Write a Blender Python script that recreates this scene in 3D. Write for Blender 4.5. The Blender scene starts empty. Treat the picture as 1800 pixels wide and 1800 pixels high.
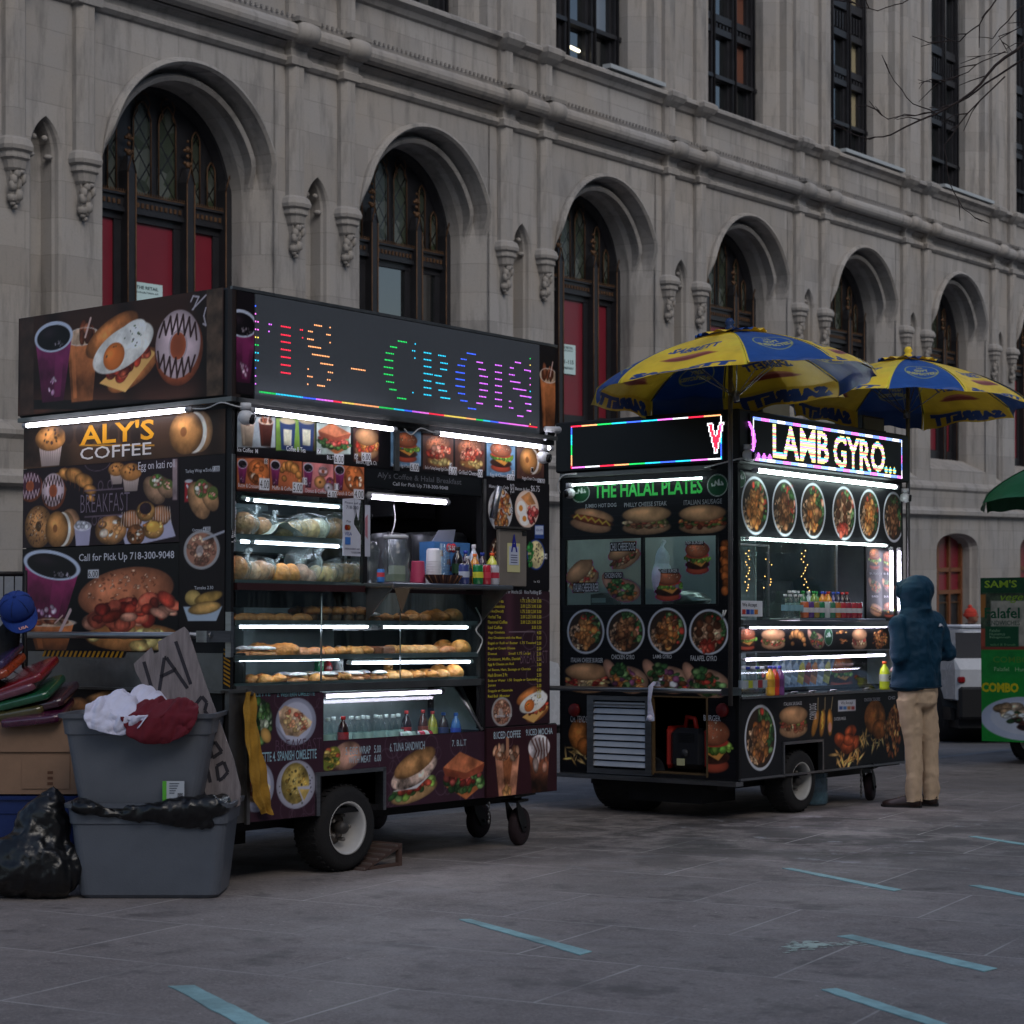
import bpy, math, random
import numpy as np
from mathutils import Vector, Matrix
random.seed(7); rng = np.random.default_rng(7)
PI = math.pi; R = math.radians
sc = bpy.context.scene; COL = sc.collection
FPX, HOR, CH, SL = 3500.0, 966.0, 1.38, 0.039      # lens in photo pixels, horizon row, eye height, fall of the street

def lin(c):
    c = np.clip(np.asarray(c, float), 0, 1)
    return np.where(c <= .04045, c/12.92, ((c+.055)/1.055)**2.4)
def S(r, g, b): return np.array([r, g, b], float)/255.0
def gz(x, y): return -SL*y

class MB:
    """collects geometry, then links it as ONE mesh object"""
    def __init__(s): s.v=[]; s.c=[]; s.n=0; s.li=[]; s.lt=[]; s.mi=[]; s.sm=[]; s.M=None
    def add(s, verts, faces, col=(.5,.5,.5), mat=0, smooth=False):
        v = np.asarray(verts, float).reshape(-1,3)
        if s.M is not None:
            m = np.array(s.M); v = v @ m[:3,:3].T + m[:3,3]
        c = np.asarray(col, float)
        if c.ndim == 1: c = np.tile(c, (len(v),1))
        s.v.append(v); s.c.append(lin(c))
        if isinstance(faces, np.ndarray):
            k = faces.shape[1]; nf = len(faces)
            s.li.append((faces+s.n).ravel()); s.lt.append(np.full(nf, k))
        else:
            nf = len(faces)
            s.li.append(np.array([i+s.n for f in faces for i in f], int)); s.lt.append(np.array([len(f) for f in faces], int))
        s.mi.append(np.full(nf, mat)); s.sm.append(np.full(nf, smooth))
        s.n += len(v)
    def box(s, x0, x1, y0, y1, z0, z1, col=(.5,.5,.5), mat=0, bev=0):
        if bev <= 0:
            v = [(x,y,z) for x in (x0,x1) for y in (y0,y1) for z in (z0,z1)]
            s.add(v, [(0,1,3,2),(4,6,7,5),(0,4,5,1),(2,3,7,6),(0,2,6,4),(1,5,7,3)], col, mat); return
        b = min(bev, abs(x1-x0)/2.01, abs(y1-y0)/2.01, abs(z1-z0)/2.01)
        r = [(x0+b,y0),(x1-b,y0),(x1,y0+b),(x1,y1-b),(x1-b,y1),(x0+b,y1),(x0,y1-b),(x0,y0+b)]
        ri = [(x0+b*1.5,y0+b),(x1-b*1.5,y0+b),(x1-b,y0+b*1.5),(x1-b,y1-b*1.5),(x1-b*1.5,y1-b),(x0+b*1.5,y1-b),(x0+b,y1-b*1.5),(x0+b,y0+b*1.5)]
        rings = [[(x,y,z0) for x,y in ri],[(x,y,z0+b) for x,y in r],[(x,y,z1-b) for x,y in r],[(x,y,z1) for x,y in ri]]
        s.loft(rings, col, mat, True)
    def loft(s, rings, col=(.5,.5,.5), mat=0, caps=True, smooth=False, closed=True):
        k = len(rings[0]); v = np.array(rings, float).reshape(-1,3); f = []
        for i in range(len(rings)-1):
            for j in range(k if closed else k-1):
                a = i*k+j; b = i*k+(j+1)%k
                f.append((a,b,b+k,a+k))
        if caps and closed:
            f.append(tuple(range(k-1,-1,-1))); f.append(tuple(range((len(rings)-1)*k, len(rings)*k)))
        c = np.asarray(col, float)
        if c.ndim == 2 and len(c) == len(rings): c = np.repeat(c, k, axis=0)
        s.add(v, f, c, mat, smooth)
    def tube(s, pts, r, n=8, col=(.5,.5,.5), mat=0, smooth=True, caps=True):
        pts = [Vector(p) for p in pts]
        rr = r if hasattr(r, '__len__') else [r]*len(pts)
        rings = []; up = None
        for i, p in enumerate(pts):
            d = (pts[min(i+1,len(pts)-1)]-pts[max(i-1,0)])
            d = d.normalized() if d.length > 1e-9 else Vector((0,0,1))
            if up is None: up = Vector((0,0,1)) if abs(d.z) < .9 else Vector((1,0,0))
            a = d.cross(up)
            if a.length < 1e-6: a = d.cross(Vector((0,1,0)))
            a.normalize(); b = a.cross(d).normalized(); up = b
            rings.append([tuple(p+(a*math.cos(2*PI*j/n)+b*math.sin(2*PI*j/n))*rr[i]) for j in range(n)])
        s.loft(rings, col, mat, caps, smooth)
    def lathe(s, prof, n=16, c=(0,0,0), axis='z', col=(.5,.5,.5), mat=0, smooth=True, caps=True):
        rings = []
        for r, h in prof:
            ring = []
            for j in range(n):
                a = 2*PI*j/n; x, y = r*math.cos(a), r*math.sin(a)
                p = {'z':(x,y,h),'y':(x,h,-y),'x':(h,x,y)}[axis]
                ring.append((p[0]+c[0],p[1]+c[1],p[2]+c[2]))
            rings.append(ring)
        s.loft(rings, col, mat, caps, smooth)
    def ball(s, c, r, n=12, col=(.5,.5,.5), mat=0, sq=(1,1,1)):
        prof = [(max(1e-4, math.sin(PI*i/n*1.0)), -math.cos(PI*i/n)) for i in range(n+1)]
        rings = [[(c[0]+r*sq[0]*q*math.cos(2*PI*j/(2*n)), c[1]+r*sq[1]*q*math.sin(2*PI*j/(2*n)), c[2]+r*sq[2]*h) for j in range(2*n)] for q,h in prof]
        s.loft(rings, col, mat, True, True)
    def prism(s, poly, fn, d0, d1, col=(.5,.5,.5), mat=0):
        """poly of (a,b); fn(a,b,d)->xyz, between depths d0 and d1"""
        k = len(poly)
        v = [fn(a,b,d0) for a,b in poly]+[fn(a,b,d1) for a,b in poly]
        f = [tuple(range(k)), tuple(range(2*k-1,k-1,-1))]+[(i,(i+1)%k+0,(i+1)%k+k,i+k)[::-1] for i in range(k)]
        s.add(v, f, col, mat)
    def build(s, name, mats, parent=None, loc=None, mw=None, bevel=0, fix=True):
        me = bpy.data.meshes.new(name)
        if s.n:
            v = np.concatenate(s.v); li = np.concatenate(s.li).astype(np.int32); lt = np.concatenate(s.lt).astype(np.int32)
            me.vertices.add(len(v)); me.vertices.foreach_set('co', v.ravel().astype(np.float32))
            me.loops.add(len(li)); me.loops.foreach_set('vertex_index', li)
            me.polygons.add(len(lt)); me.polygons.foreach_set('loop_start', (np.cumsum(lt)-lt).astype(np.int32))
            me.polygons.foreach_set('loop_total', lt)
            me.polygons.foreach_set('material_index', np.concatenate(s.mi).astype(np.int32))
            me.update(calc_edges=True)
            me.polygons.foreach_set('use_smooth', np.concatenate(s.sm).astype(bool))
            at = me.color_attributes.new('Col', 'FLOAT_COLOR', 'POINT')
            c = np.concatenate(s.c); at.data.foreach_set('color', np.hstack([c, np.ones((len(c),1))]).ravel().astype(np.float32))
            me.validate(clean_customdata=False)
        for m in (mats if isinstance(mats,(list,tuple)) else [mats]): me.materials.append(m)
        o = bpy.data.objects.new(name, me); COL.objects.link(o)
        if parent is not None: o.parent = parent
        if loc is not None: o.location = loc
        if mw is not None: o.matrix_world = mw
        if bevel:
            b = o.modifiers.new('bevel','BEVEL'); b.width = bevel; b.segments = 2; b.limit_method = 'ANGLE'
        return o

def tag(o, label=None, cat=None, group=None, kind=None):
    if label: o['label'] = label
    if cat: o['category'] = cat
    if group: o['group'] = group
    if kind: o['kind'] = kind
    return o
def empty(name, mw, label=None, cat=None, group=None):
    o = bpy.data.objects.new(name, None); COL.objects.link(o); o.matrix_world = mw; o.empty_display_size = .2
    return tag(o, label, cat, group)
KIDS = {}
def kids(o): return [c for c in bpy.data.objects if c.parent is o]
def copy_tree(o, parent=None):
    c = o.copy(); COL.objects.link(c)
    for k in ('label','group'):
        if parent is None and k in c.keys(): del c[k]
    if parent is not None: c.parent = parent
    for ch in kids(o): copy_tree(ch, c)
    return c

# ---------- materials ----------
def nmat(name, color=None, rough=.6, metal=0.0, var=.0, vscale=6.0, bump=0.0, bscale=40.0, trans=0.0, spec=.5, emit=0.0, coat=0.0, alpha=1.0, stretch=(1,1,1), ior=1.45, dirt=0.0, sub=0.0):
    """procedural Principled; colour None = the colour printed on the mesh (attribute Col)"""
    m = bpy.data.materials.new(name); m.use_nodes = True; nt = m.node_tree; N = nt.nodes; Lk = nt.links
    p = N['Principled BSDF']; p.inputs['Roughness'].default_value = rough; p.inputs['Metallic'].default_value = metal
    p.inputs['Specular IOR Level'].default_value = spec; p.inputs['IOR'].default_value = ior
    if coat: p.inputs['Coat Weight'].default_value = coat; p.inputs['Coat Roughness'].default_value = .15
    if trans: p.inputs['Transmission Weight'].default_value = trans
    if alpha < 1: p.inputs['Alpha'].default_value = alpha
    if sub: p.inputs['Subsurface Weight'].default_value = sub; p.inputs['Subsurface Scale'].default_value = .02
    tc = N.new('ShaderNodeTexCoord'); mp = N.new('ShaderNodeMapping'); mp.inputs['Scale'].default_value = stretch
    Lk.new(tc.outputs['Object'], mp.inputs['Vector'])
    if color is None:
        a = N.new('ShaderNodeAttribute'); a.attribute_name = 'Col'; out = a.outputs['Color']
    else:
        rgb = N.new('ShaderNodeRGB'); rgb.outputs[0].default_value = (*lin(color), 1); out = rgb.outputs[0]
    if var:
        n = N.new('ShaderNodeTexNoise'); n.inputs['Scale'].default_value = vscale; n.inputs['Detail'].default_value = 6; n.inputs['Roughness'].default_value = .62
        Lk.new(mp.outputs[0], n.inputs['Vector'])
        r = N.new('ShaderNodeMapRange'); r.inputs[1].default_value = .3; r.inputs[2].default_value = .7; r.inputs[3].default_value = 1-var; r.inputs[4].default_value = 1+var
        Lk.new(n.outputs[0], r.inputs[0])
        mx = N.new('ShaderNodeVectorMath'); mx.operation = 'SCALE'; Lk.new(out, mx.inputs[0]); Lk.new(r.outputs[0], mx.inputs['Scale']); out = mx.outputs[0]
        rr = N.new('ShaderNodeMapRange'); rr.inputs[3].default_value = max(.02, rough-.12); rr.inputs[4].default_value = min(1, rough+.14)
        Lk.new(n.outputs[0], rr.inputs[0]); Lk.new(rr.outputs[0], p.inputs['Roughness'])
    if dirt:
        n2 = N.new('ShaderNodeTexNoise'); n2.inputs['Scale'].default_value = 2.3; n2.inputs['Detail'].default_value = 8; Lk.new(mp.outputs[0], n2.inputs['Vector'])
        r2 = N.new('ShaderNodeMapRange'); r2.inputs[1].default_value = .5; r2.inputs[2].default_value = .75; r2.inputs[4].default_value = dirt; Lk.new(n2.outputs[0], r2.inputs[0])
        m2 = N.new('ShaderNodeMix'); m2.data_type = 'RGBA'; Lk.new(r2.outputs[0], m2.inputs[0]); Lk.new(out, m2.inputs[6]); m2.inputs[7].default_value = (.02,.018,.015,1); out = m2.outputs[2]
    Lk.new(out, p.inputs['Base Color'])
    if emit:
        Lk.new(out, p.inputs['Emission Color']); p.inputs['Emission Strength'].default_value = emit
    if bump:
        nb = N.new('ShaderNodeTexNoise'); nb.inputs['Scale'].default_value = bscale; nb.inputs['Detail'].default_value = 5; Lk.new(mp.outputs[0], nb.inputs['Vector'])
        b = N.new('ShaderNodeBump'); b.inputs['Strength'].default_value = bump; b.inputs['Distance'].default_value = .02; Lk.new(nb.outputs[0], b.inputs['Height']); Lk.new(b.outputs[0], p.inputs['Normal'])
    return m

def lampmat(name, color, strength):
    m = bpy.data.materials.new(name); m.use_nodes = True; N = m.node_tree.nodes
    p = N['Principled BSDF']; p.inputs['Base Color'].default_value = (.8,.8,.8,1)
    p.inputs['Emission Color'].default_value = (*color, 1); p.inputs['Emission Strength'].default_value = strength
    return m

M_print = nmat('printed_vinyl', None, rough=.38, spec=.22, var=.06, vscale=9, bump=.06, bscale=5, dirt=.10)
M_paint = nmat('painted', None, rough=.5, var=.10, vscale=7, bump=.05, bscale=30)
M_matte = nmat('matte', None, rough=.85, var=.12, vscale=12, bump=.15, bscale=60)
M_steel = nmat('stainless_steel', S(150,150,152), rough=.33, metal=1, var=.18, vscale=5, stretch=(1,1,12), bump=.03, bscale=12)
M_dsteel = nmat('dull_steel', S(120,118,116), rough=.45, metal=1, var=.2, vscale=8)
M_black = nmat('black_metal', S(22,21,23), rough=.5, spec=.3, var=.2, vscale=10, bump=.04, bscale=50)
M_rubber = nmat('tyre_rubber', S(28,27,28), rough=.85, var=.15, vscale=20, bump=.2, bscale=90)
M_white = nmat('white_plastic', S(205,205,208), rough=.35, var=.05)
M_led = nmat('led_pixels', None, rough=.5, emit=1.0); M_led1 = nmat('dim_led_pixels', None, rough=.5, emit=.75)
M_screen = nmat('led_screen_face', S(78,82,88), rough=.5, var=.06, vscale=60)
M_lamp = lampmat('tube_light', (.86,.87,1.0), 7.5)
M_lampv = lampmat('strip_light', (.84,.80,1.0), 9.5)
def glassmat(name, a=.10, tint=(.9,1,.97), rough=.02):
    m = bpy.data.materials.new(name); m.use_nodes = True; N = m.node_tree.nodes; L = m.node_tree.links
    for n in list(N): N.remove(n)
    o = N.new('ShaderNodeOutputMaterial'); t = N.new('ShaderNodeBsdfTransparent'); t.inputs[0].default_value = (*tint,1)
    g = N.new('ShaderNodeBsdfGlossy'); g.inputs['Roughness'].default_value = rough
    lw = N.new('ShaderNodeLayerWeight'); lw.inputs[0].default_value = .5
    pw = N.new('ShaderNodeMath'); pw.operation = 'POWER'; L.new(lw.outputs['Facing'], pw.inputs[0]); pw.inputs[1].default_value = 4
    fr = N.new('ShaderNodeMath'); fr.operation = 'MULTIPLY_ADD'; L.new(pw.outputs[0], fr.inputs[0]); fr.inputs[1].default_value = .6; fr.inputs[2].default_value = .035
    nz = N.new('ShaderNodeTexNoise'); nz.inputs['Scale'].default_value = 3; nz.inputs['Detail'].default_value = 6
    mp = N.new('ShaderNodeMapping'); mp.inputs['Scale'].default_value = (9,1,.7); tc = N.new('ShaderNodeTexCoord'); L.new(tc.outputs['Object'], mp.inputs[0]); L.new(mp.outputs[0], nz.inputs['Vector'])
    d = N.new('ShaderNodeBsdfDiffuse'); d.inputs[0].default_value = (.55,.62,.62,1)
    r = N.new('ShaderNodeMapRange'); r.inputs[1].default_value = .45; r.inputs[2].default_value = .8; r.inputs[4].default_value = a; L.new(nz.outputs[0], r.inputs[0])
    m1 = N.new('ShaderNodeMixShader'); L.new(r.outputs[0], m1.inputs[0]); L.new(t.outputs[0], m1.inputs[1]); L.new(d.outputs[0], m1.inputs[2])
    m2 = N.new('ShaderNodeMixShader'); L.new(fr.outputs[0], m2.inputs[0]); L.new(m1.outputs[0], m2.inputs[1]); L.new(g.outputs[0], m2.inputs[2])
    L.new(m2.outputs[0], o.inputs[0]); return m
M_glass = glassmat('showcase_glass', .035)
M_clear = glassmat('clear_plastic', .25, (.93,.97,.97), .08)

# ---------- text ----------
_tx = {}
def text_tris(t, bold=0.0, shear=0.0):
    k = (t, bold, shear)
    if k in _tx: return _tx[k]
    cu = bpy.data.curves.new('t', 'FONT'); cu.body = t; cu.size = 1; cu.offset = bold; cu.resolution_u = 2; cu.fill_mode = 'FRONT'; cu.shear = shear
    o = bpy.data.objects.new('t', cu); COL.objects.link(o); bpy.context.view_layer.update()
    me = bpy.data.meshes.new_from_object(o.evaluated_get(bpy.context.evaluated_depsgraph_get()))
    me.calc_loop_triangles()
    v = np.zeros(len(me.vertices)*3); me.vertices.foreach_get('co', v); v = v.reshape(-1,3)[:,:2]
    tr = np.zeros(len(me.loop_triangles)*3, int); me.loop_triangles.foreach_get('vertices', tr); tr = tr.reshape(-1,3)
    bpy.data.objects.remove(o); bpy.data.curves.remove(cu); bpy.data.meshes.remove(me)
    if len(v) == 0: v = np.zeros((3,2)); tr = np.zeros((0,3), int)
    _tx[k] = (v, tr); return _tx[k]

# ---------- frames (real planes in the street; photo pixels are only unprojected onto them) ----------
def c1(x,y): return x/3.6, 490+y/3.6
def c2(x,y): return x/2.77, 950+y/2.77
def c3(x,y): return 380+x/2.903, 480+y/2.903
def c4(x,y): return 380+x/2.903, 980+y/2.903
def d1(x,y): return 960+x/4.09, 560+y/4.09
def d2(x,y): return 960+x/3.914, 980+y/3.914
def d3(x,y): return 1270+x/3.396, 560+y/3.396
def d4(x,y): return 1270+x/3.396, 960+y/3.396
def e1(x,y): return 400+x/6, 840+y/6
def e3(x,y): return 400+x/3.913, 1040+y/3.913
def e5(x,y): return 1540+x/3.913, 980+y/3.913
def im(x,y): return x, y
class Frame:
    def __init__(s, x, y, ang=38.6, z=None):
        a = R(ang); n = np.array([0,SL,1.]); n /= np.linalg.norm(n)
        u = np.array([math.sin(a), math.cos(a), -SL*math.cos(a)]); u /= np.linalg.norm(u)
        v = np.cross(n,u); s.o = np.array([x,y,gz(x,y) if z is None else z]); s.u, s.v, s.n = u, v, n
        s.M = Matrix([[u[0],v[0],n[0],s.o[0]],[u[1],v[1],n[1],s.o[1]],[u[2],v[2],n[2],s.o[2]],[0,0,0,1]])
    def hit(s, pl, px, py, off=0.0):
        nn = {'L':s.v,'E':s.u,'W':s.n}[pl]; d = np.array([(px-900)/FPX,1,(HOR-py)/FPX]); c = np.array([0,0,CH])
        t = np.dot(s.o+nn*off-c,nn)/np.dot(d,nn); p = c+d*t-s.o
        return np.array([np.dot(p,s.u),np.dot(p,s.v),np.dot(p,s.n)])
    def L(s, px, py, off=0.0): h = s.hit('L',px,py,off); return h[0], h[2]
    def E(s, px, py, off=0.0): h = s.hit('E',px,py,off); return -h[1], h[2]
    def W(s, p): return s.M @ Vector(p)
def ground_at(px, py, lift=0.0):
    d = np.array([(px-900)/FPX,1,(HOR-py)/FPX]); t = (CH-lift)/(-(HOR-py)/FPX-SL); return Vector((d[0]*t, t, gz(0,t)+lift))

def bake(o):
    """apply the modifiers of o without operators"""
    bpy.context.view_layer.update(); me = bpy.data.meshes.new_from_object(o.evaluated_get(bpy.context.evaluated_depsgraph_get())); o.modifiers.clear(); o.data = me; return o
def remesh(mb, name, mats, parent=None, vox=.012, smooth=4, disp=(), mw=None, loc=None, col=None, dec=None):
    """melt overlapping shapes into one continuous skin, then fold it with noise"""
    o = mb.build(name, mats, None)
    m = o.modifiers.new('r','REMESH'); m.mode='VOXEL'; m.voxel_size=vox; m.use_smooth_shade=True
    if smooth: s = o.modifiers.new('s','SMOOTH'); s.iterations=smooth; s.factor=.6
    bake(o); me=o.data; n=len(me.vertices); v=np.zeros(n*3); me.vertices.foreach_get('co',v); v=v.reshape(-1,3); nr=np.zeros(n*3); me.vertices.foreach_get('normal',nr); nr=nr.reshape(-1,3)
    for sx,sy,sz,amp,k in disp:
        q = nzs(v[:,0]*sx+v[:,1]*sy, v[:,2]*sz+v[:,1]*sy*.5, 1.0, k%10)
        if k>=10: q = .12-np.abs(q)
        v = v+nr*(q*amp)[:,None]
    me.vertices.foreach_set('co', v.ravel()); me.update()
    if col is not None:
        if 'Col' in me.color_attributes: me.color_attributes.remove(me.color_attributes['Col'])
        at=me.color_attributes.new('Col','FLOAT_COLOR','POINT'); c=col(v) if callable(col) else np.tile(lin(col),(n,1)); at.data.foreach_set('color',np.hstack([c,np.ones((n,1))]).ravel().astype(np.float32))
    if parent is not None: o.parent=parent
    if mw is not None: o.matrix_world=mw
    if loc is not None: o.location=loc
    return o
# ---------- printed artwork: colour printed on the vertices of a fine sheet ----------
def _mk(n, k):
    a = np.zeros((n,n)); amp = 1.0
    for o in range(5):
        g = max(2, k*2**o)
        if g > n: break
        q = rng.random((g,g)); idx = np.arange(n)*g/n; i0 = idx.astype(int)%g; i1 = (i0+1)%g; t = idx-idx.astype(int); t = t*t*(3-2*t)
        r = q[i0][:,i0]*(1-t)[:,None]*(1-t)+q[i1][:,i0]*t[:,None]*(1-t)+q[i0][:,i1]*(1-t)[:,None]*t+q[i1][:,i1]*t[:,None]*t
        a += amp*r; amp *= .55
    a -= a.mean(); return a/a.std()*.25
NZ = [_mk(256,k) for k in (5,5,5)]
def nz(x, y, s, k=0): return NZ[k][(np.floor(y*s*51.2).astype(int))%256, (np.floor(x*s*51.2).astype(int))%256]

def nzs(x, y, s, k=0):
    x=np.asarray(x,float)*s*51.2; y=np.asarray(y,float)*s*51.2; i=np.floor(x).astype(int); j=np.floor(y).astype(int); fx=x-i; fy=y-j; A=NZ[k]
    return (A[j%256,i%256]*(1-fx)+A[j%256,(i+1)%256]*fx)*(1-fy)+(A[(j+1)%256,i%256]*(1-fx)+A[(j+1)%256,(i+1)%256]*fx)*fy

class Canvas:
    def __init__(s, fr, pl, a0, a1, b0, b1, res=.005, bg=(.05,.05,.05), tex=0.0, scale=1.0):
        if a1 < a0: a0,a1 = a1,a0
        if b1 < b0: b0,b1 = b1,b0
        s.fr, s.pl, s.a0, s.a1, s.b0, s.b1 = fr, pl, a0, a1, b0, b1
        s.nx = max(3,int((a1-a0)/res)+1); s.ny = max(3,int((b1-b0)/res)+1)
        s.xs = np.linspace(a0,a1,s.nx); s.ys = np.linspace(b0,b1,s.ny); s.res = res
        s.C = np.tile(np.asarray(bg,float),(s.ny,s.nx,1)); s.txt = []
        if tex:
            X,Y = np.meshgrid(s.xs,s.ys); s.C *= (1+tex*nz(X,Y,scale))[...,None]
    def P(s, fn, x, y): 
        p = fn(x,y); return (s.fr.L(*p) if s.pl=='L' else s.fr.E(*p))
    def sub(s, a0,a1,b0,b1):
        i0,i1 = np.searchsorted(s.xs,[a0,a1]); j0,j1 = np.searchsorted(s.ys,[b0,b1])
        if i1<=i0 or j1<=j0: return None
        return slice(j0,j1), slice(i0,i1)
    def food(s, fn, x0,y0,x1,y1, f, rot=0, **kw):
        p = s.P(fn,x0,(y0+y1)/2); q = s.P(fn,x1,(y0+y1)/2); t = s.P(fn,(x0+x1)/2,y0); b = s.P(fn,(x0+x1)/2,y1)
        L = Loc(s, (p[0]+q[0])/2, (t[1]+b[1])/2, abs(q[0]-p[0])/2, abs(t[1]-b[1])/2, rot); f(L, **kw)
    def text(s, t, fn, x0,y0,x1,y1, col, bold=0.0, rot=0, shear=0.0, bgc=None):
        p = s.P(fn,x0,(y0+y1)/2); q = s.P(fn,x1,(y0+y1)/2); a = s.P(fn,(x0+x1)/2,y0); b = s.P(fn,(x0+x1)/2,y1)
        s.txt.append((t,p[0],q[0],b[1],a[1],col,bold,rot,shear))
        if bgc is not None:
            L = Loc(s,(p[0]+q[0])/2,(a[1]+b[1])/2,abs(q[0]-p[0])/2*1.15,abs(a[1]-b[1])/2*1.35,0); L.poly([(-1,-1),(1,-1),(1,1),(-1,1)],bgc)
    def rect(s, fn, x0,y0,x1,y1, col, tex=0, **kw):
        p=[s.P(fn,*q) for q in ((x0,y1),(x1,y1),(x1,y0),(x0,y0))]; cx=sum(a for a,b in p)/4; cy=sum(b for a,b in p)/4
        L = Loc(s,cx,cy,1,1,0); L.poly([(a-cx,b-cy) for a,b in p],col,tex=tex,**kw)
    def emit(s, mb, off, mat=0, hole=None):
        n = s.nx*s.ny; X,Y = np.meshgrid(s.xs,s.ys)
        m3 = (lambda a,b,o: np.stack([a, np.full_like(a,-o), b],-1)) if s.pl=='L' else (lambda a,b,o: np.stack([np.full_like(a,-o), -a, b],-1))
        i = np.arange(n).reshape(s.ny,s.nx); F = np.stack([i[:-1,:-1],i[:-1,1:],i[1:,1:],i[1:,:-1]],-1).reshape(-1,4)
        if hole is not None:
            cx = (X[:-1,:-1]+X[1:,1:])/2; cy = (Y[:-1,:-1]+Y[1:,1:])/2; F = F[~hole(cx,cy).ravel()]
        g = s.C.mean(-1,keepdims=True); s.C = np.clip(g+(s.C-g)*(.88 if s.fr is F1 else .8),0,1)**1.04*1.03
        mb.add(m3(X.ravel(),Y.ravel(),off), F, s.C.reshape(-1,3), mat)
        for (t,a0,a1,b0,b1,col,bold,rot,shear) in s.txt:
            v,tr = text_tris(t,bold,shear)
            if rot==90: v = np.stack([-v[:,1], v[:,0]],1)
            lo,hi = v.min(0),v.max(0); v = (v-lo)/np.maximum(hi-lo,1e-6)
            A = a0+v[:,0]*(a1-a0); B = b0+v[:,1]*(b1-b0)
            mb.add(m3(A,B,off+.0015), tr, col, mat)

class Loc:
    def __init__(s, cv, ca, cb, ha, hb, rot): s.cv, s.ca, s.cb, s.ha, s.hb = cv,ca,cb,max(ha,1e-4),max(hb,1e-4); s.r = R(rot); s.rd = random.Random(int(abs(ca*7919+cb*104729)*100)%99991)
    def reg(s, rx):
        m = rx*max(s.ha,s.hb)*1.0
        return m
    def grid(s, cx, cy, ex):
        # local point -> canvas
        c,sn = math.cos(s.r), math.sin(s.r)
        wx, wy = cx*s.ha, cy*s.hb; ax, by = s.ca+c*wx-sn*wy, s.cb+sn*wx+c*wy
        e = ex*max(s.ha,s.hb)+2*s.cv.res
        sl = s.cv.sub(ax-e,ax+e,by-e,by+e)
        if sl is None: return None
        X = s.cv.xs[sl[1]][None,:]-s.ca; Y = s.cv.ys[sl[0]][:,None]-s.cb
        x = (c*X+sn*Y)/s.ha; y = (-sn*X+c*Y)/s.hb
        return sl, x, y
    def put(s, sl, m, col, x, y, tex=0, ts=1.0, edge=None, k=0, op=1.0):
        C = s.cv.C[sl]; c = np.ones(C.shape)*np.asarray(col)
        if tex: c = c*(1+tex*2*nz(x*s.ha,y*s.hb,ts,k))[...,None]
        if edge is not None: c = c*edge[...,None]
        m = (np.clip(m,0,1)*op)[...,None]; s.cv.C[sl] = np.clip(C*(1-m)+c*m,0,1)
    def ell(s, cx,cy,rx,ry,col,rot=0,tex=0,ts=14.0,edge=0,hi=0,k=0,op=1.0,soft=1.0):
        g = s.grid(cx,cy,max(rx,ry)*1.05)
        if g is None: return
        sl,x,y = g; a = R(rot); dx,dy = x-cx,y-cy; X = (math.cos(a)*dx+math.sin(a)*dy)/rx; Y = (-math.sin(a)*dx+math.cos(a)*dy)/ry
        d = np.sqrt(X*X+Y*Y); aa = soft*s.cv.res/min(rx*s.ha,ry*s.hb)
        m = np.clip((1-d)/aa+.5,0,1); E = 1-edge*np.clip(d,0,1)**3+hi*np.exp(-((X+.3)**2+(Y-.4)**2)/.18)
        s.put(sl,m,col,x,y,tex,ts,E,k,op)
    def ring(s, cx,cy,rx,ry,w,col,rot=0,tex=0,op=1.0):
        g = s.grid(cx,cy,max(rx,ry)*1.1)
        if g is None: return
        sl,x,y = g; a = R(rot); dx,dy = x-cx,y-cy; d = np.sqrt(((math.cos(a)*dx+math.sin(a)*dy)/rx)**2+((-math.sin(a)*dx+math.cos(a)*dy)/ry)**2)
        aa = s.cv.res/min(rx*s.ha,ry*s.hb); m = np.clip((w/2-abs(d-1))/aa+.5,0,1); s.put(sl,m,col,x,y,tex,14,None,0,op)
    def poly(s, pts, col, tex=0, ts=14.0, k=0, grad=None, op=1.0):
        P = np.array(pts,float); c = P.mean(0); ex = np.abs(P-c).max()
        g = s.grid(c[0],c[1],ex*1.42 if s.r else ex*1.05)
        if g is None: return
        sl,x,y = g; x = x+0*y; y = y+0*x
        ins = np.zeros(x.shape,bool); dm = np.full(x.shape,1e9); n = len(P)
        for i in range(n):
            x1,y1 = P[i]; x2,y2 = P[(i+1)%n]
            if y1 != y2: ins ^= ((y1>y)!=(y2>y)) & (x < (x2-x1)*(y-y1)/(y2-y1)+x1)
            ux,uy = (x2-x1)*s.ha,(y2-y1)*s.hb; L2 = ux*ux+uy*uy+1e-12
            t = np.clip(((x-x1)*s.ha*ux+(y-y1)*s.hb*uy)/L2,0,1); dm = np.minimum(dm,((x-x1)*s.ha-t*ux)**2+((y-y1)*s.hb-t*uy)**2)
        d = np.sqrt(dm)*np.where(ins,1,-1); m = np.clip(d/s.cv.res+.5,0,1)
        E = None
        if grad is not None: t = (y-P[:,1].min())/(np.ptp(P[:,1])+1e-9); E = grad[0]*(1-t)+grad[1]*t
        s.put(sl,m,col,x,y,tex,ts,E,k,op)
    def line(s, pts, w, col, op=1.0):
        for (x1,y1),(x2,y2) in zip(pts[:-1],pts[1:]):
            L = math.hypot(x2-x1,y2-y1)
            g = s.grid((x1+x2)/2,(y1+y2)/2,L/2+w)
            if g is None: continue
            sl,x,y = g; ux,uy = (x2-x1)*s.ha,(y2-y1)*s.hb; L2 = ux*ux+uy*uy+1e-12
            t = np.clip(((x-x1)*s.ha*ux+(y-y1)*s.hb*uy)/L2,0,1); d = np.sqrt(((x-x1)*s.ha-t*ux)**2+((y-y1)*s.hb-t*uy)**2)
            m = np.clip((w*min(s.ha,s.hb)-d)/s.cv.res+.5,0,1); s.put(sl,m,col,x,y,op=op)
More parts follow.
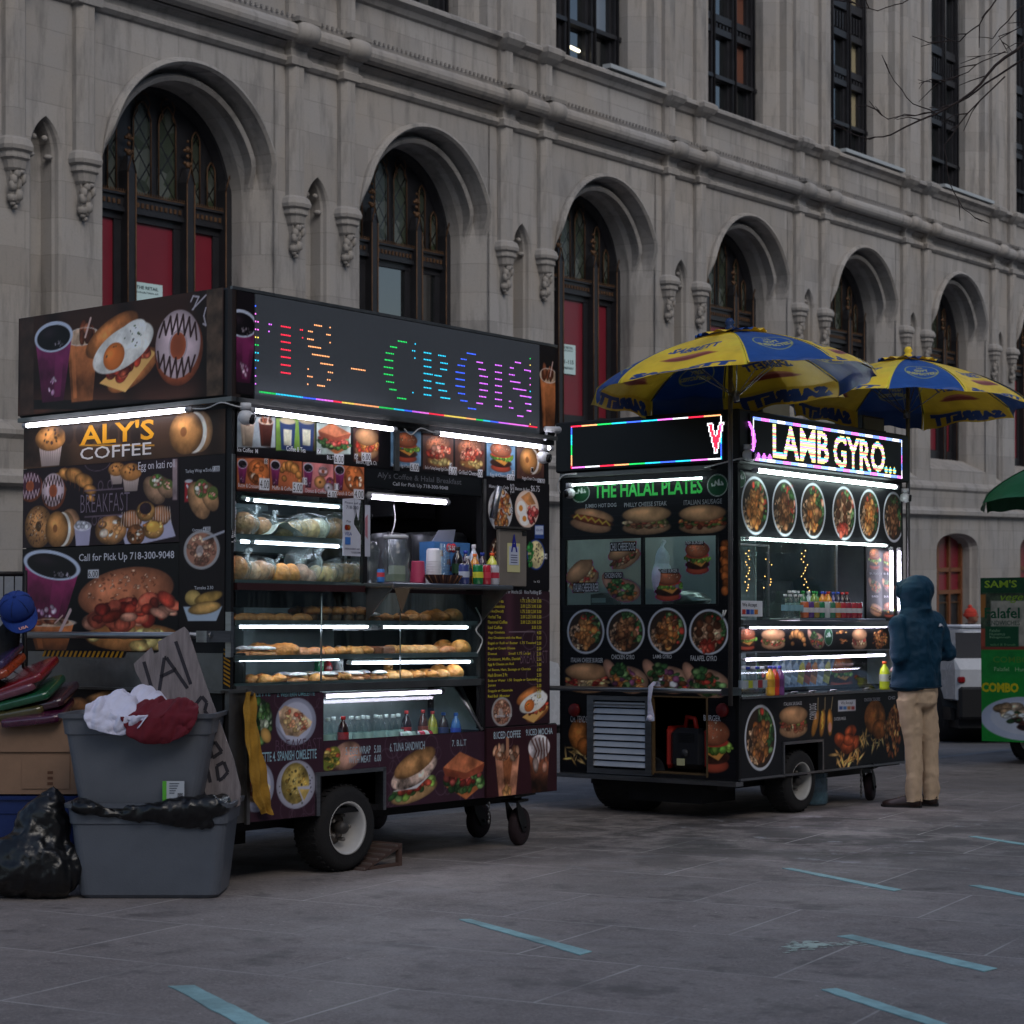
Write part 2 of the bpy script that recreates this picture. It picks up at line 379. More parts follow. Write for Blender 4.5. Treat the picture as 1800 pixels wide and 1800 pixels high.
    def clumps(s, n, cx,cy,rx,ry, pal, sz=(.08,.16), asp=(.5,1), tex=.25, rot=0):
        rd = s.rd
        for _ in range(n):
            a = rd.random()*2*PI; q = math.sqrt(rd.random()); col = np.array(pal[rd.randrange(len(pal))])*(.75+.5*rd.random()); z = rd.uniform(*sz)
            X,Y = rx*q*math.cos(a), ry*q*math.sin(a); c,sn = math.cos(R(rot)),math.sin(R(rot))
            s.ell(cx+c*X-sn*Y, cy+sn*X+c*Y, z, z*rd.uniform(*asp), col, rd.random()*180, tex=tex, edge=.45, hi=.25)

BUN=S(214,150,92); CRUST=S(190,118,58); DARK=S(30,18,16); CREAM=S(238,228,214); CHOC=S(58,30,28); GRN=[S(70,116,58),S(110,146,84),S(48,86,46)]; RED=S(190,50,38); MEAT=[S(150,92,52),S(118,66,38),S(170,110,66)]; CHK=[S(220,130,58),S(200,108,44),S(232,150,76)]; RICE=[S(206,150,108),S(222,172,130)]; TOM=[S(206,62,44),S(224,90,66)]
def cup(L, c1_=S(120,36,86), c2_=S(52,22,50)):
    L.poly([(-.95,.55),(.95,.55),(.55,-1),(-.55,-1)],c1_,tex=.15,grad=(.5,1.2)); L.poly([(.1,.5),(.6,.5),(.38,-.9),(.05,-.9)],c1_*1.25,op=.4)
    L.clumps(7,0,-.65,.4,.2,[S(190,160,180),S(150,110,140)],(.04,.1),(.5,1.4))
    L.ell(0,.6,1,.38,S(190,200,222)); L.ell(0,.58,.86,.31,S(22,16,20),hi=1.2); L.clumps(16,.35,.42,.35,.1,[S(130,120,130)],(.02,.05))
def iced(L, body=S(168,96,52), top=S(206,170,140)):
    L.poly([(-.9,.6),(.9,.6),(.6,-1),(-.6,-1)],body,tex=.3,ts=8,grad=(.65,1.25)); L.poly([(-.7,.5),(-.45,.5),(-.3,-.9),(-.5,-.9)],body*1.5,op=.35)
    L.ell(0,.62,.92,.22,top,tex=.3); L.clumps(7,0,.7,.6,.15,[S(120,56,30),S(160,90,60)],(.15,.25),(.7,1)); L.line([(.15,.6),(.45,1.05)],.05,S(220,180,170)); L.ring(0,.62,.92,.22,.08,S(225,210,200))
def icedmix(L): 
    L.poly([(-.8,.6),(.8,.6),(.62,-1),(-.55,-1)],S(120,66,44),tex=.5,ts=9,grad=(.35,1.6)); L.ell(0,.62,.85,.42,S(200,190,192),tex=.5,ts=10,k=1)
    for i in range(5): L.line([(-.6+.3*i,.9),(-.2+.2*i,.5),(-.5+.3*i,.15)],.06,S(92,52,44),op=.8)
    L.clumps(5,0,.1,.6,.3,[S(210,180,170),S(160,110,90)],(.1,.25))
def splash(L):
    L.poly([(-.75,.45),(.75,.45),(.5,-1),(-.5,-1)],S(196,128,96),tex=.25,grad=(.9,1.1)); L.poly([(-.3,.4),(.35,.4),(.15,-.5),(-.2,-.5)],S(140,76,40),tex=.4,op=.8); L.clumps(8,0,-.75,.22,.15,[S(200,140,80)],(.1,.2))
    L.clumps(26,0,.55,.85,.22,[S(196,140,108),S(224,180,150),S(160,100,70)],(.08,.2)); L.line([(.0,1),(.02,.5)],.09,S(190,130,96))
def donut(L, glaze=S(226,196,202), driz=CHOC, base=S(176,84,48)):
    L.ell(.06,-.08,1,.96,base,tex=.15,edge=.4); L.ell(0,.05,.93,.9,glaze,tex=.06,ts=10,edge=.25,hi=.12); L.ell(.02,.0,.33,.36,base*.9,edge=-.2); L.ring(.02,.0,.36,.4,.14,glaze*.82)
    if driz is not None:
        for sg in (1,-1):
            p = [(-.8+.13*i, sg*(.5+ (.32 if i%2 else -.18))*math.sqrt(max(.05,1-(-.8+.13*i)**2))) for i in range(13)]; L.line(p,.035,driz)
def muffin(L, top=S(198,128,62), wrap=S(214,186,176)):
    L.poly([(-.72,.05),(.72,.05),(.55,-1),(-.55,-1)],wrap,grad=(.7,1.05))
    for i in range(9): L.line([(-.62+.155*i,.0),(-.48+.12*i,-.97)],.022,wrap*.72)
    L.ell(0,.35,.95,.62,top,tex=.28,ts=12,edge=.4,hi=.25); L.clumps(12,0,.45,.6,.35,[top*.45,S(70,44,40)],(.05,.09),tex=0)
def croissant(L):
    for i,(x,y,r) in enumerate([(-.8,.2,.25),(-.5,.45,.36),(-.1,.5,.45),(.35,.35,.42),(.7,-.05,.3),(.8,-.5,.2),(-.6,-.4,.24)]): L.ell(x,y,r,r*.95,S(206,136,66)*(1 if i%2 else .86),tex=.25,edge=.55,hi=.3)
    for i in range(6): L.line([(-.6+.25*i,.8-.05*i*i),(-.45+.22*i,.05-.1*i)],.03,S(140,80,36),op=.6)
def bagel(L, col=S(206,140,80), seeds=False, hole=True):
    L.ell(0,0,1,1,col,tex=.15,edge=.5,hi=.25)
    if hole: L.ell(0,.02,.2,.24,col*.45)
    if seeds: L.clumps(120,0,0,.9,.9,[S(226,196,166),S(150,96,66),S(90,60,50)],(.03,.06),(.4,.7),tex=0)
def bagelsand(L):
    L.ell(.45,.0,.62,.95,S(208,150,96),edge=.4,tex=.15); L.ell(.2,-.02,.6,.95,CREAM,tex=.12); L.ell(-.18,0,.8,1,S(212,142,74),tex=.15,edge=.5,hi=.3); L.ell(-.3,.05,.15,.22,S(160,96,50))
def eggsand(L):
    L.ell(.15,-.55,.8,.4,S(206,120,62),tex=.2,edge=.4); L.poly([(-.85,-.3),(.6,-.15),(.9,-.55),(-.2,-.95)],S(232,176,96)); L.clumps(24,.2,-.3,.75,.25,[S(176,56,36),S(206,90,60),S(140,44,30)],(.1,.2))
    L.ell(-.15,.62,.85,.4,S(212,124,62),tex=.2,edge=.5,hi=.35); L.ell(.05,.12,.95,.5,S(226,222,214),rot=-6,tex=.16,ts=10); L.ell(.35,.3,.5,.3,S(240,238,232),tex=.1)
    L.ell(-.25,.08,.33,.33,S(232,120,48),edge=.2,hi=.3); L.clumps(18,.15,.2,.6,.3,[S(80,100,50),S(60,50,40)],(.015,.03))
def danish(L, c=S(214,146,86)):
    L.ell(0,0,1,.95,c,tex=.3,ts=12,edge=.45,hi=.2); L.clumps(14,0,0,.8,.7,[S(240,214,190),c,c*.7],(.12,.3),tex=.3)
def tart(L, fill=S(48,28,40)):
    L.ell(0,-.1,1,.85,S(206,146,76),tex=.3,edge=.5); L.clumps(14,0,.1,.9,.6,[S(214,160,90),S(180,110,54)],(.15,.25)); L.ell(0,.15,.62,.5,fill,hi=.3)
def drizzled(L):
    L.ell(0,0,1,.9,S(176,110,66),tex=.25,edge=.5,hi=.2)
    for i in range(9): L.line([(-.9+.22*i,.7),(-1+.25*i,-.6)],.035,S(232,210,196))
def wrapf(L, c=S(222,160,106), n=20):
    L.ell(-.15,-.2,.55,.95,c,rot=25,tex=.25,edge=.45); L.ell(.45,-.05,.42,.75,c*.9,rot=25,tex=.25,edge=.45); L.ell(-.02,.35,.4,.45,S(96,110,50)); L.clumps(n,0,.35,.3,.33,[S(222,140,120),S(200,90,80),S(236,220,190),S(80,120,50)],(.07,.15))
    L.ell(.62,.1,.28,.32,S(96,110,50)); L.clumps(10,.62,.1,.2,.22,[S(222,140,120),S(90,120,50)],(.06,.12))
def can(L, c=S(170,30,40)):
    L.poly([(-.9,.85),(.9,.85),(.95,-.9),(-.95,-.9)],c,tex=.1); L.ell(0,.85,.9,.15,S(190,190,195)); L.line([(-.4,.5),(.3,.0),(-.3,-.5)],.18,S(225,225,230))
def bowl(L, pal=None, rim=S(206,200,200)):
    pal = pal or [S(176,120,96),S(140,90,72),S(206,160,130)]
    L.ell(0,0,1,1,rim,edge=.25); L.ell(0,0,.84,.86,pal[0]); L.clumps(70,0,0,.72,.72,pal,(.08,.2)); L.ell(-.1,-.05,.2,.28,S(190,180,180),op=.7)
def tamale(L):
    L.poly([(-1,-.1),(1,-.1),(.7,-1),(-.75,-1)],S(176,190,206)); L.ell(-.5,.45,.42,.5,S(216,178,96),edge=.4,tex=.15); L.ell(.3,.45,.75,.35,S(196,150,70),rot=20,edge=.5,tex=.2); L.ell(.1,-.2,.85,.38,S(226,170,90),rot=12,edge=.5,tex=.2)
def bunsand(L, seeds=True):
    L.ell(.1,-.75,.95,.35,S(200,130,70),tex=.2,edge=.4); L.clumps(10,.1,-.75,.85,.22,[S(240,214,130),S(226,190,110)],(.12,.25))
    L.ell(-.05,.35,.98,.6,S(204,118,78),rot=14,tex=.12,edge=.45,hi=.25)
    if seeds: L.clumps(70,-.1,.5,.8,.38,[S(226,170,136),S(150,80,52)],(.02,.04),(.4,.7),tex=0,rot=14)
    L.clumps(60,.1,-.12,.92,.32,[S(176,58,40),S(206,92,66),S(140,40,30),S(226,150,120)],(.1,.24),rot=12)
def plate(L, pal=None, sal=True, rim=S(196,200,210)):
    pal = pal or CHK
    L.ell(0,0,1,1,rim,edge=.12); L.ell(0,0,.91,.92,S(60,44,34)); L.clumps(70,-.35,-.2,.5,.6,RICE,(.05,.1)); L.clumps(60,.0,-.1,.5,.62,pal,(.09,.2))
    if sal: L.clumps(34,.55,.1,.26,.6,GRN+GRN+TOM[:1]+[S(206,130,100)],(.08,.18)); L.clumps(18,.2,.70,.45,.14,GRN+TOM[:1],(.07,.14)); L.clumps(24,.1,0,.45,.6,pal,(.09,.2))
    L.ring(0,0,.955,.96,.09,rim)
def plate_lamb(L): plate(L, MEAT)
def plate_mix(L): plate(L, CHK+MEAT)
def plate_fal(L):
    plate(L, RICE)
    for x,y in ((-.45,.35),(0,.55),(.05,.15),(-.5,-.05),(.42,.3),(.1,-.2)): L.ell(x,y,.2,.2,S(110,62,38),tex=.3,edge=.4,hi=.3)
    L.clumps(20,-.1,-.62,.4,.22,TOM,(.1,.2))
def omelette(L):
    L.ell(0,0,1,1,S(176,180,206),edge=.2); L.ell(0,0,.8,.82,S(190,192,214)); L.poly([(-.85,.45),(-.55,.7),(.1,.5),(.8,-.05),(.7,-.25),(.1,-.65),(-.5,-.55),(-.8,.0)],S(214,176,140),tex=.35,ts=14)
    L.clumps(46,-.05,.0,.6,.4,[S(232,206,180),S(214,150,110),S(190,90,70),S(226,190,130)],(.06,.14),rot=-25); L.line([(-.95,-.2),(-.5,-.75),(-.3,-.95)],.03,S(120,120,140))
def spanish(L):
    L.ell(0,0,1,1,S(190,190,210),edge=.2); L.clumps(30,0,0,.9,.9,[S(80,90,60),S(60,50,70)],(.02,.05)); L.ell(-.05,.05,.72,.85,S(206,176,90),tex=.3,edge=.3); L.clumps(36,-.05,.05,.6,.7,[S(226,200,120),S(70,60,40),S(180,140,60)],(.04,.09)); L.poly([(.05,-.1),(.75,-.1),(.35,-.75)],S(190,190,210)); L.poly([(.15,-.2),(.7,-.25),(.4,-.7)],S(214,180,96),tex=.2)
def salad(L):
    L.ell(0,0,1,1,S(40,52,40)); L.clumps(90,0,.1,.9,.85,GRN+[S(120,150,110),S(150,160,140),S(30,60,36)],(.08,.22)); L.ell(.5,-.55,.4,.28,S(222,170,90),rot=-30,edge=.3)
def eggwrap(L):
    L.ell(.25,0,.72,.95,S(212,158,136),rot=-20,tex=.25,edge=.4); L.ell(-.5,-.1,.42,.78,S(120,130,50),rot=-15); L.clumps(40,-.45,-.1,.35,.65,[S(226,190,80),S(236,206,110),S(90,120,50),S(200,90,60)],(.08,.17))
def tuna(L):
    L.ell(0,-.55,.95,.38,S(206,160,106),rot=8,tex=.2,edge=.4); L.clumps(40,0,-.42,.92,.22,GRN+[S(130,170,70),S(150,180,90)],(.1,.2),rot=10); L.clumps(12,0,-.35,.7,.12,TOM,(.12,.2),rot=10); L.poly([(-.85,-.35),(.7,-.05),(.1,-.45)],S(220,220,225)); L.ell(.05,.2,.98,.5,S(206,176,160),rot=20,tex=.5,ts=18,edge=.2); L.ell(.1,.55,.9,.42,S(196,140,86),rot=22,tex=.25,edge=.4,hi=.25)
def blt(L):
    L.poly([(-.95,-.35),(.1,-1),(.95,-.45),(.2,.0)],S(196,110,60),tex=.2); L.clumps(60,.05,-.3,.95,.34,GRN,(.1,.22)); L.clumps(24,-.05,-.1,.85,.26,[S(170,60,50),S(200,90,80),S(150,50,40)],(.1,.2)); L.poly([(-1,.35),(-.2,.95),(1,.4),(.9,.1),(.05,-.15),(-.9,.05)],S(150,72,48),tex=.2); L.poly([(-1,.4),(-.2,1),(1,.45),(.1,.1)],S(206,116,74),tex=.25,ts=12)
def fries_p(L):
    L.clumps(80,0,0,.85,.85,[S(206,130,60),S(176,96,44),S(226,150,80),S(140,70,36)],(.1,.18),(.5,.9))
def homefries(L):
    L.ell(0,0,1,1,S(206,204,206)); L.clumps(90,.1,0,.75,.85,[S(206,130,66),S(176,84,44),S(226,170,110),S(150,70,40)],(.09,.17))
def baconegg(L):
    L.ell(0,0,1,1,S(226,196,176)); L.ell(0,0,.88,.9,S(232,206,188)); L.poly([(-.5,.6),(.2,.95),(.75,.3),(.1,.2)],S(214,140,80),tex=.2); L.ell(-.45,0,.4,.42,S(245,240,236)); L.ell(-.5,.02,.16,.16,S(236,150,50)); L.ell(-.2,-.55,.42,.35,S(245,240,236)); L.ell(-.2,-.52,.17,.15,S(236,150,50)); L.clumps(26,.42,-.25,.42,.45,[S(190,66,66),S(214,110,100),S(150,40,44)],(.1,.22))
def pasta(L):
    L.ell(0,0,1,1,S(60,40,36)); L.clumps(70,0,0,.85,.85,[S(226,200,170),S(206,110,80),S(236,216,190)],(.06,.18),(.2,.5))
def greenpl(L):
    L.ell(0,0,1,1,S(30,60,140)); L.ell(0,0,.88,.9,S(222,206,150),tex=.2); L.clumps(26,.2,0,.6,.75,[S(60,60,70),S(120,100,80)],(.04,.08)); L.clumps(30,-.6,0,.3,.75,[S(30,130,60),S(60,150,70)],(.12,.2))
def hotdog(L, dark=S(146,58,26)):
    L.ell(.1,.25,.92,.42,S(206,140,92),rot=-22,tex=.1,edge=.4,hi=.2); L.ell(-.05,-.32,.95,.42,S(212,146,98),rot=-18,tex=.1,edge=.4); L.ell(0,0,1.0,.24,dark,rot=-20,edge=.4,hi=.5)
    L.line([(-.8+.16*i, .3-.058*i+(.14 if i%2 else -.08)) for i in range(11)],.05,S(222,176,50))
def steak(L, pal=None):
    L.ell(0,-.45,.95,.5,S(206,150,104),tex=.12,edge=.4); L.clumps(90,0,-.15,.92,.38,pal or [S(150,84,50),S(190,110,70),S(206,80,60),S(226,180,130),S(110,120,50)],(.08,.18)); L.ell(0,.42,.96,.55,S(214,152,100),tex=.1,edge=.45,hi=.25)
def sausage(L): steak(L,[S(206,90,50),S(170,70,40),S(90,120,50),S(226,130,60),S(60,90,40)])
def fcb(L): steak(L,[S(190,50,40),S(232,190,120),S(240,206,150),S(206,70,54),S(226,170,90)])
def gyro(L, pal=None):
    L.ell(-.65,.3,.28,.7,S(206,146,116),rot=22,edge=.4,tex=.1); L.ell(.15,-.15,.9,.72,S(212,156,124),rot=-24,edge=.4,tex=.1); L.clumps(70,.05,-.15,.78,.5,(pal or CHK)+GRN+[TOM[0],S(150,80,120)],(.09,.2),rot=-24); L.clumps(14,-.25,.45,.25,.25,GRN,(.1,.2))
def gyro_l(L): gyro(L,MEAT+[S(226,220,226),S(232,228,232),S(130,60,110)])
def gyro_f(L): gyro(L,[S(120,66,40),S(150,84,48)]+GRN)
def burger(L):
    L.ell(0,-.72,.85,.3,S(196,76,50),edge=.4); L.ell(0,-.4,.9,.3,S(70,38,30),tex=.3); L.poly([(-.6,-.2),(.7,-.2),(.3,-.55)],S(232,150,60)); L.clumps(34,.05,-.02,.98,.2,[S(130,170,60),S(96,150,50)],(.1,.2)); L.ell(0,.15,.85,.2,S(200,60,44)); L.ell(0,.5,.9,.5,S(196,104,66),tex=.12,edge=.45,hi=.35); L.clumps(30,0,.6,.7,.3,[S(232,196,160)],(.02,.035),tex=0)
def tenders(L):
    L.clumps(26,-.1,-.55,.8,.4,[S(236,190,110),S(222,170,84)],(.12,.4),(.12,.2)); L.ell(.1,.3,.75,.7,S(216,120,44),tex=.3,edge=.4,hi=.2); L.ell(.4,-.2,.5,.4,S(206,110,40),tex=.3,edge=.4)
def wings(L):
    L.clumps(30,0,-.6,.85,.38,[S(236,180,100),S(216,150,70)],(.12,.4),(.14,.22)); 
    for x,y,r in ((-.4,.1,.4),(.2,.45,.36),(.45,-.05,.36),(0,-.2,.42),(.1,.1,.35)): L.ell(x,y,r,r*.75,S(190,76,34),rot=x*90,tex=.3,edge=.45,hi=.35)
def corndog(L):
    for x,r in ((-.55,-22),(.05,-10),(.7,0)): 
        L.ell(x,-.25,.24,.7,S(206,130,44),rot=r,edge=.45,hi=.3,tex=.12); L.line([(x+.1*(1 if x<.5 else 0)+.12,.4),(x+.25,1)],.03,S(190,160,110))
    L.line([(.0+.1*(i%2),.3-.14*i) for i in range(7)],.04,S(240,206,60)); L.ell(.7,-.5,.15,.25,S(226,150,130))
def skewer(L):
    for i in range(6): L.ell(.1*(-1)**i,.85-.32*i,.75,.24,S(190,96,36)*(1 if i%2 else .8),tex=.3,edge=.5,hi=.3)
def gyro_fr(L): gyro(L)
def halal(L):
    L.ell(0,0,1,1,S(214,222,216)); L.ell(0,0,.94,.94,S(24,84,48)); L.line([(-.55,.15),(-.5,-.02),(-.25,-.0),(-.2,.35),(.1,.02),(.1,.45)],.05,S(225,230,226)); L.line([(.15,.5),(.2,.05),(.55,.05),(.4,.3)],.05,S(225,230,226))
def ricebowl2(L): plate(L)
def bottlep(L, c=S(190,200,215), cap=S(210,210,215)):
    L.poly([(-.35,.75),(.35,.75),(.9,.3),(.9,-1),(-.9,-1),(-.9,.3)],c,tex=.2); L.poly([(-.3,1),(.3,1),(.3,.75),(-.3,.75)],cap); L.poly([(-.9,.1),(.9,.1),(.9,-.4),(-.9,-.4)],c*.6)
# ---------- camera, light ----------
cam = bpy.data.objects.new('camera', bpy.data.cameras.new('camera')); COL.objects.link(cam)
cam.location = (0,0,CH); cam.rotation_euler = (PI/2,0,0)
cam.data.sensor_width = 36; cam.data.lens = 70; cam.data.shift_y = 66/1800; cam.data.clip_end = 600; cam.data.clip_start = .1
cam.data.dof.use_dof = True; cam.data.dof.focus_distance = 12.0; cam.data.dof.aperture_fstop = 5.6
sc.camera = cam
w = bpy.data.worlds.new('World'); sc.world = w; w.use_nodes = True
sky = w.node_tree.nodes.new('ShaderNodeTexSky'); sky.sky_type = 'NISHITA'; sky.sun_disc = False; sky.sun_elevation = R(38); sky.sun_rotation = R(150); sky.air_density = 1.0; sky.dust_density = 1.6; sky.ozone_density = 1.0
bg = w.node_tree.nodes['Background']; w.node_tree.links.new(sky.outputs[0], bg.inputs[0]); bg.inputs[1].default_value = .05
sun = bpy.data.objects.new('sun', bpy.data.lights.new('sun','SUN')); COL.objects.link(sun)
sun.data.energy = .5; sun.data.angle = R(40); sun.data.color = (1,.95,.88); sun.rotation_euler = (R(90-38),0,R(180-150+0))
d = Vector((math.sin(R(150))*math.cos(R(38)), math.cos(R(150))*math.cos(R(38)), math.sin(R(38)))); sun.rotation_euler = d.to_track_quat('Z','Y').to_euler()
sc.view_settings.view_transform = 'Standard'; sc.view_settings.look = 'None'; sc.view_settings.exposure = 1.3; sc.view_settings.gamma = 1
sc.render.engine = 'CYCLES'; sc.cycles.max_bounces = 8; sc.cycles.transparent_max_bounces = 24

# ---------- ground ----------
def groundmat(name, base, joint=None, ang=0, bw=1.2, bh=.9, salt=.5, speck=.25, stains=True, rough=.75):
    m = bpy.data.materials.new(name); m.use_nodes = True; nt = m.node_tree; N = nt.nodes; L = nt.links; p = N['Principled BSDF']
    tc = N.new('ShaderNodeTexCoord'); mp = N.new('ShaderNodeMapping'); mp.vector_type='POINT'; mp.inputs['Rotation'].default_value = (0,0,ang); L.new(tc.outputs['Object'], mp.inputs[0])
    def noise(s, d=6, vec=None, r=.6): 
        n = N.new('ShaderNodeTexNoise'); n.inputs['Scale'].default_value = s; n.inputs['Detail'].default_value = d; n.inputs['Roughness'].default_value = r; L.new(vec or mp.outputs[0], n.inputs['Vector']); return n.outputs[0]
    def rng_(x, a, b, c, dd): 
        r = N.new('ShaderNodeMapRange'); r.inputs[1].default_value=a; r.inputs[2].default_value=b; r.inputs[3].default_value=c; r.inputs[4].default_value=dd; L.new(x, r.inputs[0]); return r.outputs[0]
    def mix(f, a, b):
        x = N.new('ShaderNodeMix'); x.data_type='RGBA'
        if hasattr(f,'links'): L.new(f, x.inputs[0])
        else: x.inputs[0].default_value = f
        for i,q in ((6,a),(7,b)):
            if hasattr(q,'links'): L.new(q, x.inputs[i])
            else: x.inputs[i].default_value = (*q,1)
        return x.outputs[2]
    def mul(a, b):
        x = N.new('ShaderNodeMath'); x.operation='MULTIPLY'; L.new(a,x.inputs[0])
        if hasattr(b,'links'): L.new(b,x.inputs[1])
        else: x.inputs[1].default_value=b
        return x.outputs[0]
    b = np.array(base)
    c = mix(rng_(noise(.7,5),.35,.65,0,1), tuple(b*.72), tuple(b*1.25))
    c = mix(rng_(noise(75,3,r=.8),.42,.66,0,speck*2.2), c, tuple(b*1.8))
    c = mix(mul(rng_(noise(48,4,r=.8),.52,.62,0,1),.5), c, tuple(b*.45))
    if stains:
        c = mix(rng_(noise(6.5,6,r=.75),.40,.62,.0,.45), c, tuple(b*.62))
        c = mix(rng_(noise(2.3,7,r=.7),.55,.66,0,.75), c, tuple(b*.42))
        c = mix(rng_(noise(5.5,6),.60,.68,0,.6), c, tuple(b*.4))
        c = mix(rng_(noise(17,2),.70,.74,0,.5), c, tuple(b*.35)); c = mix(rng_(noise(23,2),.72,.76,0,.6), c, tuple(b*2.2))
        ds = N.new('ShaderNodeVectorMath'); ds.operation='DISTANCE'; L.new(tc.outputs['Object'], ds.inputs[0]); ds.inputs[1].default_value=(1.7,13.5,-.53)
        wet = mul(rng_(ds.outputs['Value'],1.1,3.0,1,0), rng_(noise(1.9,8,r=.7),.43,.54,0,1)); c = mix(mul(wet,.88), c, tuple(b*.22)); ice = mul(rng_(ds.outputs['Value'],.6,3.4,1,0), rng_(noise(3.1,9,r=.75),.60,.66,0,1)); c = mix(mul(ice,.7), c, (.42,.43,.46))
    bump_in = noise(70,5)
    rgh = rng_(noise(1.3,6),.35,.65,rough-.2,rough+.12)
    if joint is not None:
        br = N.new('ShaderNodeTexBrick'); br.inputs['Scale'].default_value = 1; br.inputs['Brick Width'].default_value = bw; br.inputs['Row Height'].default_value = bh; br.inputs['Mortar Size'].default_value = .007; br.inputs['Mortar Smooth'].default_value = .3
        br.inputs['Color1'].default_value=(.90,.90,.90,1); br.inputs['Color2'].default_value=(1.09,1.08,1.08,1); br.inputs['Mortar'].default_value=(1,1,1,1)
        L.new(mp.outputs[0], br.inputs['Vector'])
        v = N.new('ShaderNodeVectorMath'); v.operation='MULTIPLY'; L.new(c, v.inputs[0]); L.new(br.outputs['Color'], v.inputs[1]); c = v.outputs[0]
        c = mix(mul(br.outputs['Fac'], rng_(noise(1.1,4),.38,.6,.12,1)), c, tuple(joint))
    if salt:
        mp2 = N.new('ShaderNodeMapping'); mp2.inputs['Scale'].default_value = (1.0,3.2,1); mp2.inputs['Rotation'].default_value=(0,0,R(-35)); L.new(tc.outputs['Object'], mp2.inputs[0])
        f = mul(rng_(noise(1.6,9,mp2.outputs[0],.72),.52,.70,0,1), rng_(noise(.23,3),.38,.6,.1*salt,salt))
        c = mix(f, c, (.30,.30,.32))
    L.new(c, p.inputs['Base Color']); L.new(rgh, p.inputs['Roughness'])
    bp = N.new('ShaderNodeBump'); bp.inputs['Strength'].default_value=.35; bp.inputs['Distance'].default_value=.01; L.new(bump_in, bp.inputs['Height']); L.new(bp.outputs[0], p.inputs['Normal'])
    return m
M_walk = groundmat('paving_slabs', (.212,.184,.173), (.42,.39,.37), R(29), 1.16, .92, salt=.35)
M_road = groundmat('asphalt', (.10,.10,.108), None, R(38), salt=1.0, speck=.5, stains=False)
M_kerb = groundmat('kerb_granite', (.17,.17,.175), (.10,.10,.10), R(0), 1.8, 5, salt=.4, stains=False)
GA = R(38.6); gu = np.array([math.sin(GA),math.cos(GA)]); gv = np.array([-math.cos(GA),math.sin(GA)])
DK = 9.72
def gp(s, d, lift=0): p = gu*s+gv*d; return (p[0],p[1],gz(p[0],p[1])+lift)
def strip(name, d0, d1, lift, mat, s0=-70, s1=140, thick=.3):
    mb = MB()
    top = [gp(s0,d0,lift),gp(s1,d0,lift),gp(s1,d1,lift),gp(s0,d1,lift)]
    mb.loft([[(x,y,z-thick) for x,y,z in top], top]); return tag(mb.build(name, mat), kind='structure')
strip('pavement', -60, DK-.16, 0, M_walk)
strip('kerb', DK-.157, DK, -.003, M_kerb)
strip('road', DK+.003, 40, -.11, M_road)

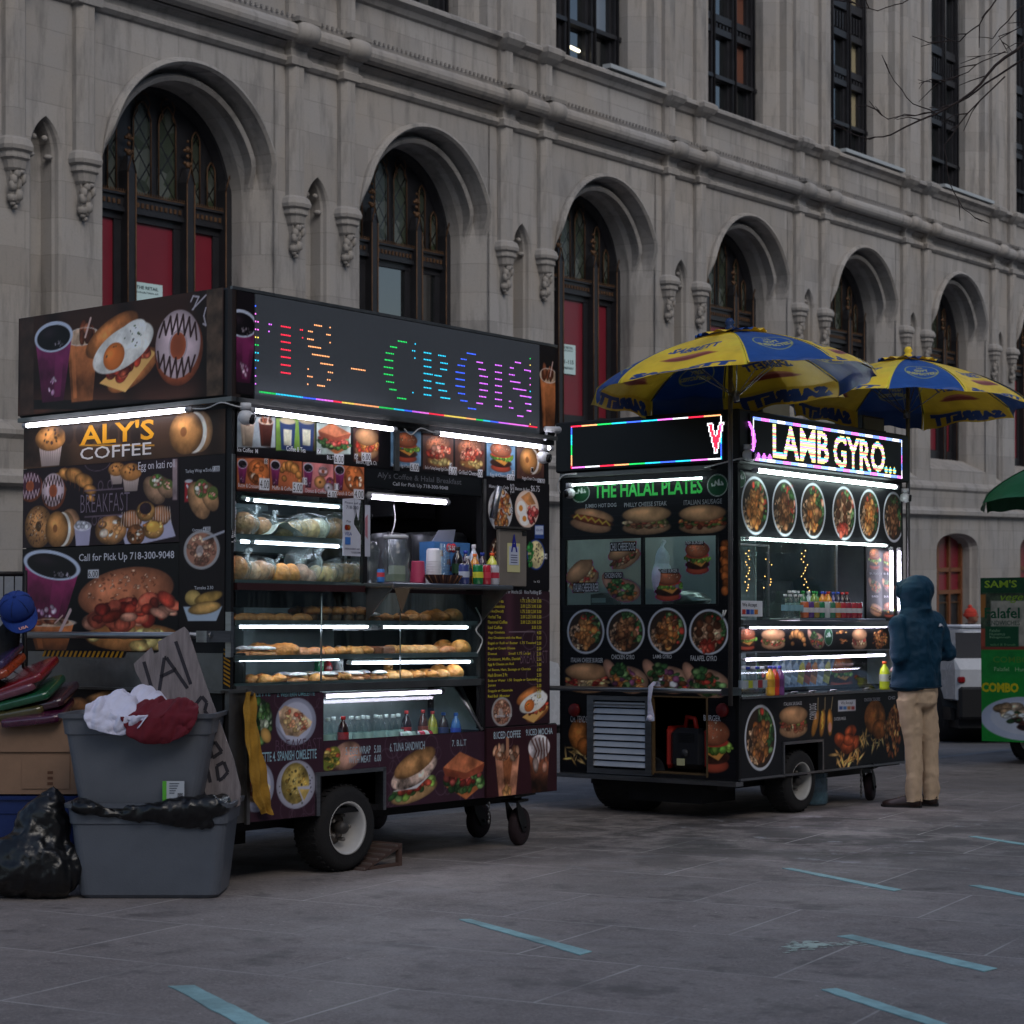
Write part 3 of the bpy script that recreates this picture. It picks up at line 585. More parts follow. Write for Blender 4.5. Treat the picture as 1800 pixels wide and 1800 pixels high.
# ---------- the long stone building ----------
BA = R(36.1); bu = np.array([math.sin(BA),math.cos(BA)]); bn = np.array([-math.cos(BA),math.sin(BA)]); BD = 20.0
o2 = bn*BD
BM = Matrix([[bu[0],bn[0],0,o2[0]],[bu[1],bn[1],0,o2[1]],[0,0,1,CH],[0,0,0,1]])   # local: x along, y into the house, z above the eye
def bpt(px,py,y=0.0):
    d = np.array([(px-900)/FPX,1]); t = (BD+y)/np.dot(d,bn); p = d*t; return np.dot(p,bu), (HOR-py)/FPX*t
def stonemat(name, base, bw=1.35, bh=.48, mort=.006, xz=True, dark=.0):
    m = bpy.data.materials.new(name); m.use_nodes=True; nt=m.node_tree; N=nt.nodes; L=nt.links; p=N['Principled BSDF']; p.inputs['Roughness'].default_value=.88
    tc=N.new('ShaderNodeTexCoord'); sx=N.new('ShaderNodeSeparateXYZ'); L.new(tc.outputs['Object'],sx.inputs[0])
    ad=N.new('ShaderNodeMath'); ad.operation='ADD'; L.new(sx.outputs[0],ad.inputs[0]); L.new(sx.outputs[1],ad.inputs[1])
    cx=N.new('ShaderNodeCombineXYZ'); L.new(ad.outputs[0],cx.inputs[0]); L.new(sx.outputs[2],cx.inputs[1])
    br=N.new('ShaderNodeTexBrick'); br.inputs['Scale'].default_value=1; br.inputs['Brick Width'].default_value=bw; br.inputs['Row Height'].default_value=bh; br.inputs['Mortar Size'].default_value=mort; br.inputs['Mortar Smooth'].default_value=.4; br.inputs['Bias'].default_value=0
    b=np.array(base); br.inputs['Color1'].default_value=(*(b*.86),1); br.inputs['Color2'].default_value=(*(b*1.12),1); br.inputs['Mortar'].default_value=(*(b*.72),1); L.new(cx.outputs[0],br.inputs['Vector'])
    def noise(s,d,stretch=(1,1,1),r=.6):
        mp=N.new('ShaderNodeMapping'); mp.inputs['Scale'].default_value=stretch; L.new(tc.outputs['Object'],mp.inputs[0]); n=N.new('ShaderNodeTexNoise'); n.inputs['Scale'].default_value=s; n.inputs['Detail'].default_value=d; n.inputs['Roughness'].default_value=r; L.new(mp.outputs[0],n.inputs['Vector']); return n.outputs[0]
    def mr(x,a,c,d,e): r=N.new('ShaderNodeMapRange'); r.inputs[1].default_value=a; r.inputs[2].default_value=c; r.inputs[3].default_value=d; r.inputs[4].default_value=e; L.new(x,r.inputs[0]); return r.outputs[0]
    def mix(f,a,c):
        x=N.new('ShaderNodeMix'); x.data_type='RGBA'; L.new(f,x.inputs[0]); L.new(a,x.inputs[6]); x.inputs[7].default_value=(*c,1); return x.outputs[2]
    c=mix(mr(noise(.5,6),.4,.7,0,.55),br.outputs['Color'],tuple(b*np.array([1.12,1.0,.84])))
    c=mix(mr(noise(1.6,8,(2.2,2.2,.35),.7),.50,.70,0,.85),c,tuple(b*.45))
    c=mix(mr(noise(30,4),.5,.75,0,.25),c,tuple(b*.6))
    c=mix(mr(noise(.9,5,(1,1,1)),.58,.72,0,.3),c,tuple(b*1.25))
    # soot gathers below ledges: a vertical streak pattern
    L.new(c,p.inputs['Base Color'])
    bp=N.new('ShaderNodeBump'); bp.inputs['Strength'].default_value=.25; bp.inputs['Distance'].default_value=.01; L.new(noise(25,6),bp.inputs['Height'])
    b2=N.new('ShaderNodeBump'); b2.inputs['Strength'].default_value=.4; b2.inputs['Distance'].default_value=.008; b2.invert=True; L.new(br.outputs['Fac'],b2.inputs['Height']); L.new(bp.outputs[0],b2.inputs['Normal']); L.new(b2.outputs[0],p.inputs['Normal'])
    return m
ST = (.278,.268,.262)
M_stone = stonemat('limestone_blocks', ST); M_stone2 = stonemat('limestone_carved', tuple(np.array(ST)*.98), 2.2, .62); M_ledge = stonemat('weathered_ledge', tuple(np.array(ST)*.72), 1.9, 3)
M_iron = nmat('black_iron_frame', S(34,34,38), rough=.42, var=.2, vscale=4)
M_gold = nmat('aged_gilding', S(86,62,42), rough=.6, metal=.3, var=.4, vscale=8)
M_red = nmat('red_hoarding', S(112,28,42), rough=.35, var=.12, vscale=1.2, spec=.6)
M_wood = nmat('orange_wood_frame', S(110,66,38), rough=.5, var=.2)
M_notice = nmat('notice_paper', None, rough=.6)
def paneglass(name, base, rough=.04, emit=0, ior=1.8):
    m = nmat(name, base, rough=rough, spec=.6, var=.0, ior=ior, emit=emit); return m
M_pane = paneglass('dark_window_glass', S(16,20,22), .02, 0, 2.3); M_blind = paneglass('window_with_cream_blind', S(150,140,112)); M_brickglass = paneglass('window_showing_brick_room', S(104,66,52))
M_skyp = paneglass('pale_window_glass', S(110,124,140))
def leadedmat():
    m=bpy.data.materials.new('leaded_glass'); m.use_nodes=True; N=m.node_tree.nodes; L=m.node_tree.links; p=N['Principled BSDF']; p.inputs['Roughness'].default_value=.25; p.inputs['Specular IOR Level'].default_value=.4
    tc=N.new('ShaderNodeTexCoord'); sp=N.new('ShaderNodeSeparateXYZ'); L.new(tc.outputs['Object'],sp.inputs[0])
    def M(op,a,b=None):
        x=N.new('ShaderNodeMath'); x.operation=op
        for i,q in enumerate((a,b)):
            if q is None: continue
            if hasattr(q,'links'): L.new(q,x.inputs[i])
            else: x.inputs[i].default_value=q
        return x.outputs[0]
    def lines(sx,sz,k):
        v=M('FRACT',M('ADD',M('MULTIPLY',sp.outputs[0],sx),M('MULTIPLY',sp.outputs[2],sz))); return M('LESS_THAN',M('ABSOLUTE',M('SUBTRACT',v,.5)),k)
    f=M('MAXIMUM',lines(3.6,2.6,.06),lines(-3.6,2.6,.06))
    vo=N.new('ShaderNodeTexVoronoi'); vo.inputs['Scale'].default_value=3.5; L.new(tc.outputs['Object'],vo.inputs['Vector'])
    cr=N.new('ShaderNodeValToRGB'); L.new(vo.outputs['Color'],cr.inputs[0]); e=cr.color_ramp; e.elements[0].color=(.018,.020,.018,1); e.elements[1].color=(.11,.12,.105,1); q=e.elements.new(.55); q.color=(.05,.058,.05,1); q=e.elements.new(.3); q.color=(.03,.04,.022,1)
    x=N.new('ShaderNodeMix'); x.data_type='RGBA'; L.new(f,x.inputs[0]); L.new(cr.outputs[0],x.inputs[6]); x.inputs[7].default_value=(.012,.012,.012,1); L.new(x.outputs[2],p.inputs['Base Color']); return m
M_lead = leadedmat()

house = empty('stone_building', BM, 'long grey limestone office building with round arches and black iron windows', 'building')
S0, BW = 16.5, 5.25; NB0, NB1 = -1, 9
SX0, SX1 = S0+BW*NB0-4, S0+BW*(NB1)+4
CX = .64*BW                                  # centre of the arch in its bay
SPR, AR = 5.13, 1.68
def facewall(mb, x0,x1,z0,z1,cx,r,zs,zb,y=0,n=24):
    """wall sheet with a round headed opening"""
    q = lambda p: mb.add([(a,y,b) for a,b in p],[tuple(range(len(p)))])
    q([(x0,z0),(cx-r,z0),(cx-r,zs),(x0,zs)]); q([(cx+r,z0),(x1,z0),(x1,zs),(cx+r,zs)])
    if zb>z0: q([(cx-r,z0),(cx+r,z0),(cx+r,zb),(cx-r,zb)])
    A=[(cx-r*math.cos(PI*i/n), zs+r*math.sin(PI*i/n)) for i in range(n+1)]
    q([(x0,zs),(cx-r,zs),(cx-r,z1),(x0,z1)]); q([(cx+r,zs),(x1,zs),(x1,z1),(cx+r,z1)])
    for (a,b),(c,d) in zip(A[:-1],A[1:]): q([(a,b),(c,d),(c,z1),(a,z1)])
def pointed(cx, w, zs, zt, n=8):
    """outline of a pointed niche head from left spring to right spring"""
    h = zt-zs; Rr = (w*w+h*h)/(2*w); L=[]
    am = math.asin(min(1,h/Rr))
    for i in range(n+1):
        a = am*i/n; L.append((cx-w+Rr-Rr*math.cos(a), zs+Rr*math.sin(a)))
    return L+[(2*cx-x,z) for x,z in L[::-1][1:]]
wl = MB()
SILL0 = 2.23
def bay_wall(x):
    nx, nw = x+.72, .27; zs, zt, zb = 5.12, 5.60, 1.70
    mx = x+1.05
    # left part with the pointed niche
    q = lambda p,y=0: wl.add([(a,y,b) for a,b in p],[tuple(range(len(p)))])
    q([(x-.25,1.55),(nx-nw,1.55),(nx-nw,zs),(x-.25,zs)]); q([(nx+nw,1.55),(x+1.62,1.55),(x+1.62,zs),(nx+nw,zs)]); q([(nx-nw,1.55),(nx+nw,1.55),(nx+nw,zb),(nx-nw,zb)])
    hd = pointed(nx,nw,zs,zt)
    q([(x-.25,zs),(nx-nw,zs),(nx-nw,7.2),(x-.25,7.2)]); q([(nx+nw,zs),(x+1.62,zs),(x+1.62,7.2),(nx+nw,7.2)])
    for (a,b),(c,d) in zip(hd[:-1],hd[1:]): q([(a,b),(c,d),(c,7.2),(a,7.2)])
    path = [(nx-nw,zb)]+hd+[(nx+nw,zb)]
    rings=[]
    for dr,dy in ((0,0),(.035,.03),(.05,.09),(.075,.12),(.085,.32)):
        rings.append([((a-nx)*(1-dr/nw)+nx, dy, zb+(b-zb)*(1-dr*.25/(zt-zb)) ) for a,b in path])
    wl.loft(rings, closed=False, caps=False)
    wl.add([rings[-1][i] for i in range(len(rings[-1]))],[tuple(range(len(rings[-1])))])
    wl.add([(nx-nw,0,zb),(nx+nw,0,zb),(nx+nw-.085,.32,zb+.25),(nx-nw+.085,.32,zb+.25)],[(0,1,2,3)])
    # cusps carved inside the niche head
    for sx in (-1,1):
        wl.ball((nx+sx*.15,.14,5.10),.055,5,sq=(1.1,1.2,.7)); wl.ball((nx+sx*.09,.14,5.34),.04,5,sq=(1,1.2,1)); 
    facewall(wl, x+1.62, x+BW-.25, 1.55, 7.2, x+CX, AR, SPR, SILL0-.28)
    # splayed sill under the window
    wl.add([(x+CX-AR,0,SILL0-.28),(x+CX+AR,0,SILL0-.28),(x+CX+1.41,.5,SILL0),(x+CX-1.41,.5,SILL0),(x+CX-1.41,.8,SILL0+.05),(x+CX+1.41,.8,SILL0+.05)],[(0,1,2,3),(3,2,5,4)])
    # reveal: plain splay on the jambs, moulded round the arch, the mouldings dying into the splay
    plain = [(1.68,0),(1.655,.036),(1.63,.07),(1.60,.115),(1.575,.15),(1.55,.19),(1.52,.235),(1.49,.28),(1.46,.325),(1.44,.36),(1.42,.39),(1.41,.42),(1.41,.80)]
    mould = [(1.71,-.07),(1.69,-.12),(1.645,-.135),(1.61,-.09),(1.60,.10),(1.585,.27),(1.535,.31),(1.52,.15),(1.47,.10),(1.42,.14),(1.45,.33),(1.41,.43),(1.41,.80)]
    rings=[[(x+CX-r,y,SILL0-.28+min(y,.5)*.56) for r,y in plain],[(x+CX-r,y,SPR-.1) for r,y in plain]]
    n=40
    for i in range(n+1):
        a=PI*i/n; t=min(1,min(i,n-i)/5.0); t=t*t*(3-2*t)
        rings.append([(x+CX-(m[0]*t+p[0]*(1-t))*math.cos(a), m[1]*t+p[1]*(1-t), SPR+(m[0]*t+p[0]*(1-t))*math.sin(a)) for m,p in zip(mould,plain)])
    rings+= [[(x+CX+r,y,SPR-.1) for r,y in plain],[(x+CX+r,y,SILL0-.28+min(y,.5)*.56) for r,y in plain]]
    wl.loft([list(r) for r in rings], closed=False, caps=False, smooth=False)
    # outer lip of the hood
    H=[]
    for i in range(n+1):
        a=PI*i/n; t=min(1,min(i,n-i)/5.0); q2=1.68+.03*t; H.append([(x+CX-(q2-.01)*math.cos(a),.01,SPR+(q2-.01)*math.sin(a)),(x+CX-q2*math.cos(a),-.07*t,SPR+q2*math.sin(a))])
    wl.loft(H, closed=False, caps=False)
    # frieze, parapet band, then the upper storey with its tall window
    q([(x-.25,7.2),(x+BW-.25,7.2),(x+BW-.25,8.62),(x-.25,8.62)])
    ux0,ux1=x+CX-1.62,x+CX+1.62
    q([(x-.25,8.62),(ux0,8.62),(ux0,17),(x-.25,17)]); q([(ux1,8.62),(x+BW-.25,8.62),(x+BW-.25,17),(ux1,17)]); q([(ux0,8.62),(ux1,8.62),(ux1,8.70),(ux0,8.70)])
    for sg,xx in ((1,ux0),(-1,ux1)):
        wl.add([(xx,0,8.7),(xx,0,17),(xx+sg*.02,.16,17),(xx+sg*.02,.16,8.7),(xx+sg*.10,.2,8.7),(xx+sg*.10,.2,17),(xx+sg*.26,.42,8.7),(xx+sg*.26,.42,17),(xx+sg*.26,.8,8.7),(xx+sg*.26,.8,17)],[(0,1,2,3),(3,2,5,4),(4,5,7,6),(6,7,9,8)])
    wl.add([(ux0,0,8.70),(ux1,0,8.70),(ux1,.8,8.74),(ux0,.8,8.74)],[(0,1,2,3)])
    # basement storey with its flat arched doorway
    bx, bw_, zs2 = x+CX-.12, 1.24, .0
    q([(x-.25,-6),(bx-bw_,-6),(bx-bw_,zs2),(x-.25,zs2)],-.02); q([(bx+bw_,-6),(x+BW-.25,-6),(x+BW-.25,zs2),(bx+bw_,zs2)],-.02)
    A=[(bx-bw_*math.cos(PI*i/16), zs2+.40*math.sin(PI*i/16)**.8 if 0<i<16 else zs2) for i in range(17)]
    q([(x-.25,zs2),(bx-bw_,zs2),(bx-bw_,.90),(x-.25,.90)],-.02); q([(bx+bw_,zs2),(x+BW-.25,zs2),(x+BW-.25,.90),(bx+bw_,.90)],-.02)
    for (a,b),(c,d) in zip(A[:-1],A[1:]): q([(a,b),(c,d),(c,.90),(a,.90)],-.02)
    pth=[(bx-bw_,-6)]+A+[(bx+bw_,-6)]
    wl.loft([[(a,-.02,b) for a,b in pth],[(bx+(a-bx)*.96,.12,b-.03) for a,b in pth],[(bx+(a-bx)*.92,.16,b-.05) for a,b in pth],[(bx+(a-bx)*.92,.45,b-.05) for a,b in pth]],closed=False,caps=False)
for k in range(NB0, NB1): bay_wall(S0+BW*k)
for (a,b) in ((SX0,S0+BW*NB0-.25),(S0+BW*NB1-.25,SX1)): wl.box(a,b,0,.3,-6,17)
wl.box(SX0,SX1,6.5,6.9,-6,17); wl.box(SX0,SX0+.3,.3,6.5,-6,17); wl.box(SX1-.3,SX1,.3,6.5,-6,17)
wl.build('wall', M_stone, house)
# base course, string course, bamboo cornice, sill course
def extr(mb, prof, x0, x1, mat=0):
    mb.loft([[(x0,y,z) for y,z in prof],[(x1,y,z) for y,z in prof]], mat=mat, caps=True)
bc = MB()
extr(bc,[(.02,1.66),(-.07,1.60),(-.13,1.52),(-.13,1.46),(-.08,1.40),(-.06,1.02),(-.10,.97),(-.16,.93),(-.16,.84),(-.05,.80),(.02,.80)],SX0,SX1); bc.build('base_course', M_stone2, house)
COLX = [S0+BW*k+d for k in range(NB0,NB1+1) for d in (0,1.16)]; CW=.32
co = MB()
extr(co,[(.02,7.30),(-.05,7.28),(-.09,7.24),(-.09,7.19),(-.04,7.14),(.02,7.12)],SX0,SX1)
prof=[(-.19+.135*math.cos(2*PI*i/14), 7.60+.135*math.sin(2*PI*i/14)) for i in range(14)]; extr(co,prof,SX0,SX1)
extr(co,[(.02,7.50),(-.12,7.46),(-.02,7.40),(.02,7.36)],SX0,SX1)
for c in COLX:
    for dx,rr,yy in ((.0,.155,-.27),): 
        r8=[[(c-.06+(CW+.12)*t, -.27+rr*s_*math.cos(2*PI*i/14), 7.60+rr*s_*math.sin(2*PI*i/14)) for i in range(14)] for t,s_ in ((0,.6),(.12,1),(.5,1.06),(.88,1),(1,.6))]; co.loft(r8,smooth=True)
    co.loft([[(c+CW/2+sx*(CW/2+e),-.12-e*1.2 if sy<0 else 0,z) for sx,sy in ((-1,-1),(1,-1),(1,1),(-1,1))] for z,e in ((7.12,.0),(7.14,.05),(7.24,.06),(7.28,.015),(7.38,.015),(7.44,.06),(7.50,.10),(7.56,.10))])
co.build('cornice', M_stone2, house)
lg = MB(); extr(lg,[(.02,7.86),(-.16,7.82),(-.20,7.79),(-.20,7.74),(-.10,7.72),(.02,7.72)],SX0,SX1)
for c in COLX: lg.box(c-.08,c+CW+.08,-.36,-.20,7.735,7.80)
i=SX0
while i<SX1: lg.box(i,i+.035,-.235,-.2,7.80,7.845); i+=.11
lg.build('ledge', M_ledge, house)
sl = MB(); extr(sl,[(.02,8.72),(-.15,8.70),(-.20,8.66),(-.20,8.60),(-.10,8.54),(-.05,8.46),(.02,8.42)],SX0,SX1)
for c in COLX: sl.loft([[(c+CW/2+sx*(CW/2+e),-.16-e*1.6 if sy<0 else 0,z) for sx,sy in ((-1,-1),(1,-1),(1,1),(-1,1))] for z,e in ((8.42,.0),(8.50,.06),(8.58,.10),(8.66,.10),(8.72,.05))])
sl.build('sill_course', M_stone2, house)
# pilasters: chamfered shafts, each ending in a carved corbel
def shaft(z0,z1):
    m=MB(); c=.07; d=.15
    m.loft([[(0,0,z),(0,-d+c,z),(c,-d,z),(CW-c,-d,z),(CW,-d+c,z),(CW,0,z)] for z in (z0,z1)]); 
    return m
def corbel_mb():
    m=MB(); w=CW/2
    prof=[(.0,5.20,.0),(.10,5.18,.0),(.13,5.12,0),(.13,5.07,0),(.06,5.02,0),(.05,4.96,0),(.0,4.92,0)]
    def sec(z,e,dd): return [(w+sx*(w+e)*k, yy, z) for sx,k,yy in ((-1,1,0),(-1,1,-dd*.55),(-1,.72,-dd*.9),(0,0,-dd),(1,.72,-dd*.9),(1,1,-dd*.55),(1,1,0))]
    m.loft([sec(5.22,.01,.16),sec(5.18,.05,.22),(sec(5.10,.075,.25)),sec(5.05,.065,.24),sec(5.02,.02,.2),sec(4.95,.03,.21),sec(4.92,-.01,.18),sec(4.82,-.03,.17),sec(4.79,-.05,.14)][::-1])
    rd=random.Random(3)
    for i in range(13):
        t=i/12; z=4.78-.44*t; ww=(w-.03)*(1-.8*t); m.ball((w+(-1)**i*ww*rd.uniform(.2,1),-.05-.10*(1-t)*rd.random(),z),.085*(1-.3*t)*rd.uniform(.7,1.15),3,sq=(rd.uniform(.5,1.2),rd.uniform(.6,1.1),rd.uniform(.5,1.3)))
    m.loft([[(w-.10,0,4.8),(w-.10,-.10,4.8),(w+.10,-.10,4.8),(w+.10,0,4.8)],[(w-.04,0,4.38),(w-.04,-.03,4.38),(w+.04,-.03,4.38),(w+.04,0,4.38)]])
    return m
pl0=None
for c in COLX:
    if pl0 is None:
        pl0=shaft(5.18,7.15).build('pilaster',M_stone2,house,(c,0,0)); cb0=corbel_mb().build('corbel',M_stone2,pl0); up0=shaft(7.84,8.45).build('pilaster',M_stone2,house,(c,0,0)); tp0=shaft(8.70,17).build('pilaster',M_stone2,house,(c,0,0))
    else:
        for src in (pl0,up0,tp0):
            p=src.copy(); COL.objects.link(p); p.parent=house; p.location=(c,0,0)
            if src is pl0: q=cb0.copy(); COL.objects.link(q); q.parent=p
# ---- arched windows ----
def archw(kind, idx):
    x=S0+BW*idx+CX; W=1.41; Y=.78; T0,T1=4.70,4.98
    m=MB(); n=28
    A=[(W*math.cos(PI*i/n), SPR+(W)*math.sin(PI*i/n)) for i in range(n+1)]
    # head plate
    m.add([(a,Y+.02,b) for a,b in A]+[(-W,Y+.02,T1),(W,Y+.02,T1)],[tuple(range(n+3))])
    # rim of the head
    m.loft([[(W*math.cos(PI*i/n)*k,yy,SPR+W*math.sin(PI*i/n)*k) for k,yy in ((1,Y-.12),(.965,Y-.12),(.95,Y-.06),(.93,Y+.01))] for i in range(n+1)],closed=False,caps=False)
    # transom with dentils
    m.box(-W,W,Y-.12,Y+.05,T1-.05,T1); m.box(-W,W,Y-.08,Y+.05,T0+.06,T1-.05); m.box(-W,W,Y-.11,Y+.05,T0,T0+.06)
    cols=[-W+.05,-.57,.57,W-.05]
    for c in (cols[1],cols[2],cols[0],cols[3]):
        m.box(c-.085,c+.085,Y-.16,Y+.05,SILL0+.02,5.28)
        m.loft([[(c-.085,Y-.16,5.28),(c+.085,Y-.16,5.28),(c+.085,Y,5.28),(c-.085,Y,5.28)],[(c-.02,Y-.1,5.50),(c+.02,Y-.1,5.50),(c+.02,Y-.02,5.50),(c-.02,Y-.02,5.50)]])
    segs=[(cols[0]+.08,cols[1]-.085),(cols[1]+.085,cols[2]-.085),(cols[2]+.085,cols[3]-.08)]
    for a,b in segs:
        for (p,q) in ((a,a+.045),(b-.13,b)): m.box(p,q,Y-.03,Y+.06,SILL0+.02,T0)
        m.box(a,b,Y-.04,Y+.06,T0-.10,T0); m.box(a,b,Y-.04,Y+.06,SILL0+.02,SILL0+.25)
        if kind!='red': m.box(a,b,Y-.05,Y+.05,3.30,3.40)
    f=m.build('arched_window',M_iron,house,(x,0,0))
    g=MB(); red=MB(); gl=MB()
    for c in cols:
        for dx in (-.075,.075): g.tube([(c+dx,Y-.165,SILL0+.02),(c+dx,Y-.165,5.25)],.012,4)
        g.tube([(c-.08,Y-.165,5.25),(c,Y-.165,5.5),(c+.08,Y-.165,5.25)],.012,4)
        if abs(c)<1:
            for zz,r in ((5.54,.05),(5.66,.035),(5.76,.05),(5.88,.025)): g.ball((c,Y-.1,zz),r,4,sq=(1,.7,1))
            for sx in (-1,1):
                for zz in (5.56,5.74): g.ball((c+sx*.06,Y-.1,zz),.028,3)
        else:
            g.tube([(c,Y-.1,5.45),(c,Y-.1,5.72)],.018,4); g.tube([(c-.08,Y-.1,5.62),(c+.08,Y-.1,5.62)],.018,4)
    i=-W+.1
    while i<W-.1:
        if min(abs(i-c) for c in cols)>.12: g.box(i,i+.045,Y-.095,Y-.08,T0+.10,T0+.165)
        i+=.09
    g.box(-W,W,Y-.125,Y-.119,T1-.018,T1-.004)
    i=-W+.03
    while i<W: g.box(i,i+.014,Y-.13,Y-.12,T1,T1+.03); i+=.045
    # lancets
    for (a,b) in segs:
        k=2 if b-a<.9 else 3
        k=2
        wd=(b-a)/k
        for j in range(k):
            cx=a+wd*(j+.5); hw=wd/2-.075; top=SPR+math.sqrt(max(.02,(W-.1)**2-(abs(cx)+hw*.5)**2))-.06
            zs=max(T1+.18, top-hw*1.9)
            hd=pointed(cx,hw,zs,max(top,zs+.1),6); P=[(cx-hw,T1+.02)]+hd+[(cx+hw,T1+.02)]
            gl.add([(p,Y+.005,q) for p,q in P],[tuple(range(len(P)))])
            g.tube([(p,Y-.02,q) for p,q in P],.014,4)
            for sx in (-1,1):
                mm=MB(); m2=[(cx+sx*hw*1.0,zs+.05),(cx+sx*hw*.55,zs+.16),(cx+sx*hw*.85,zs+.30),(cx+sx*hw*.40,zs+.42),(cx,max(top,zs+.1)+.1)]
                if top>zs+.25: g.tube([(p,Y-.03,q) for p,q in m2],.011,4)
    g.build('gilded_trim',M_gold,f); gl.build('leaded_light',M_lead,f)
    for j,(a,b) in enumerate(segs):
        p=MB()
        if kind=='red':
            p.box(a+.035,b-.12,Y+.0,Y+.02,SILL0+.22,T0-.08); p.build('red_panel',M_red,f)
        else:
            p.box(a+.1,b-.12,Y+.0,Y+.02,SILL0+.22,3.31); p.box(a+.1,b-.12,Y+.0,Y+.02,3.39,T0-.08); p.build('glass_pane',M_pane,f)
    return f
for k in range(NB0,NB1): archw('red' if k not in (1,4) else 'glass', k)
# notices pasted on the red panels
def notice(px0,py0,px1,py1,lines):
    a,b=bpt(px0,py0,.76),bpt(px1,py1,.76); x0,x1,z0,z1=a[0],b[0],min(a[1],b[1]),max(a[1],b[1]); m=MB()
    m.box(x0,x1,.752,.757,z0,z1,S(188,214,216))
    for t,fy,fh,fw in lines:
        v,tr=text_tris(t,.02); lo,hi=v.min(0),v.max(0); v=(v-lo)/(hi-lo); h=z1-z0; W=(x1-x0)
        m.add(np.stack([x0+W*(.5-fw/2)+v[:,0]*W*fw, np.full(len(v),.749), z1-h*fy-h*fh+v[:,1]*h*fh],-1),tr,S(50,70,78))
    return m.build('notice_sheet',M_notice,house)
notice(231,494,285,560,[('THE RETAIL',.10,.10,.72),('COLLECTION AT',.27,.05,.72)])
notice(980,603,1011,659,[('THE RETAIL',.07,.08,.7),('COLLECTION AT',.19,.05,.7),('111-115',.52,.14,.78),('BROADWAY',.76,.09,.78)])
notice(1633,650,1646,690,[('111-115',.5,.14,.7)])
# upper windows
def upw(idx, cA, cB):
    x=S0+BW*idx+CX; W=1.36; Y=.72; m=MB(); cols=[-W+.14,-.10,W-.14]; zt=16.8
    for c,ww in ((-W+.13,.15),(-.42,.17),(.45,.17),(W-.13,.15)):
        m.box(c-ww,c+ww,Y-.06,Y+.1,8.74,zt); m.box(c-ww*.5,c+ww*.5,Y-.14,Y-.06,8.74,zt); m.tube([(c,Y-.16,8.74),(c,Y-.16,zt)],.03,6)
    for z0,z1 in ((8.74,8.86),(10.55,10.68),(10.80,10.95),(11.65,11.80),(12.3,12.5),(13.9,14.1)): m.box(-W,W,Y-.12,Y+.1,z0,z1)
    m.box(-W,W,Y-.02,Y+.1,10.68,10.80); m.box(-W,W,Y-.02,Y+.1,11.8,12.3)
    i=-W
    while i<W:
        m.box(i,i+.04,Y-.10,Y-.02,11.85,12.22); m.box(i,i+.05,Y-.10,Y-.02,10.7,10.78); i+=.14
    m.box(-W,W,Y-.16,Y-.0,9.62,9.70)
    f=m.build('sash_window',M_iron,house,(x,0,0))
    for (a,b),mt in (((-W+.28,-.59),cA),((-.25,.28),cB),((.62,W-.28),cA)):
        p=MB(); p.box(a,b,Y+.02,Y+.05,8.8,9.63); p.build('glass_pane',M_pane,f); p=MB(); p.box(a,b,Y+.02,Y+.05,9.69,10.6); p.box(a,b,Y+.02,Y+.05,10.9,11.7); p.box(a,b,Y+.02,Y+.05,12.45,14); p.build('glass_pane',mt,f)
for k in range(NB0,NB1): upw(k, [M_pane,M_skyp,M_blind,M_brickglass,M_blind][k%5] if k!=2 else M_skyp, M_pane)
# snow guard boards on some upper sills, lit tube in one room
for k in (2,4,5,6):
    m=MB(); x=S0+BW*k; m.box(x+CX-.2 if k==2 else x+CX-1.3,x+CX+1.7,-.22,-.04,8.725,8.80); m.build('sill_board',nmat('pale_sill_board',S(150,156,160),rough=.5),house)
m=MB(); a=bpt(997,80,.73); b=bpt(1018,90,.73); m.tube([(a[0],.73,a[1]),(b[0],.73,b[1])],.03,6); m.build('room_light',lampmat('room_light',(1,.9,.6),1.6),house)
# basement doors
for k in range(NB0,NB1):
    x=S0+BW*k+CX-.12; m=MB(); Y=.44
    for c in (-1.08,-.35,.35,1.08): m.box(c-.05,c+.05,Y-.1,Y,-6,.4)
    for z in (-.5,-1.05): m.box(-1.05,1.05,Y-.1,Y,z-.05,z+.05)
    f=m.build('doorway_frame',M_wood,house,(x,0,0)); p=MB()
    for a,b in ((-1,-.4),(-.3,.3),(.4,1)): p.box(a,b,Y-.03,Y-.01,-.45,.35); p.box(a,b,Y-.03,Y-.01,-1.0,-.55)
    p.build('red_panel',M_red,f); p=MB(); p.box(-1,1,Y-.02,Y+.02,-6,-1.1,); p.build('door_leaf',M_iron,f)
    p=MB(); p.box(-1.0,-.62,Y-.045,Y-.035,-.40,.10,S(180,196,200)); p.build('notice_sheet',M_notice,f)
    p=MB()
    for a,b in ((-.28,.28),(.42,.98),(-.98,-.42)):
        for xx in (a,b-.03): p.box(xx,xx+.03,Y-.06,Y-.03,-3.2,-1.3)
        p.box(a,b,Y-.06,Y-.03,-1.33,-1.3)
    p.build('gilded_trim',M_gold,f)

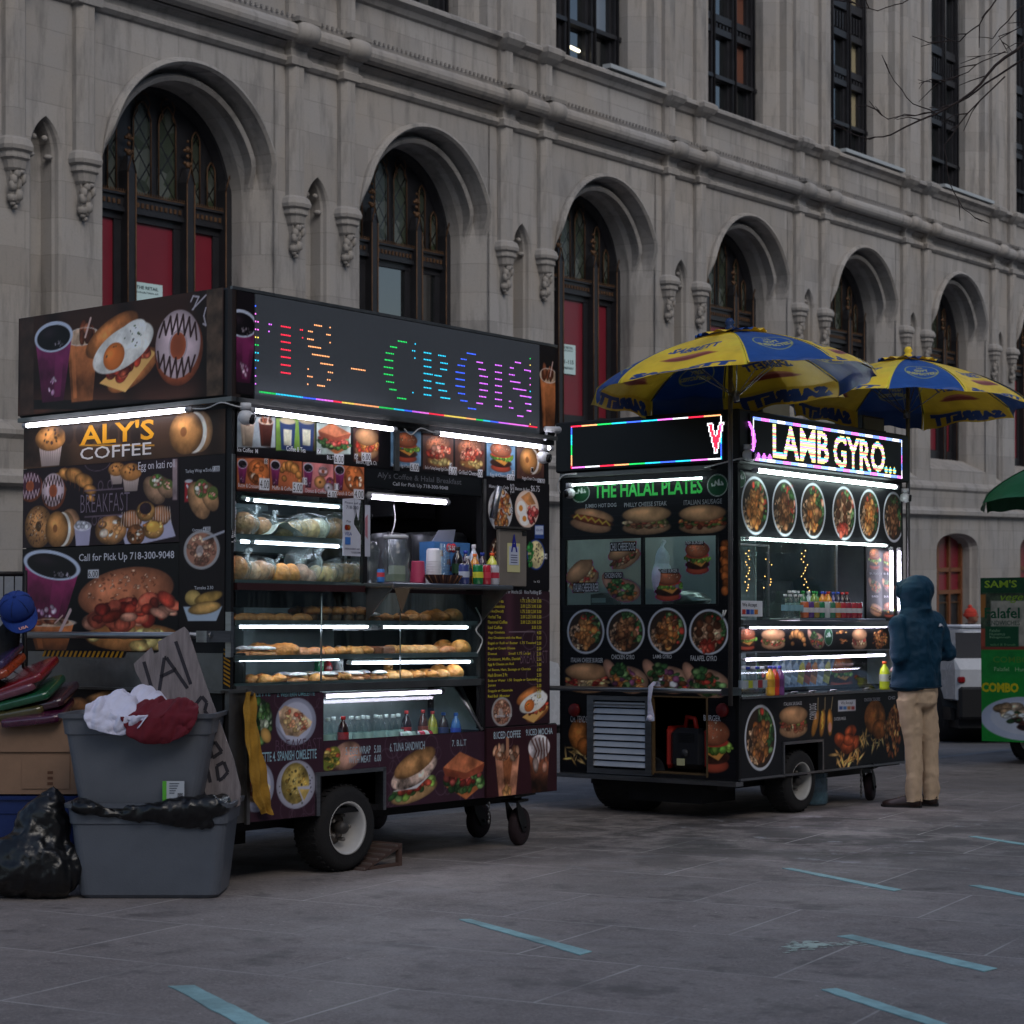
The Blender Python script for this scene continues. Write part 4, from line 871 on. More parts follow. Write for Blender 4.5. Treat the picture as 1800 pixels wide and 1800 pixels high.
# ---- the pale stone block on the other side of the square: it shades the street and shows in the window glass ----
OM=BM@Matrix.Translation((0,-42,0)); opp=empty('opposite_building',OM,'pale stone building across the square, seen as a reflection in the window glass','building')
m=MB(); OX0,OX1,OH=-46,66,24; b_=5.0
zs=[(-4,1.2),(1.2+3.0,5.4),(8.6,9.8),(13,14.2),(17.4,18.6),(21.8,OH)]
for a,c in zs: m.box(OX0,OX1,-.6,0,a,c)
x=OX0
while x<OX1:
    m.box(x,x+2.2,-.6,.0,1.2,21.8); m.box(x+.7,x+1.5,.0,.35,-4,22.5); x+=b_
m.box(OX0,OX1,0,.6,5.5,5.9); m.box(OX0,OX1,0,.8,OH-.6,OH); m.box(OX0,OX1,-10,-.9,-4,OH)
m.build('wall',stonemat('pale_opposite_stone',(.42,.42,.40)),opp)
m=MB(); m.box(OX0,OX1,-.5,-.42,1.2,21.8); m.build('glazing',M_pane,opp)
m=MB(); x=OX0+2.2
while x<OX1:
    for a,c in ((1.2,4.2),(5.4,8.6),(9.8,13),(14.2,17.4),(18.6,21.8)):
        m.box(x,x+.14,-.42,-.3,a,c); m.box(x+2.66,x+2.8,-.42,-.3,a,c); m.box(x+.14,x+2.66,-.42,-.3,(a+c)/2-.06,(a+c)/2+.06); m.box(x+1.35,x+1.45,-.42,-.3,a,(a+c)/2-.06)
    x+=b_
m.build('window_bars',nmat('white_window_bars',S(190,194,190),rough=.6),opp)
WHT=S(206,206,212); YEL=S(206,190,60); BRN=S(58,36,30); VIN=S(44,22,30)
def poster(cv, name, root, off=.004, mats=None, hole=None):
    mb=MB(); cv.emit(mb,off,0,hole); return mb.build(name, mats or M_print, root)
def tubelight(root, p0, p1, r=.013, mat=None, dirn=(0,-1,0), name='tube_light', house=True):
    p0,p1=Vector(p0),Vector(p1); ax=(p1-p0).normalized(); dv=Vector(dirn)
    m=MB(); m.tube([p0,p1],r,8); t=m.build(name, mat or M_lamp, root)
    if house:
        h=MB(); b=-dv*r*1.3; h.tube([p0+b-ax*.012,p1+b+ax*.012],r*.8,6,S(170,170,172)); h.tube([p0-ax*.02,p0+ax*.012],r*1.25,8,S(150,150,155)); h.tube([p1-ax*.012,p1+ax*.02],r*1.25,8,S(150,150,155)); h.build('lamp_holder',M_paint,t)
    return t
def wheel(root, c, r, wdt, axis='y', rimcol=S(190,188,186), out=-1, name='wheel'):
    m=MB(); q=wdt/2; rr=r
    prof=[(r*.60,-q),(r*.62,-q*.98),(r*.80,-q*1.05),(r*.93,-q*.92),(r*.985,-q*.66),(r,-q*.3),(r,q*.3),(r*.985,q*.66),(r*.93,q*.92),(r*.80,q*1.05),(r*.62,q*.98),(r*.60,q)]
    m.lathe(prof+[prof[0]],40,c,axis,caps=False)
    for k in range(36):      # tread blocks
        a=2*PI*k/36; 
        for o in (-.62,-.2,.2,.62):
            ca,sa=math.cos(a+o*.06),math.sin(a+o*.06); t=(-sa,ca)
            pts=[]
            for e in (-.03,.03):
                for d_ in (.985,1.012): pts.append((r*d_*math.cos(a+e+o*.06),r*d_*math.sin(a+e+o*.06)))
            y0,y1=q*(o-.15),q*(o+.15)
            V=[]
            for (px,pz) in (pts[0],pts[1],pts[3],pts[2]):
                for yy in (y0,y1): V.append((c[0]+px,c[1]+yy,c[2]+pz) if axis=='y' else (c[0]+yy,c[1]+px,c[2]+pz))
            m.add(V,[(0,2,4,6),(1,7,5,3),(2,3,5,4),(0,1,3,2),(4,5,7,6)])
    ty=m.build(name,M_rubber,root)
    g=MB(); s=out
    g.lathe([(r*.60,s*q*.92),(r*.615,s*q*1.02),(r*.57,s*q*.95),(r*.55,s*q*.8),(r*.53,s*q*.35),(r*.47,s*q*-.1),(r*.42,s*q*-.25)],32,c,axis,rimcol,caps=False); g.lathe([(r*.43,s*q*-.24),(r*.34,s*q*-.2),(r*.30,s*q*.0),(r*.2,s*q*.05),(.001,s*q*.05)],32,c,axis,S(92,82,74))
    for k in range(5):
        a=2*PI*k/5; x,z=r*.29*math.cos(a),r*.29*math.sin(a)
        g.lathe([(.012,s*q*.1),(.012,s*q*.5),(.004,s*q*.55)],6,(c[0]+x,c[1],c[2]+z) if axis=='y' else (c[0],c[1]+x,c[2]+z),axis,S(110,105,100))
    g.lathe([(r*.15,s*q*.1),(r*.15,s*q*.7),(r*.10,s*q*.85),(.001,s*q*.88)],16,c,axis,S(60,56,54))
    g.build('rim',M_paint,ty); return ty
def caster(root, x, y, r, zt, rot=0):
    m=MB(); m.M=Matrix.Translation((x,y,0))@Matrix.Rotation(rot,4,'Z')
    m.lathe([(r*.5,-.028),(r*.92,-.028),(r,-.016),(r,.016),(r*.92,.028),(r*.5,.028)],28,(0.06,0,r),'y',S(40,26,30)); m.lathe([(.001,-.024),(r*.5,-.024),(r*.55,-.01),(r*.55,.01),(r*.5,.024),(.001,.024)],20,(0.06,0,r),'y',S(70,64,66))
    o=m.build('caster_wheel',M_matte,root)
    f=MB(); f.M=m.M
    for sy in (-1,1): f.prism([(.06-.03,r-.03),(.06+.03,r-.03),(.06+.03,r+.03),(.04,r+.10),(-.05,2*r+.05),(-.07,2*r+.05),(-.04,r+.06)],lambda a,b,d:(a,d,b),sy*.035,sy*.041)
    f.box(-.09,.07,-.06,.06,2*r+.04,2*r+.055); f.tube([(0,0,2*r+.04),(0,0,zt)],.04,10); f.tube([(.06,-.05,r),(.06,.05,r)],.012,6)
    f.box(-.16,.16,-.07,.07,2*r+.075,2*r+.09)
    f.build('fork',M_black,o); return o
def seccam(root, p, look, col=S(200,200,202)):
    m=MB(); p=Vector(p); l=Vector(look).normalized(); m.ball(tuple(p),.042,8,col); m.tube([p-l*.0+Vector((0,0,.0)),p+l*.03],[.036,.034],12,col); o=m.build('security_camera',M_white,root)
    k=MB(); k.tube([p+l*.028,p+l*.05],.027,12,S(12,12,14)); k.build('camera_lens',M_black,o)
    b=MB(); b.tube([p+Vector((0,0,.04)),p+Vector((0,0,.075))],.03,10,col); b.build('bracket',M_white,o); return o
def cable(root, pts, r=.004, col=S(190,190,190), name='cable'):
    P=[Vector(p) for p in pts]; Q=[]
    for i in range(len(P)-1):
        p0,p1,p2,p3=P[max(i-1,0)],P[i],P[i+1],P[min(i+2,len(P)-1)]
        for t in (0,.25,.5,.75): Q.append(.5*((2*p1)+(-p0+p2)*t+(2*p0-5*p1+4*p2-p3)*t*t+(-p0+3*p1-3*p2+p3)*t**3))
    Q.append(P[-1]); m=MB(); m.tube(Q,r,5,col); return m.build(name,M_paint,root)

F1=Frame(-1.491,10.5); K1=empty('coffee_cart',F1.M,'tall dark brown coffee and breakfast cart with pastry shelves behind glass, nearest of the carts','food cart')
U1,V1=2.78,1.755
def LP(fn,x,y,off=0): return F1.L(*fn(x,y),off)
# body shell, built as walls so the inside is real
b=MB(); BK=0
b.box(.02,.036,.02,V1-.01,1.24,2.56); b.box(0,.02,0.0,.06,1.05,2.56)
b.box(2.765,2.78,.01,V1,.34,2.56); b.box(.02,2.78,V1-.02,V1,.34,2.56); b.box(.0,2.8,-.02,V1+.01,2.545,2.575)
b.box(.036,1.05,.012,.03,2.105,2.545); b.box(1.05,2.12,.012,.03,2.178,2.545); b.box(2.12,2.765,.006,.026,.34,2.545)
b.box(.12,.70,.006,.026,.34,1.02); b.box(.70,2.12,.006,.026,.56,.745); b.box(1.20,2.12,.006,.026,.345,.559); b.box(.12,.66,.03,.05,.34,.6)
b.box(1.032,1.062,.0,.03,1.60,2.12); b.box(2.09,2.12,.0,.04,.76,2.2)
b.box(.12,.14,.03,V1-.02,.34,1.24); b.box(.14,2.765,.03,V1-.02,.33,.36); b.box(.66,1.20,.03,.34,.56,.57); b.box(.65,.66,.03,.3,.36,.56)
b.box(.0,2.78,.03,V1-.02,1.02,1.04)
b.build('body',M_black,K1)
b=MB(); b.box(.037,.041,.03,V1-.03,1.04,2.53); b.box(.04,2.76,V1-.03,V1-.022,1.04,2.53); b.box(2.758,2.764,.03,V1-.03,1.04,2.53); b.box(.05,2.75,.04,V1-.04,2.52,2.526)
b.box(1.15,1.95,V1-.45,V1-.05,1.85,2.15); b.box(1.2,2.0,V1-.6,V1-.05,1.04,1.5)
b.build('inner_lining',nmat('dark_lining',S(128,142,144),rough=.5,metal=.3,var=.2,vscale=3),K1)
tubelight(K1,(1.1,.9,2.50),(2.0,.9,2.50),.008,M_lampv,(0,0,-1),'strip_light')  # extra ceiling strip hidden behind the header, added to brighten the interior
M_urn=nmat('brushed_urn_steel',S(150,152,154),rough=.35,metal=.6,var=.25,vscale=3,stretch=(14,14,1))
b=MB(); b.box(2.735,2.75,.1,1.6,1.06,2.5); b.box(.9,2.7,1.55,1.7,1.06,2.5); b.build('shade_panel',M_black,K1)  # added black sheets standing in for shade inside the serving window
# pots and urns seen inside the window
b=MB()
for x,y,r,z0,z1 in ((1.90,.58,.13,1.4,1.93),(2.48,.72,.21,1.4,1.96),(2.2,1.0,.14,1.4,1.85)): b.lathe([(r*.97,z0),(r,z0+.02),(r,z1-.14),(r*1.03,z1-.13),(r*1.03,z1),(r*.9,z1+.03),(.02,z1+.04)],24,(x,y,0)); b.build('urn',M_urn,K1); b=MB()
b.box(1.3,2.75,.5,1.3,1.36,1.40); b.box(2.3,2.7,.9,1.2,2.1,2.35,S(60,60,64)); b.box(1.5,2.2,1.0,1.5,2.08,2.11); b.box(1.55,1.75,1.05,1.4,2.11,2.3,S(60,60,64)); b.build('worktop',M_steel,K1); b=MB(); b.tube([(1.52,.25,1.62),(1.52,.25,1.95)],.008,8); b.build('tap_post',M_steel,K1); b=MB(); b.tube([(1.2,.3,1.62),(1.2,.3,1.95)],.008,8); b.build('tap_post',M_steel,K1)
cable(K1,[(1.42,.12,2.10),(1.41,.1,2.0),(1.36,.1,1.86),(1.40,.1,1.75)],.004)
# trims
t=MB(); t.box(.036,1.032,-.012,.02,1.578,1.616); t.box(1.062,2.12,-.01,.02,1.578,1.60); t.build('window_bar',nmat('maroon_bar',S(52,26,28),rough=.4,var=.1),K1)
t=MB(); t.box(.04,.71,-.004,.012,1.022,1.066); t.box(.70,2.12,.0,.02,1.026,1.064); t.build('sill_trim',M_dsteel,K1)
t=MB(); t.box(2.105,2.128,-.008,0.005,1.62,2.29); t.build('door_trim',M_dsteel,K1); t=MB(); t.box(1.285,1.325,-.012,.005,2.29,2.53); t.build('hinge_strip',M_dsteel,K1)
t=MB(); t.box(.0,.02,-.008,.0,1.9,2.3); t.build('steel_trim',M_dsteel,K1)
t=MB()  # wheel arch trim
for a in ((.645,.672,.335,.57),(1.19,1.215,.33,.57)): t.box(a[0],a[1],-.012,.05,a[2],a[3])
t.box(.645,1.215,-.012,.05,.553,.575); t.build('wheel_arch_trim',M_steel,K1)
t=MB(); t.box(0,.12,0,.05,.34,1.045); t.box(-.02,.125,-.015,.05,1.03,1.05); t.box(.105,.128,-.02,.0,.33,1.05); t.box(-.02,.0,-.01,.02,.33,1.04); t.build('tool_locker',M_dsteel,K1)
# showcase glass and shelves
g=MB(); g.box(.04,1.032,.004,.008,1.616,2.10); g.build('glass_front',M_glass,K1)
g=MB(); g.box(.04,2.09,.004,.008,1.066,1.578); g.build('glass_front',M_glass,K1)
g=MB(); g.add([(.715,.006,.748),(2.10,.006,.748),(2.03,.16,1.02),(.715,.16,1.02)],[(0,1,2,3)]); g.build('glass_front',M_glass,K1)
for z,x1 in ((1.866,1.03),(1.622,1.03),(1.405,2.08),(1.215,2.08),(1.068,2.08)):
    g=MB(); g.box(.045,x1,.02,.40,z-.012,z,bev=0); g.box(.045,x1,.016,.022,z-.016,z+.012); g.build('shelf',M_steel,K1)
g=MB(); g.box(.72,2.09,.03,.45,.645,.655); g.build('shelf',M_steel,K1)
g=MB(); g.tube([(2.03,.16,1.02),(2.10,.0,.75)],.012,6); g.build('glass_support',M_steel,K1); g=MB(); g.tube([(.70,.012,1.07),(.70,.012,1.57)],.006,6); g.build('glass_support',M_steel,K1); g=MB(); g.tube([(1.36,.012,1.07),(1.36,.012,1.57)],.004,6); g.build('glass_support',M_steel,K1)
g=MB(); g.add([(2.05,.17,1.02),(2.11,.17,1.02),(2.11,.01,.75),(2.11,.4,.75),(2.11,.4,1.02)],[(0,1,2),(1,2,3,4)]); g.add([(.72,.45,.65),(2.11,.45,.65),(2.11,.45,1.02),(.72,.45,1.02)],[(0,1,2,3)]); g.build('cooler_back',nmat('cooler_lining',S(130,140,138),rough=.4,metal=.3,var=.2),K1)
# strip lights in the showcase
def strip_px(fn,x0,y0,x1,y1,off=.03,r=.0085):
    a=F1.L(*fn(x0,y0),off); c=F1.L(*fn(x1,y1),off); return tubelight(K1,(a[0],off,a[1]),(c[0],off,c[1]),r,M_lampv,(0,0,-1),'strip_light')
for q in ((170,218,238,232),(250,234,1180,308),(110,668,240,676),(262,676,1182,724)): strip_px(e1,*q)
for q in ((65,240,970,240),(1058,242,1655,246),(66,470,772,462),(840,489,1672,482)): strip_px(e3,*q,off=.035)
strip_px(e3,662,719,1472,688,off=.10,r=.010)
a=LP(c3,780,1140,.03); c=LP(c3,1175,1170,.03); tubelight(K1,(a[0],.03,a[1]),(c[0],.03,c[1]),.014,M_lampv,(0,0,-1),'strip_light')
M_card0=nmat('brown_paper',S(96,80,62),rough=.8)
# serving counter on brackets
t=MB(); t.box(1.03,2.12,-.23,.03,1.605,1.632,bev=.006); t.build('counter',M_steel,K1)
t=MB()
for x in (1.06,2.10): t.prism([(0,1.604),(-.2,1.604),(0,1.42)],lambda a,b_,d:(d,a,b_),x-.008,x+.008); t.build('counter_bracket',M_dsteel,K1); t=MB()
t.prism([(-.235,1.60),(-.10,1.60),(-.175,1.46)],lambda a,b_,d:(1.03+.0+(a+.235),-.24,b_)if d<.5 else (1.03+(a+.235),-.236,b_),0,1,S(70,50,40)); t.build('paper_pennant',M_card0,K1)
# sign box with the lamp screens
s=MB(); s.box(-.03,2.81,-.03,V1+.02,2.60,3.19,S(24,22,24),bev=.012); s.box(-.034,.03,-.034,.0,2.60,3.19,S(40,28,24)); sg=s.build('sign_box',nmat('sign_casing',None,rough=.55,var=.1),K1)
s=MB(); s.box(.13,2.62,-.040,-.031,2.60,3.17); s.build('screen',M_screen,sg)
s=MB(); s.box(-.035,2.815,-.037,-.02,3.175,3.192); s.box(-.02,2.80,-.05,.0,2.575,2.60); s.box(-.05,-.0,-.05,V1,2.575,2.60); s.build('edge_trim',M_dsteel,K1)
led=MB()
cR,cO,cG,cC,cB,cP,cY,cM=S(255,40,70),S(255,170,110),S(30,200,90),S(40,200,240),S(60,100,255),S(220,110,255),S(240,210,90),S(250,120,240)
D=[(265,285,262,cP),(265,272,298,cP)]+[(328,380,y,cR) for y in (275,317,353,392,430,470,510)]+[(425,443,290,cR),(437,443,330,cR)]
D+=[(a,b_,y,cO) for a,b_,y in ((498,540,268),(577,584,278),(467,493,298),(560,584,315),(462,498,338),(577,584,355),(468,535,378),(487,578,421),(530,597,465),(462,475,490),(567,597,507),(462,493,528),(562,585,545),(463,470,567),(513,555,575),(686,762,492))]
D+=[(a,b_,y,cG) for a,b_,y in ((925,973,350),(886,923,378),(863,907,410),(858,903,445),(853,903,482),(853,903,518),(865,908,556),(882,920,595),(922,970,640))]
D+=[(a,b_,y,cC) for a,b_,y in ((1012,1018,362),(997,1017,397),(1008,1018,434),(998,1008,610),(1057,1098,408),(1057,1098,443),(1057,1098,478),(1057,1105,515),(1057,1098,550),(1057,1098,586),(1057,1098,622),(1131,1171,422),(1142,1182,460),(1142,1178,492),(1112,1150,524),(1118,1165,563),(1133,1178,600),(1143,1194,638))]
D+=[(a,b_,y,cB) for a,b_,y in ((1277,1325,412),(1246,1278,440),(1230,1270,472),(1220,1268,508),(1220,1268,543),(1220,1268,578),(1232,1270,615),(1245,1282,652),(1283,1327,692))]
D+=[(a,b_,y,cP) for a,b_,y in ((1327,1361,456),(1337,1375,492),(1342,1386,527),(1342,1386,564),(1342,1386,598),(1340,1378,631),(1327,1361,665),(1421,1458,471),(1421,1458,507),(1421,1458,542),(1421,1458,576),(1421,1458,610),(1421,1458,645),(1421,1458,680),(1523,1555,457),(1497,1518,484),(1570,1605,497),(1492,1523,519),(1498,1552,556),(1513,1582,594),(1548,1608,630),(1575,1608,668),(1492,1505,655),(1492,1517,688),(1535,1567,730),(1583,1608,703))]
D+=[(194,206 if i in (0,1,8,9,10) else 219,y,[cB,cM,cM,cM,cY,cG,cC,cC,cB,cP,cP][i]) for i,y in enumerate((168,208,248,288,328,367,407,446,485,525,565))]
D+=[(1596,1607,y,[cG,cY,cP,cP,cM,cC,cB,cC,cM,cY][i]) for i,y in enumerate((437,470,503,537,570,604,637,670,705,771))]
for x0,x1,y,c in D:
    a=LP(c3,x0,y,-.04); e=LP(c3,x1,y,-.04); n=max(1,int((e[0]-a[0])/.0125)); zc=(a[1]+LP(c3,x1,y,-.04)[1])/2 if (x1-x0)<60 else a[1]
    zc=LP(c3,(x0+x1)/2,y,-.04)[1]
    for i in range(n):
        q=a[0]+(e[0]-a[0])*(i+.5)/n; led.add([(q-.004,-.0415,zc-.0036),(q+.004,-.0415,zc-.0036),(q+.004,-.0415,zc+.0036),(q-.004,-.0415,zc+.0036)],[(0,1,2,3)],c)
rb=[cY,cO,cG,cC,cB,cP,cM,cR]
q=.165
while q<2.60:
    led.add([(q-.0042,-.0415,2.639),(q+.0042,-.0415,2.639),(q+.0042,-.0415,2.648),(q-.0042,-.0415,2.648)],[(0,1,2,3)],rb[int(q*9.3+.6*math.sin(q*9))%8]*.8); q+=.0115
led.build('lit_pixels',M_led1,sg)
for (x0,x1,dx) in ((447,935,0),):
    pass
# end panels of the sign on the long side
cv=Canvas(F1,'L',-.005,.125,2.62,3.17,.005,S(26,18,22),.3,2); cv.food(c3,20,185,185,560,cup); poster(cv,'sign_poster',K1,.037)
cv=Canvas(F1,'L',2.625,2.79,2.62,3.17,.005,S(28,22,24),.3,2); cv.food(c3,1625,462,1720,800,iced); poster(cv,'sign_poster',K1,.037)
# sign box, end side
def woodbg(cv, a=S(84,50,36), b_=S(38,20,17)):
    X,Y=np.meshgrid(cv.xs,cv.ys); t=np.clip(.5+.9*nz(X*.35,Y*3.2,1.0),0,1)[...,None]; cv.C[:]=a*t+b_*(1-t)
    u=np.clip((np.abs(np.sin(X*5+1.3+Y*.4))**14),0,1)[...,None]; cv.C[:]=cv.C*(1-.35*u)
cv=Canvas(F1,'E',-1.77,-.03,2.615,3.19,.005); woodbg(cv)
cv.rect(c1,160,225,245,860,S(66,46,38),tex=.15); cv.rect(c1,1340,60,1440,760,S(88,68,54),tex=.25); cv.rect(c1,245,830,1340,770,S(20,14,14),tex=.3)
cv.food(c1,445,275,665,780,iced); cv.food(c1,250,270,492,780,cup); cv.food(c1,600,225,1020,730,eggsand,rot=22); cv.food(c1,1005,190,1310,670,donut,rot=-8)
for p in ([(1240,150),(1255,115),(1290,120),(1255,200)],[(1335,110),(1250,200)],[(1335,190),(1322,240),(1335,300),(1318,290)]):
    L=Loc(cv,0,0,1,1,0); L.line([cv.P(c1,*q_) for q_ in p],.005,S(190,180,190))
poster(cv,'sign_poster',K1,.037)
# ALY'S COFFEE
cv=Canvas(F1,'E',-1.755,-.045,2.305,2.545,.005); woodbg(cv,S(92,62,42),S(58,38,28)); cv.rect(c1,150,1190,260,880,S(60,40,32),tex=.2)
cv.food(c1,222,925,425,1185,muffin); cv.food(c1,1072,835,1340,1110,bagelsand)
cv.text("ALY'S",c1,512,905,980,1037,S(232,158,30),.02); cv.text("COFFEE",c1,512,1052,962,1130,S(222,214,210),.004); cv.rect(c1,505,1058,980,1050,S(232,158,30)); 
L=Loc(cv,0,0,1,1,0)
for x in range(440,1000,70): L.ell(*cv.P(c1,x,985),.04,.055,S(38,24,22),op=.55)
poster(cv,'name_poster',K1)
# BREAKFAST
cv=Canvas(F1,'E',-1.757,-.405,1.842,2.303,.005,S(40,24,32),.2,3)
cv.food(c1,345,1190,620,1420,croissant,rot=-12); cv.food(c1,115,1215,270,1410,donut,glaze=S(84,44,60),driz=S(214,180,190)); cv.food(c1,262,1225,415,1460,donut)
cv.food(c1,685,1160,800,1300,muffin); cv.food(c1,760,1165,905,1345,muffin); cv.food(c1,885,1215,1110,1420,wrapf,c=S(186,140,106))
cv.rect(c1,1095,1140,1125,1400,S(150,126,128),tex=.2)
cv.food(c1,160,1435,335,1705,bagel,seeds=True); cv.food(c1,380,1455,510,1640,bagel,col=S(196,140,100),hole=False); cv.food(c1,290,1470,470,1700,bagelsand)
cv.food(c1,468,1535,585,1690,lambda L:(L.poly([(-.9,.6),(.9,.6),(.7,-1),(-.7,-1)],S(176,168,196)),L.ell(0,.6,.95,.4,S(214,208,220),tex=.2),L.clumps(8,0,.65,.7,.25,[S(224,220,230)],(.2,.35)))) 
L=Loc(cv,0,0,1,1,0); L.poly([cv.P(c1,*q_) for q_ in ((745,1500),(1060,1450),(1115,1630),(800,1700))],S(186,180,206))
cv.food(c1,605,1490,805,1690,danish); cv.food(c1,770,1455,905,1590,drizzled); cv.food(c1,955,1425,1085,1570,drizzled); cv.food(c1,865,1390,985,1540,tart); cv.food(c1,905,1510,1040,1650,tart,fill=S(226,170,70)); cv.food(c1,805,1550,920,1690,danish,c=S(150,90,50))
cv.text('BREAKFAST',c1,515,1358,825,1475,S(120,104,118),-.012); cv.text('Egg on kati roll',c1,880,1152,1112,1218,S(214,206,214))
LC=S(110,90,104)
for yy in (1335,1500): L.line([cv.P(c1,540,yy+8),cv.P(c1,780,yy-8)],.004,LC)
for cx,cy in ((640,1310),(700,1305),(600,1530),(640,1540)): L.ring(*cv.P(c1,cx,cy),.02,.025,.25,LC)
L.ring(*cv.P(c1,620,1160),.11,.05,.06,LC)
poster(cv,'breakfast_poster',K1)
# right hand strip
cv=Canvas(F1,'E',-.402,-.045,1.33,2.303,.005,S(26,15,19),.2,3)
cv.food(c1,1170,1270,1225,1420,can); cv.food(c1,1165,1240,1395,1510,wrapf); cv.food(c1,1165,1590,1395,1840,bowl); L=Loc(cv,0,0,1,1,0); L.line([cv.P(c1,1290,1650),cv.P(c1,1420,1600)],.007,S(170,170,180))
cv.food(c2,895,235,1085,392,tamale); cv.text('Turkey Wrap w/Soda',c1,1178,1202,1345,1232,WHT); cv.text('7.00',c1,1350,1190,1390,1215,DARK,bgc=WHT); cv.text('Oatmeal',c1,1222,1580,1285,1598,WHT); cv.text('4.00',c1,1292,1574,1332,1596,DARK,bgc=WHT); cv.text('Tamales 2.50',c2,950,222,1042,238,WHT)
poster(cv,'side_poster',K1)
# lower poster
cv=Canvas(F1,'E',-1.757,-.405,1.245,1.836,.005,S(20,14,18),.15,3)
cv.food(c2,105,45,385,415,cup,rot=-8,c1_=S(134,34,84)); cv.food(c2,385,125,870,520,bunsand); cv.food(c2,130,370,375,535,iced); L=Loc(cv,0,0,1,1,0); L.line([cv.P(c2,295,445),cv.P(c2,345,340)],.012,S(210,180,180))
cv.text('Call for Pick Up 718-300-9048',c2,388,58,852,105,S(200,198,206),.012); cv.text('6.00',c2,434,147,480,178,DARK,bgc=WHT)
poster(cv,'burger_poster',K1)
# vertical lettering on the corner post
m=MB()
for t_,x0,x1 in (('1 Boiled egg   $',.0,.014),('2 Boiled eggs $',.017,.031)):
    v,tr=text_tris(t_,.01); v=np.stack([-v[:,1],v[:,0]],1); lo,hi=v.min(0),v.max(0); v=(v-lo)/(hi-lo); m.add(np.stack([x0+v[:,0]*(x1-x0)*1.3,np.full(len(v),-.0025),1.83+v[:,1]*.22],-1),tr,WHT)
m.build('lettering',M_print,K1)
# steel base of the end side, rail, stripes
t=MB(); t.box(.002,.02,.05,V1-.05,1.045,1.24); t.box(-.05,.02,.02,V1,1.03,1.045); t.build('base_panel',M_dsteel,K1)
t=MB(); t.box(-.01,.0,.05,V1-.02,.40,1.03); t.build('storage_panel',M_black,K1)
cv=Canvas(F1,'E',-1.3,-.45,.80,1.03,.005,S(34,24,26),.2,3); cv.food(c2,400,735,600,850,tuna); cv.food(c2,340,760,440,880,fcb); poster(cv,'storage_poster',K1,.013)
h=MB(); L0=F1.E(*c2(205,565)); L1=F1.E(*c2(603,565)); zz=(L0[1]+.0,L0[1]+.055)
n=18
for i in range(n):
    a=L0[0]+(L1[0]-L0[0])*i/n; d_=(L1[0]-L0[0])/n; sk=.035
    for j,c in ((0,S(170,120,24)),(1,S(20,18,18))):
        x0=a+d_*j/2; x1=x0+d_/2; h.add([(-.001,-x0,zz[0]),(-.001,-x1,zz[0]),(-.001,-(x1+sk),zz[1]),(-.001,-(x0+sk),zz[1])],[(0,1,2,3)],c)
h.build('hazard_tape',M_print,K1); h=MB()
for i in range(9):
    z=1.06+i*.022; h.add([(-.003,.0,z),(-.003,.05,z+.02),(-.003,.05,z+.031),(-.003,.0,z+.011)],[(0,1,2,3)],S(170,120,24))
h.build('hazard_tape',M_print,K1)
r=MB(); r.tube([(-.16,1.83,1.335),(-.16,-.02,1.335)],.019,12); 
for y in (.08,1.70): r.tube([(-.16,y,1.335),(0,y,1.335)],.015,8)
r.box(-.19,-.02,-.02,.06,1.30,1.36); r.box(-.01,.01,-.012,.03,1.22,1.46); r.build('push_rail',M_steel,K1)
# ---- long side menus ----
def tags(cv,items):
    for t_,x0,y0,x1,y1 in items: cv.text(t_,c3,x0,y0,x1,y1,DARK,bgc=S(212,214,222))
cv=Canvas(F1,'L',.037,2.745,2.297,2.54,.005,S(18,14,18))
def pic(fn,x0,y0,x1,y1,col): cv.rect(fn,x0,y0,x1,y1,col,tex=.15)
pic(c3,107,735,302,890,S(150,160,166)); cv.food(c3,118,730,200,885,iced,body=S(150,130,110)); cv.food(c3,212,725,295,885,iced,body=S(70,30,22))
pic(c3,305,740,505,905,S(120,160,60)); cv.rect(c3,455,750,503,905,S(80,60,50),tex=.6)
for x in (322,418): cv.food(c3,x,740,x+85,905,lambda L:(L.poly([(-.95,.8),(.95,.8),(.75,-1),(-.75,-1)],S(40,60,110),tex=.1),L.poly([(-.5,.3),(.5,.3),(.45,-.7),(-.45,-.7)],S(200,196,170),tex=.3),L.ell(0,.82,.95,.2,S(210,190,150))))
pic(c3,513,765,686,925,S(180,196,190)); cv.food(c3,520,765,686,925,blt); pic(c3,700,790,828,962,S(90,50,40)); cv.food(c3,705,785,830,955,steak,pal=CHK+TOM)
for x0,x1,y0,y1,f in ((890,1045,808,985,burger),(1055,1210,818,1000,bunsand),(1220,1370,835,1010,bunsand),(1380,1525,858,1035,burger),(1535,1672,885,1048,bagelsand)):
    pic(c3,x0,y0,x1,y1,S(110,150,186) if f is burger else S(96,60,50)); cv.food(c3,x0+12,y0+5,x1-12,y1-20,f)
cv.text('Ice Coffee  M',c3,107,893,212,915,WHT,.01); cv.text('Coffee & Tea',c3,357,886,455,912,WHT,.01); cv.text('B.L.T',c3,565,932,600,952,WHT,.01); cv.text('Bacon, Egg & Ch',c3,714,955,818,982,WHT)
for t_,x0,x1,y in (('Turkey Ham, Egg & Cheese',893,990,985),('Beef or Turkey Sausage Egg & Cheese',1065,1190,1000),('Grilled Cheese',1237,1335,1020),('Egg & Cheese',1398,1485,1035),('Veggie Cream Cheese',1560,1640,1052)): cv.text(t_,c3,x0,y-12,x1,y+10,WHT)
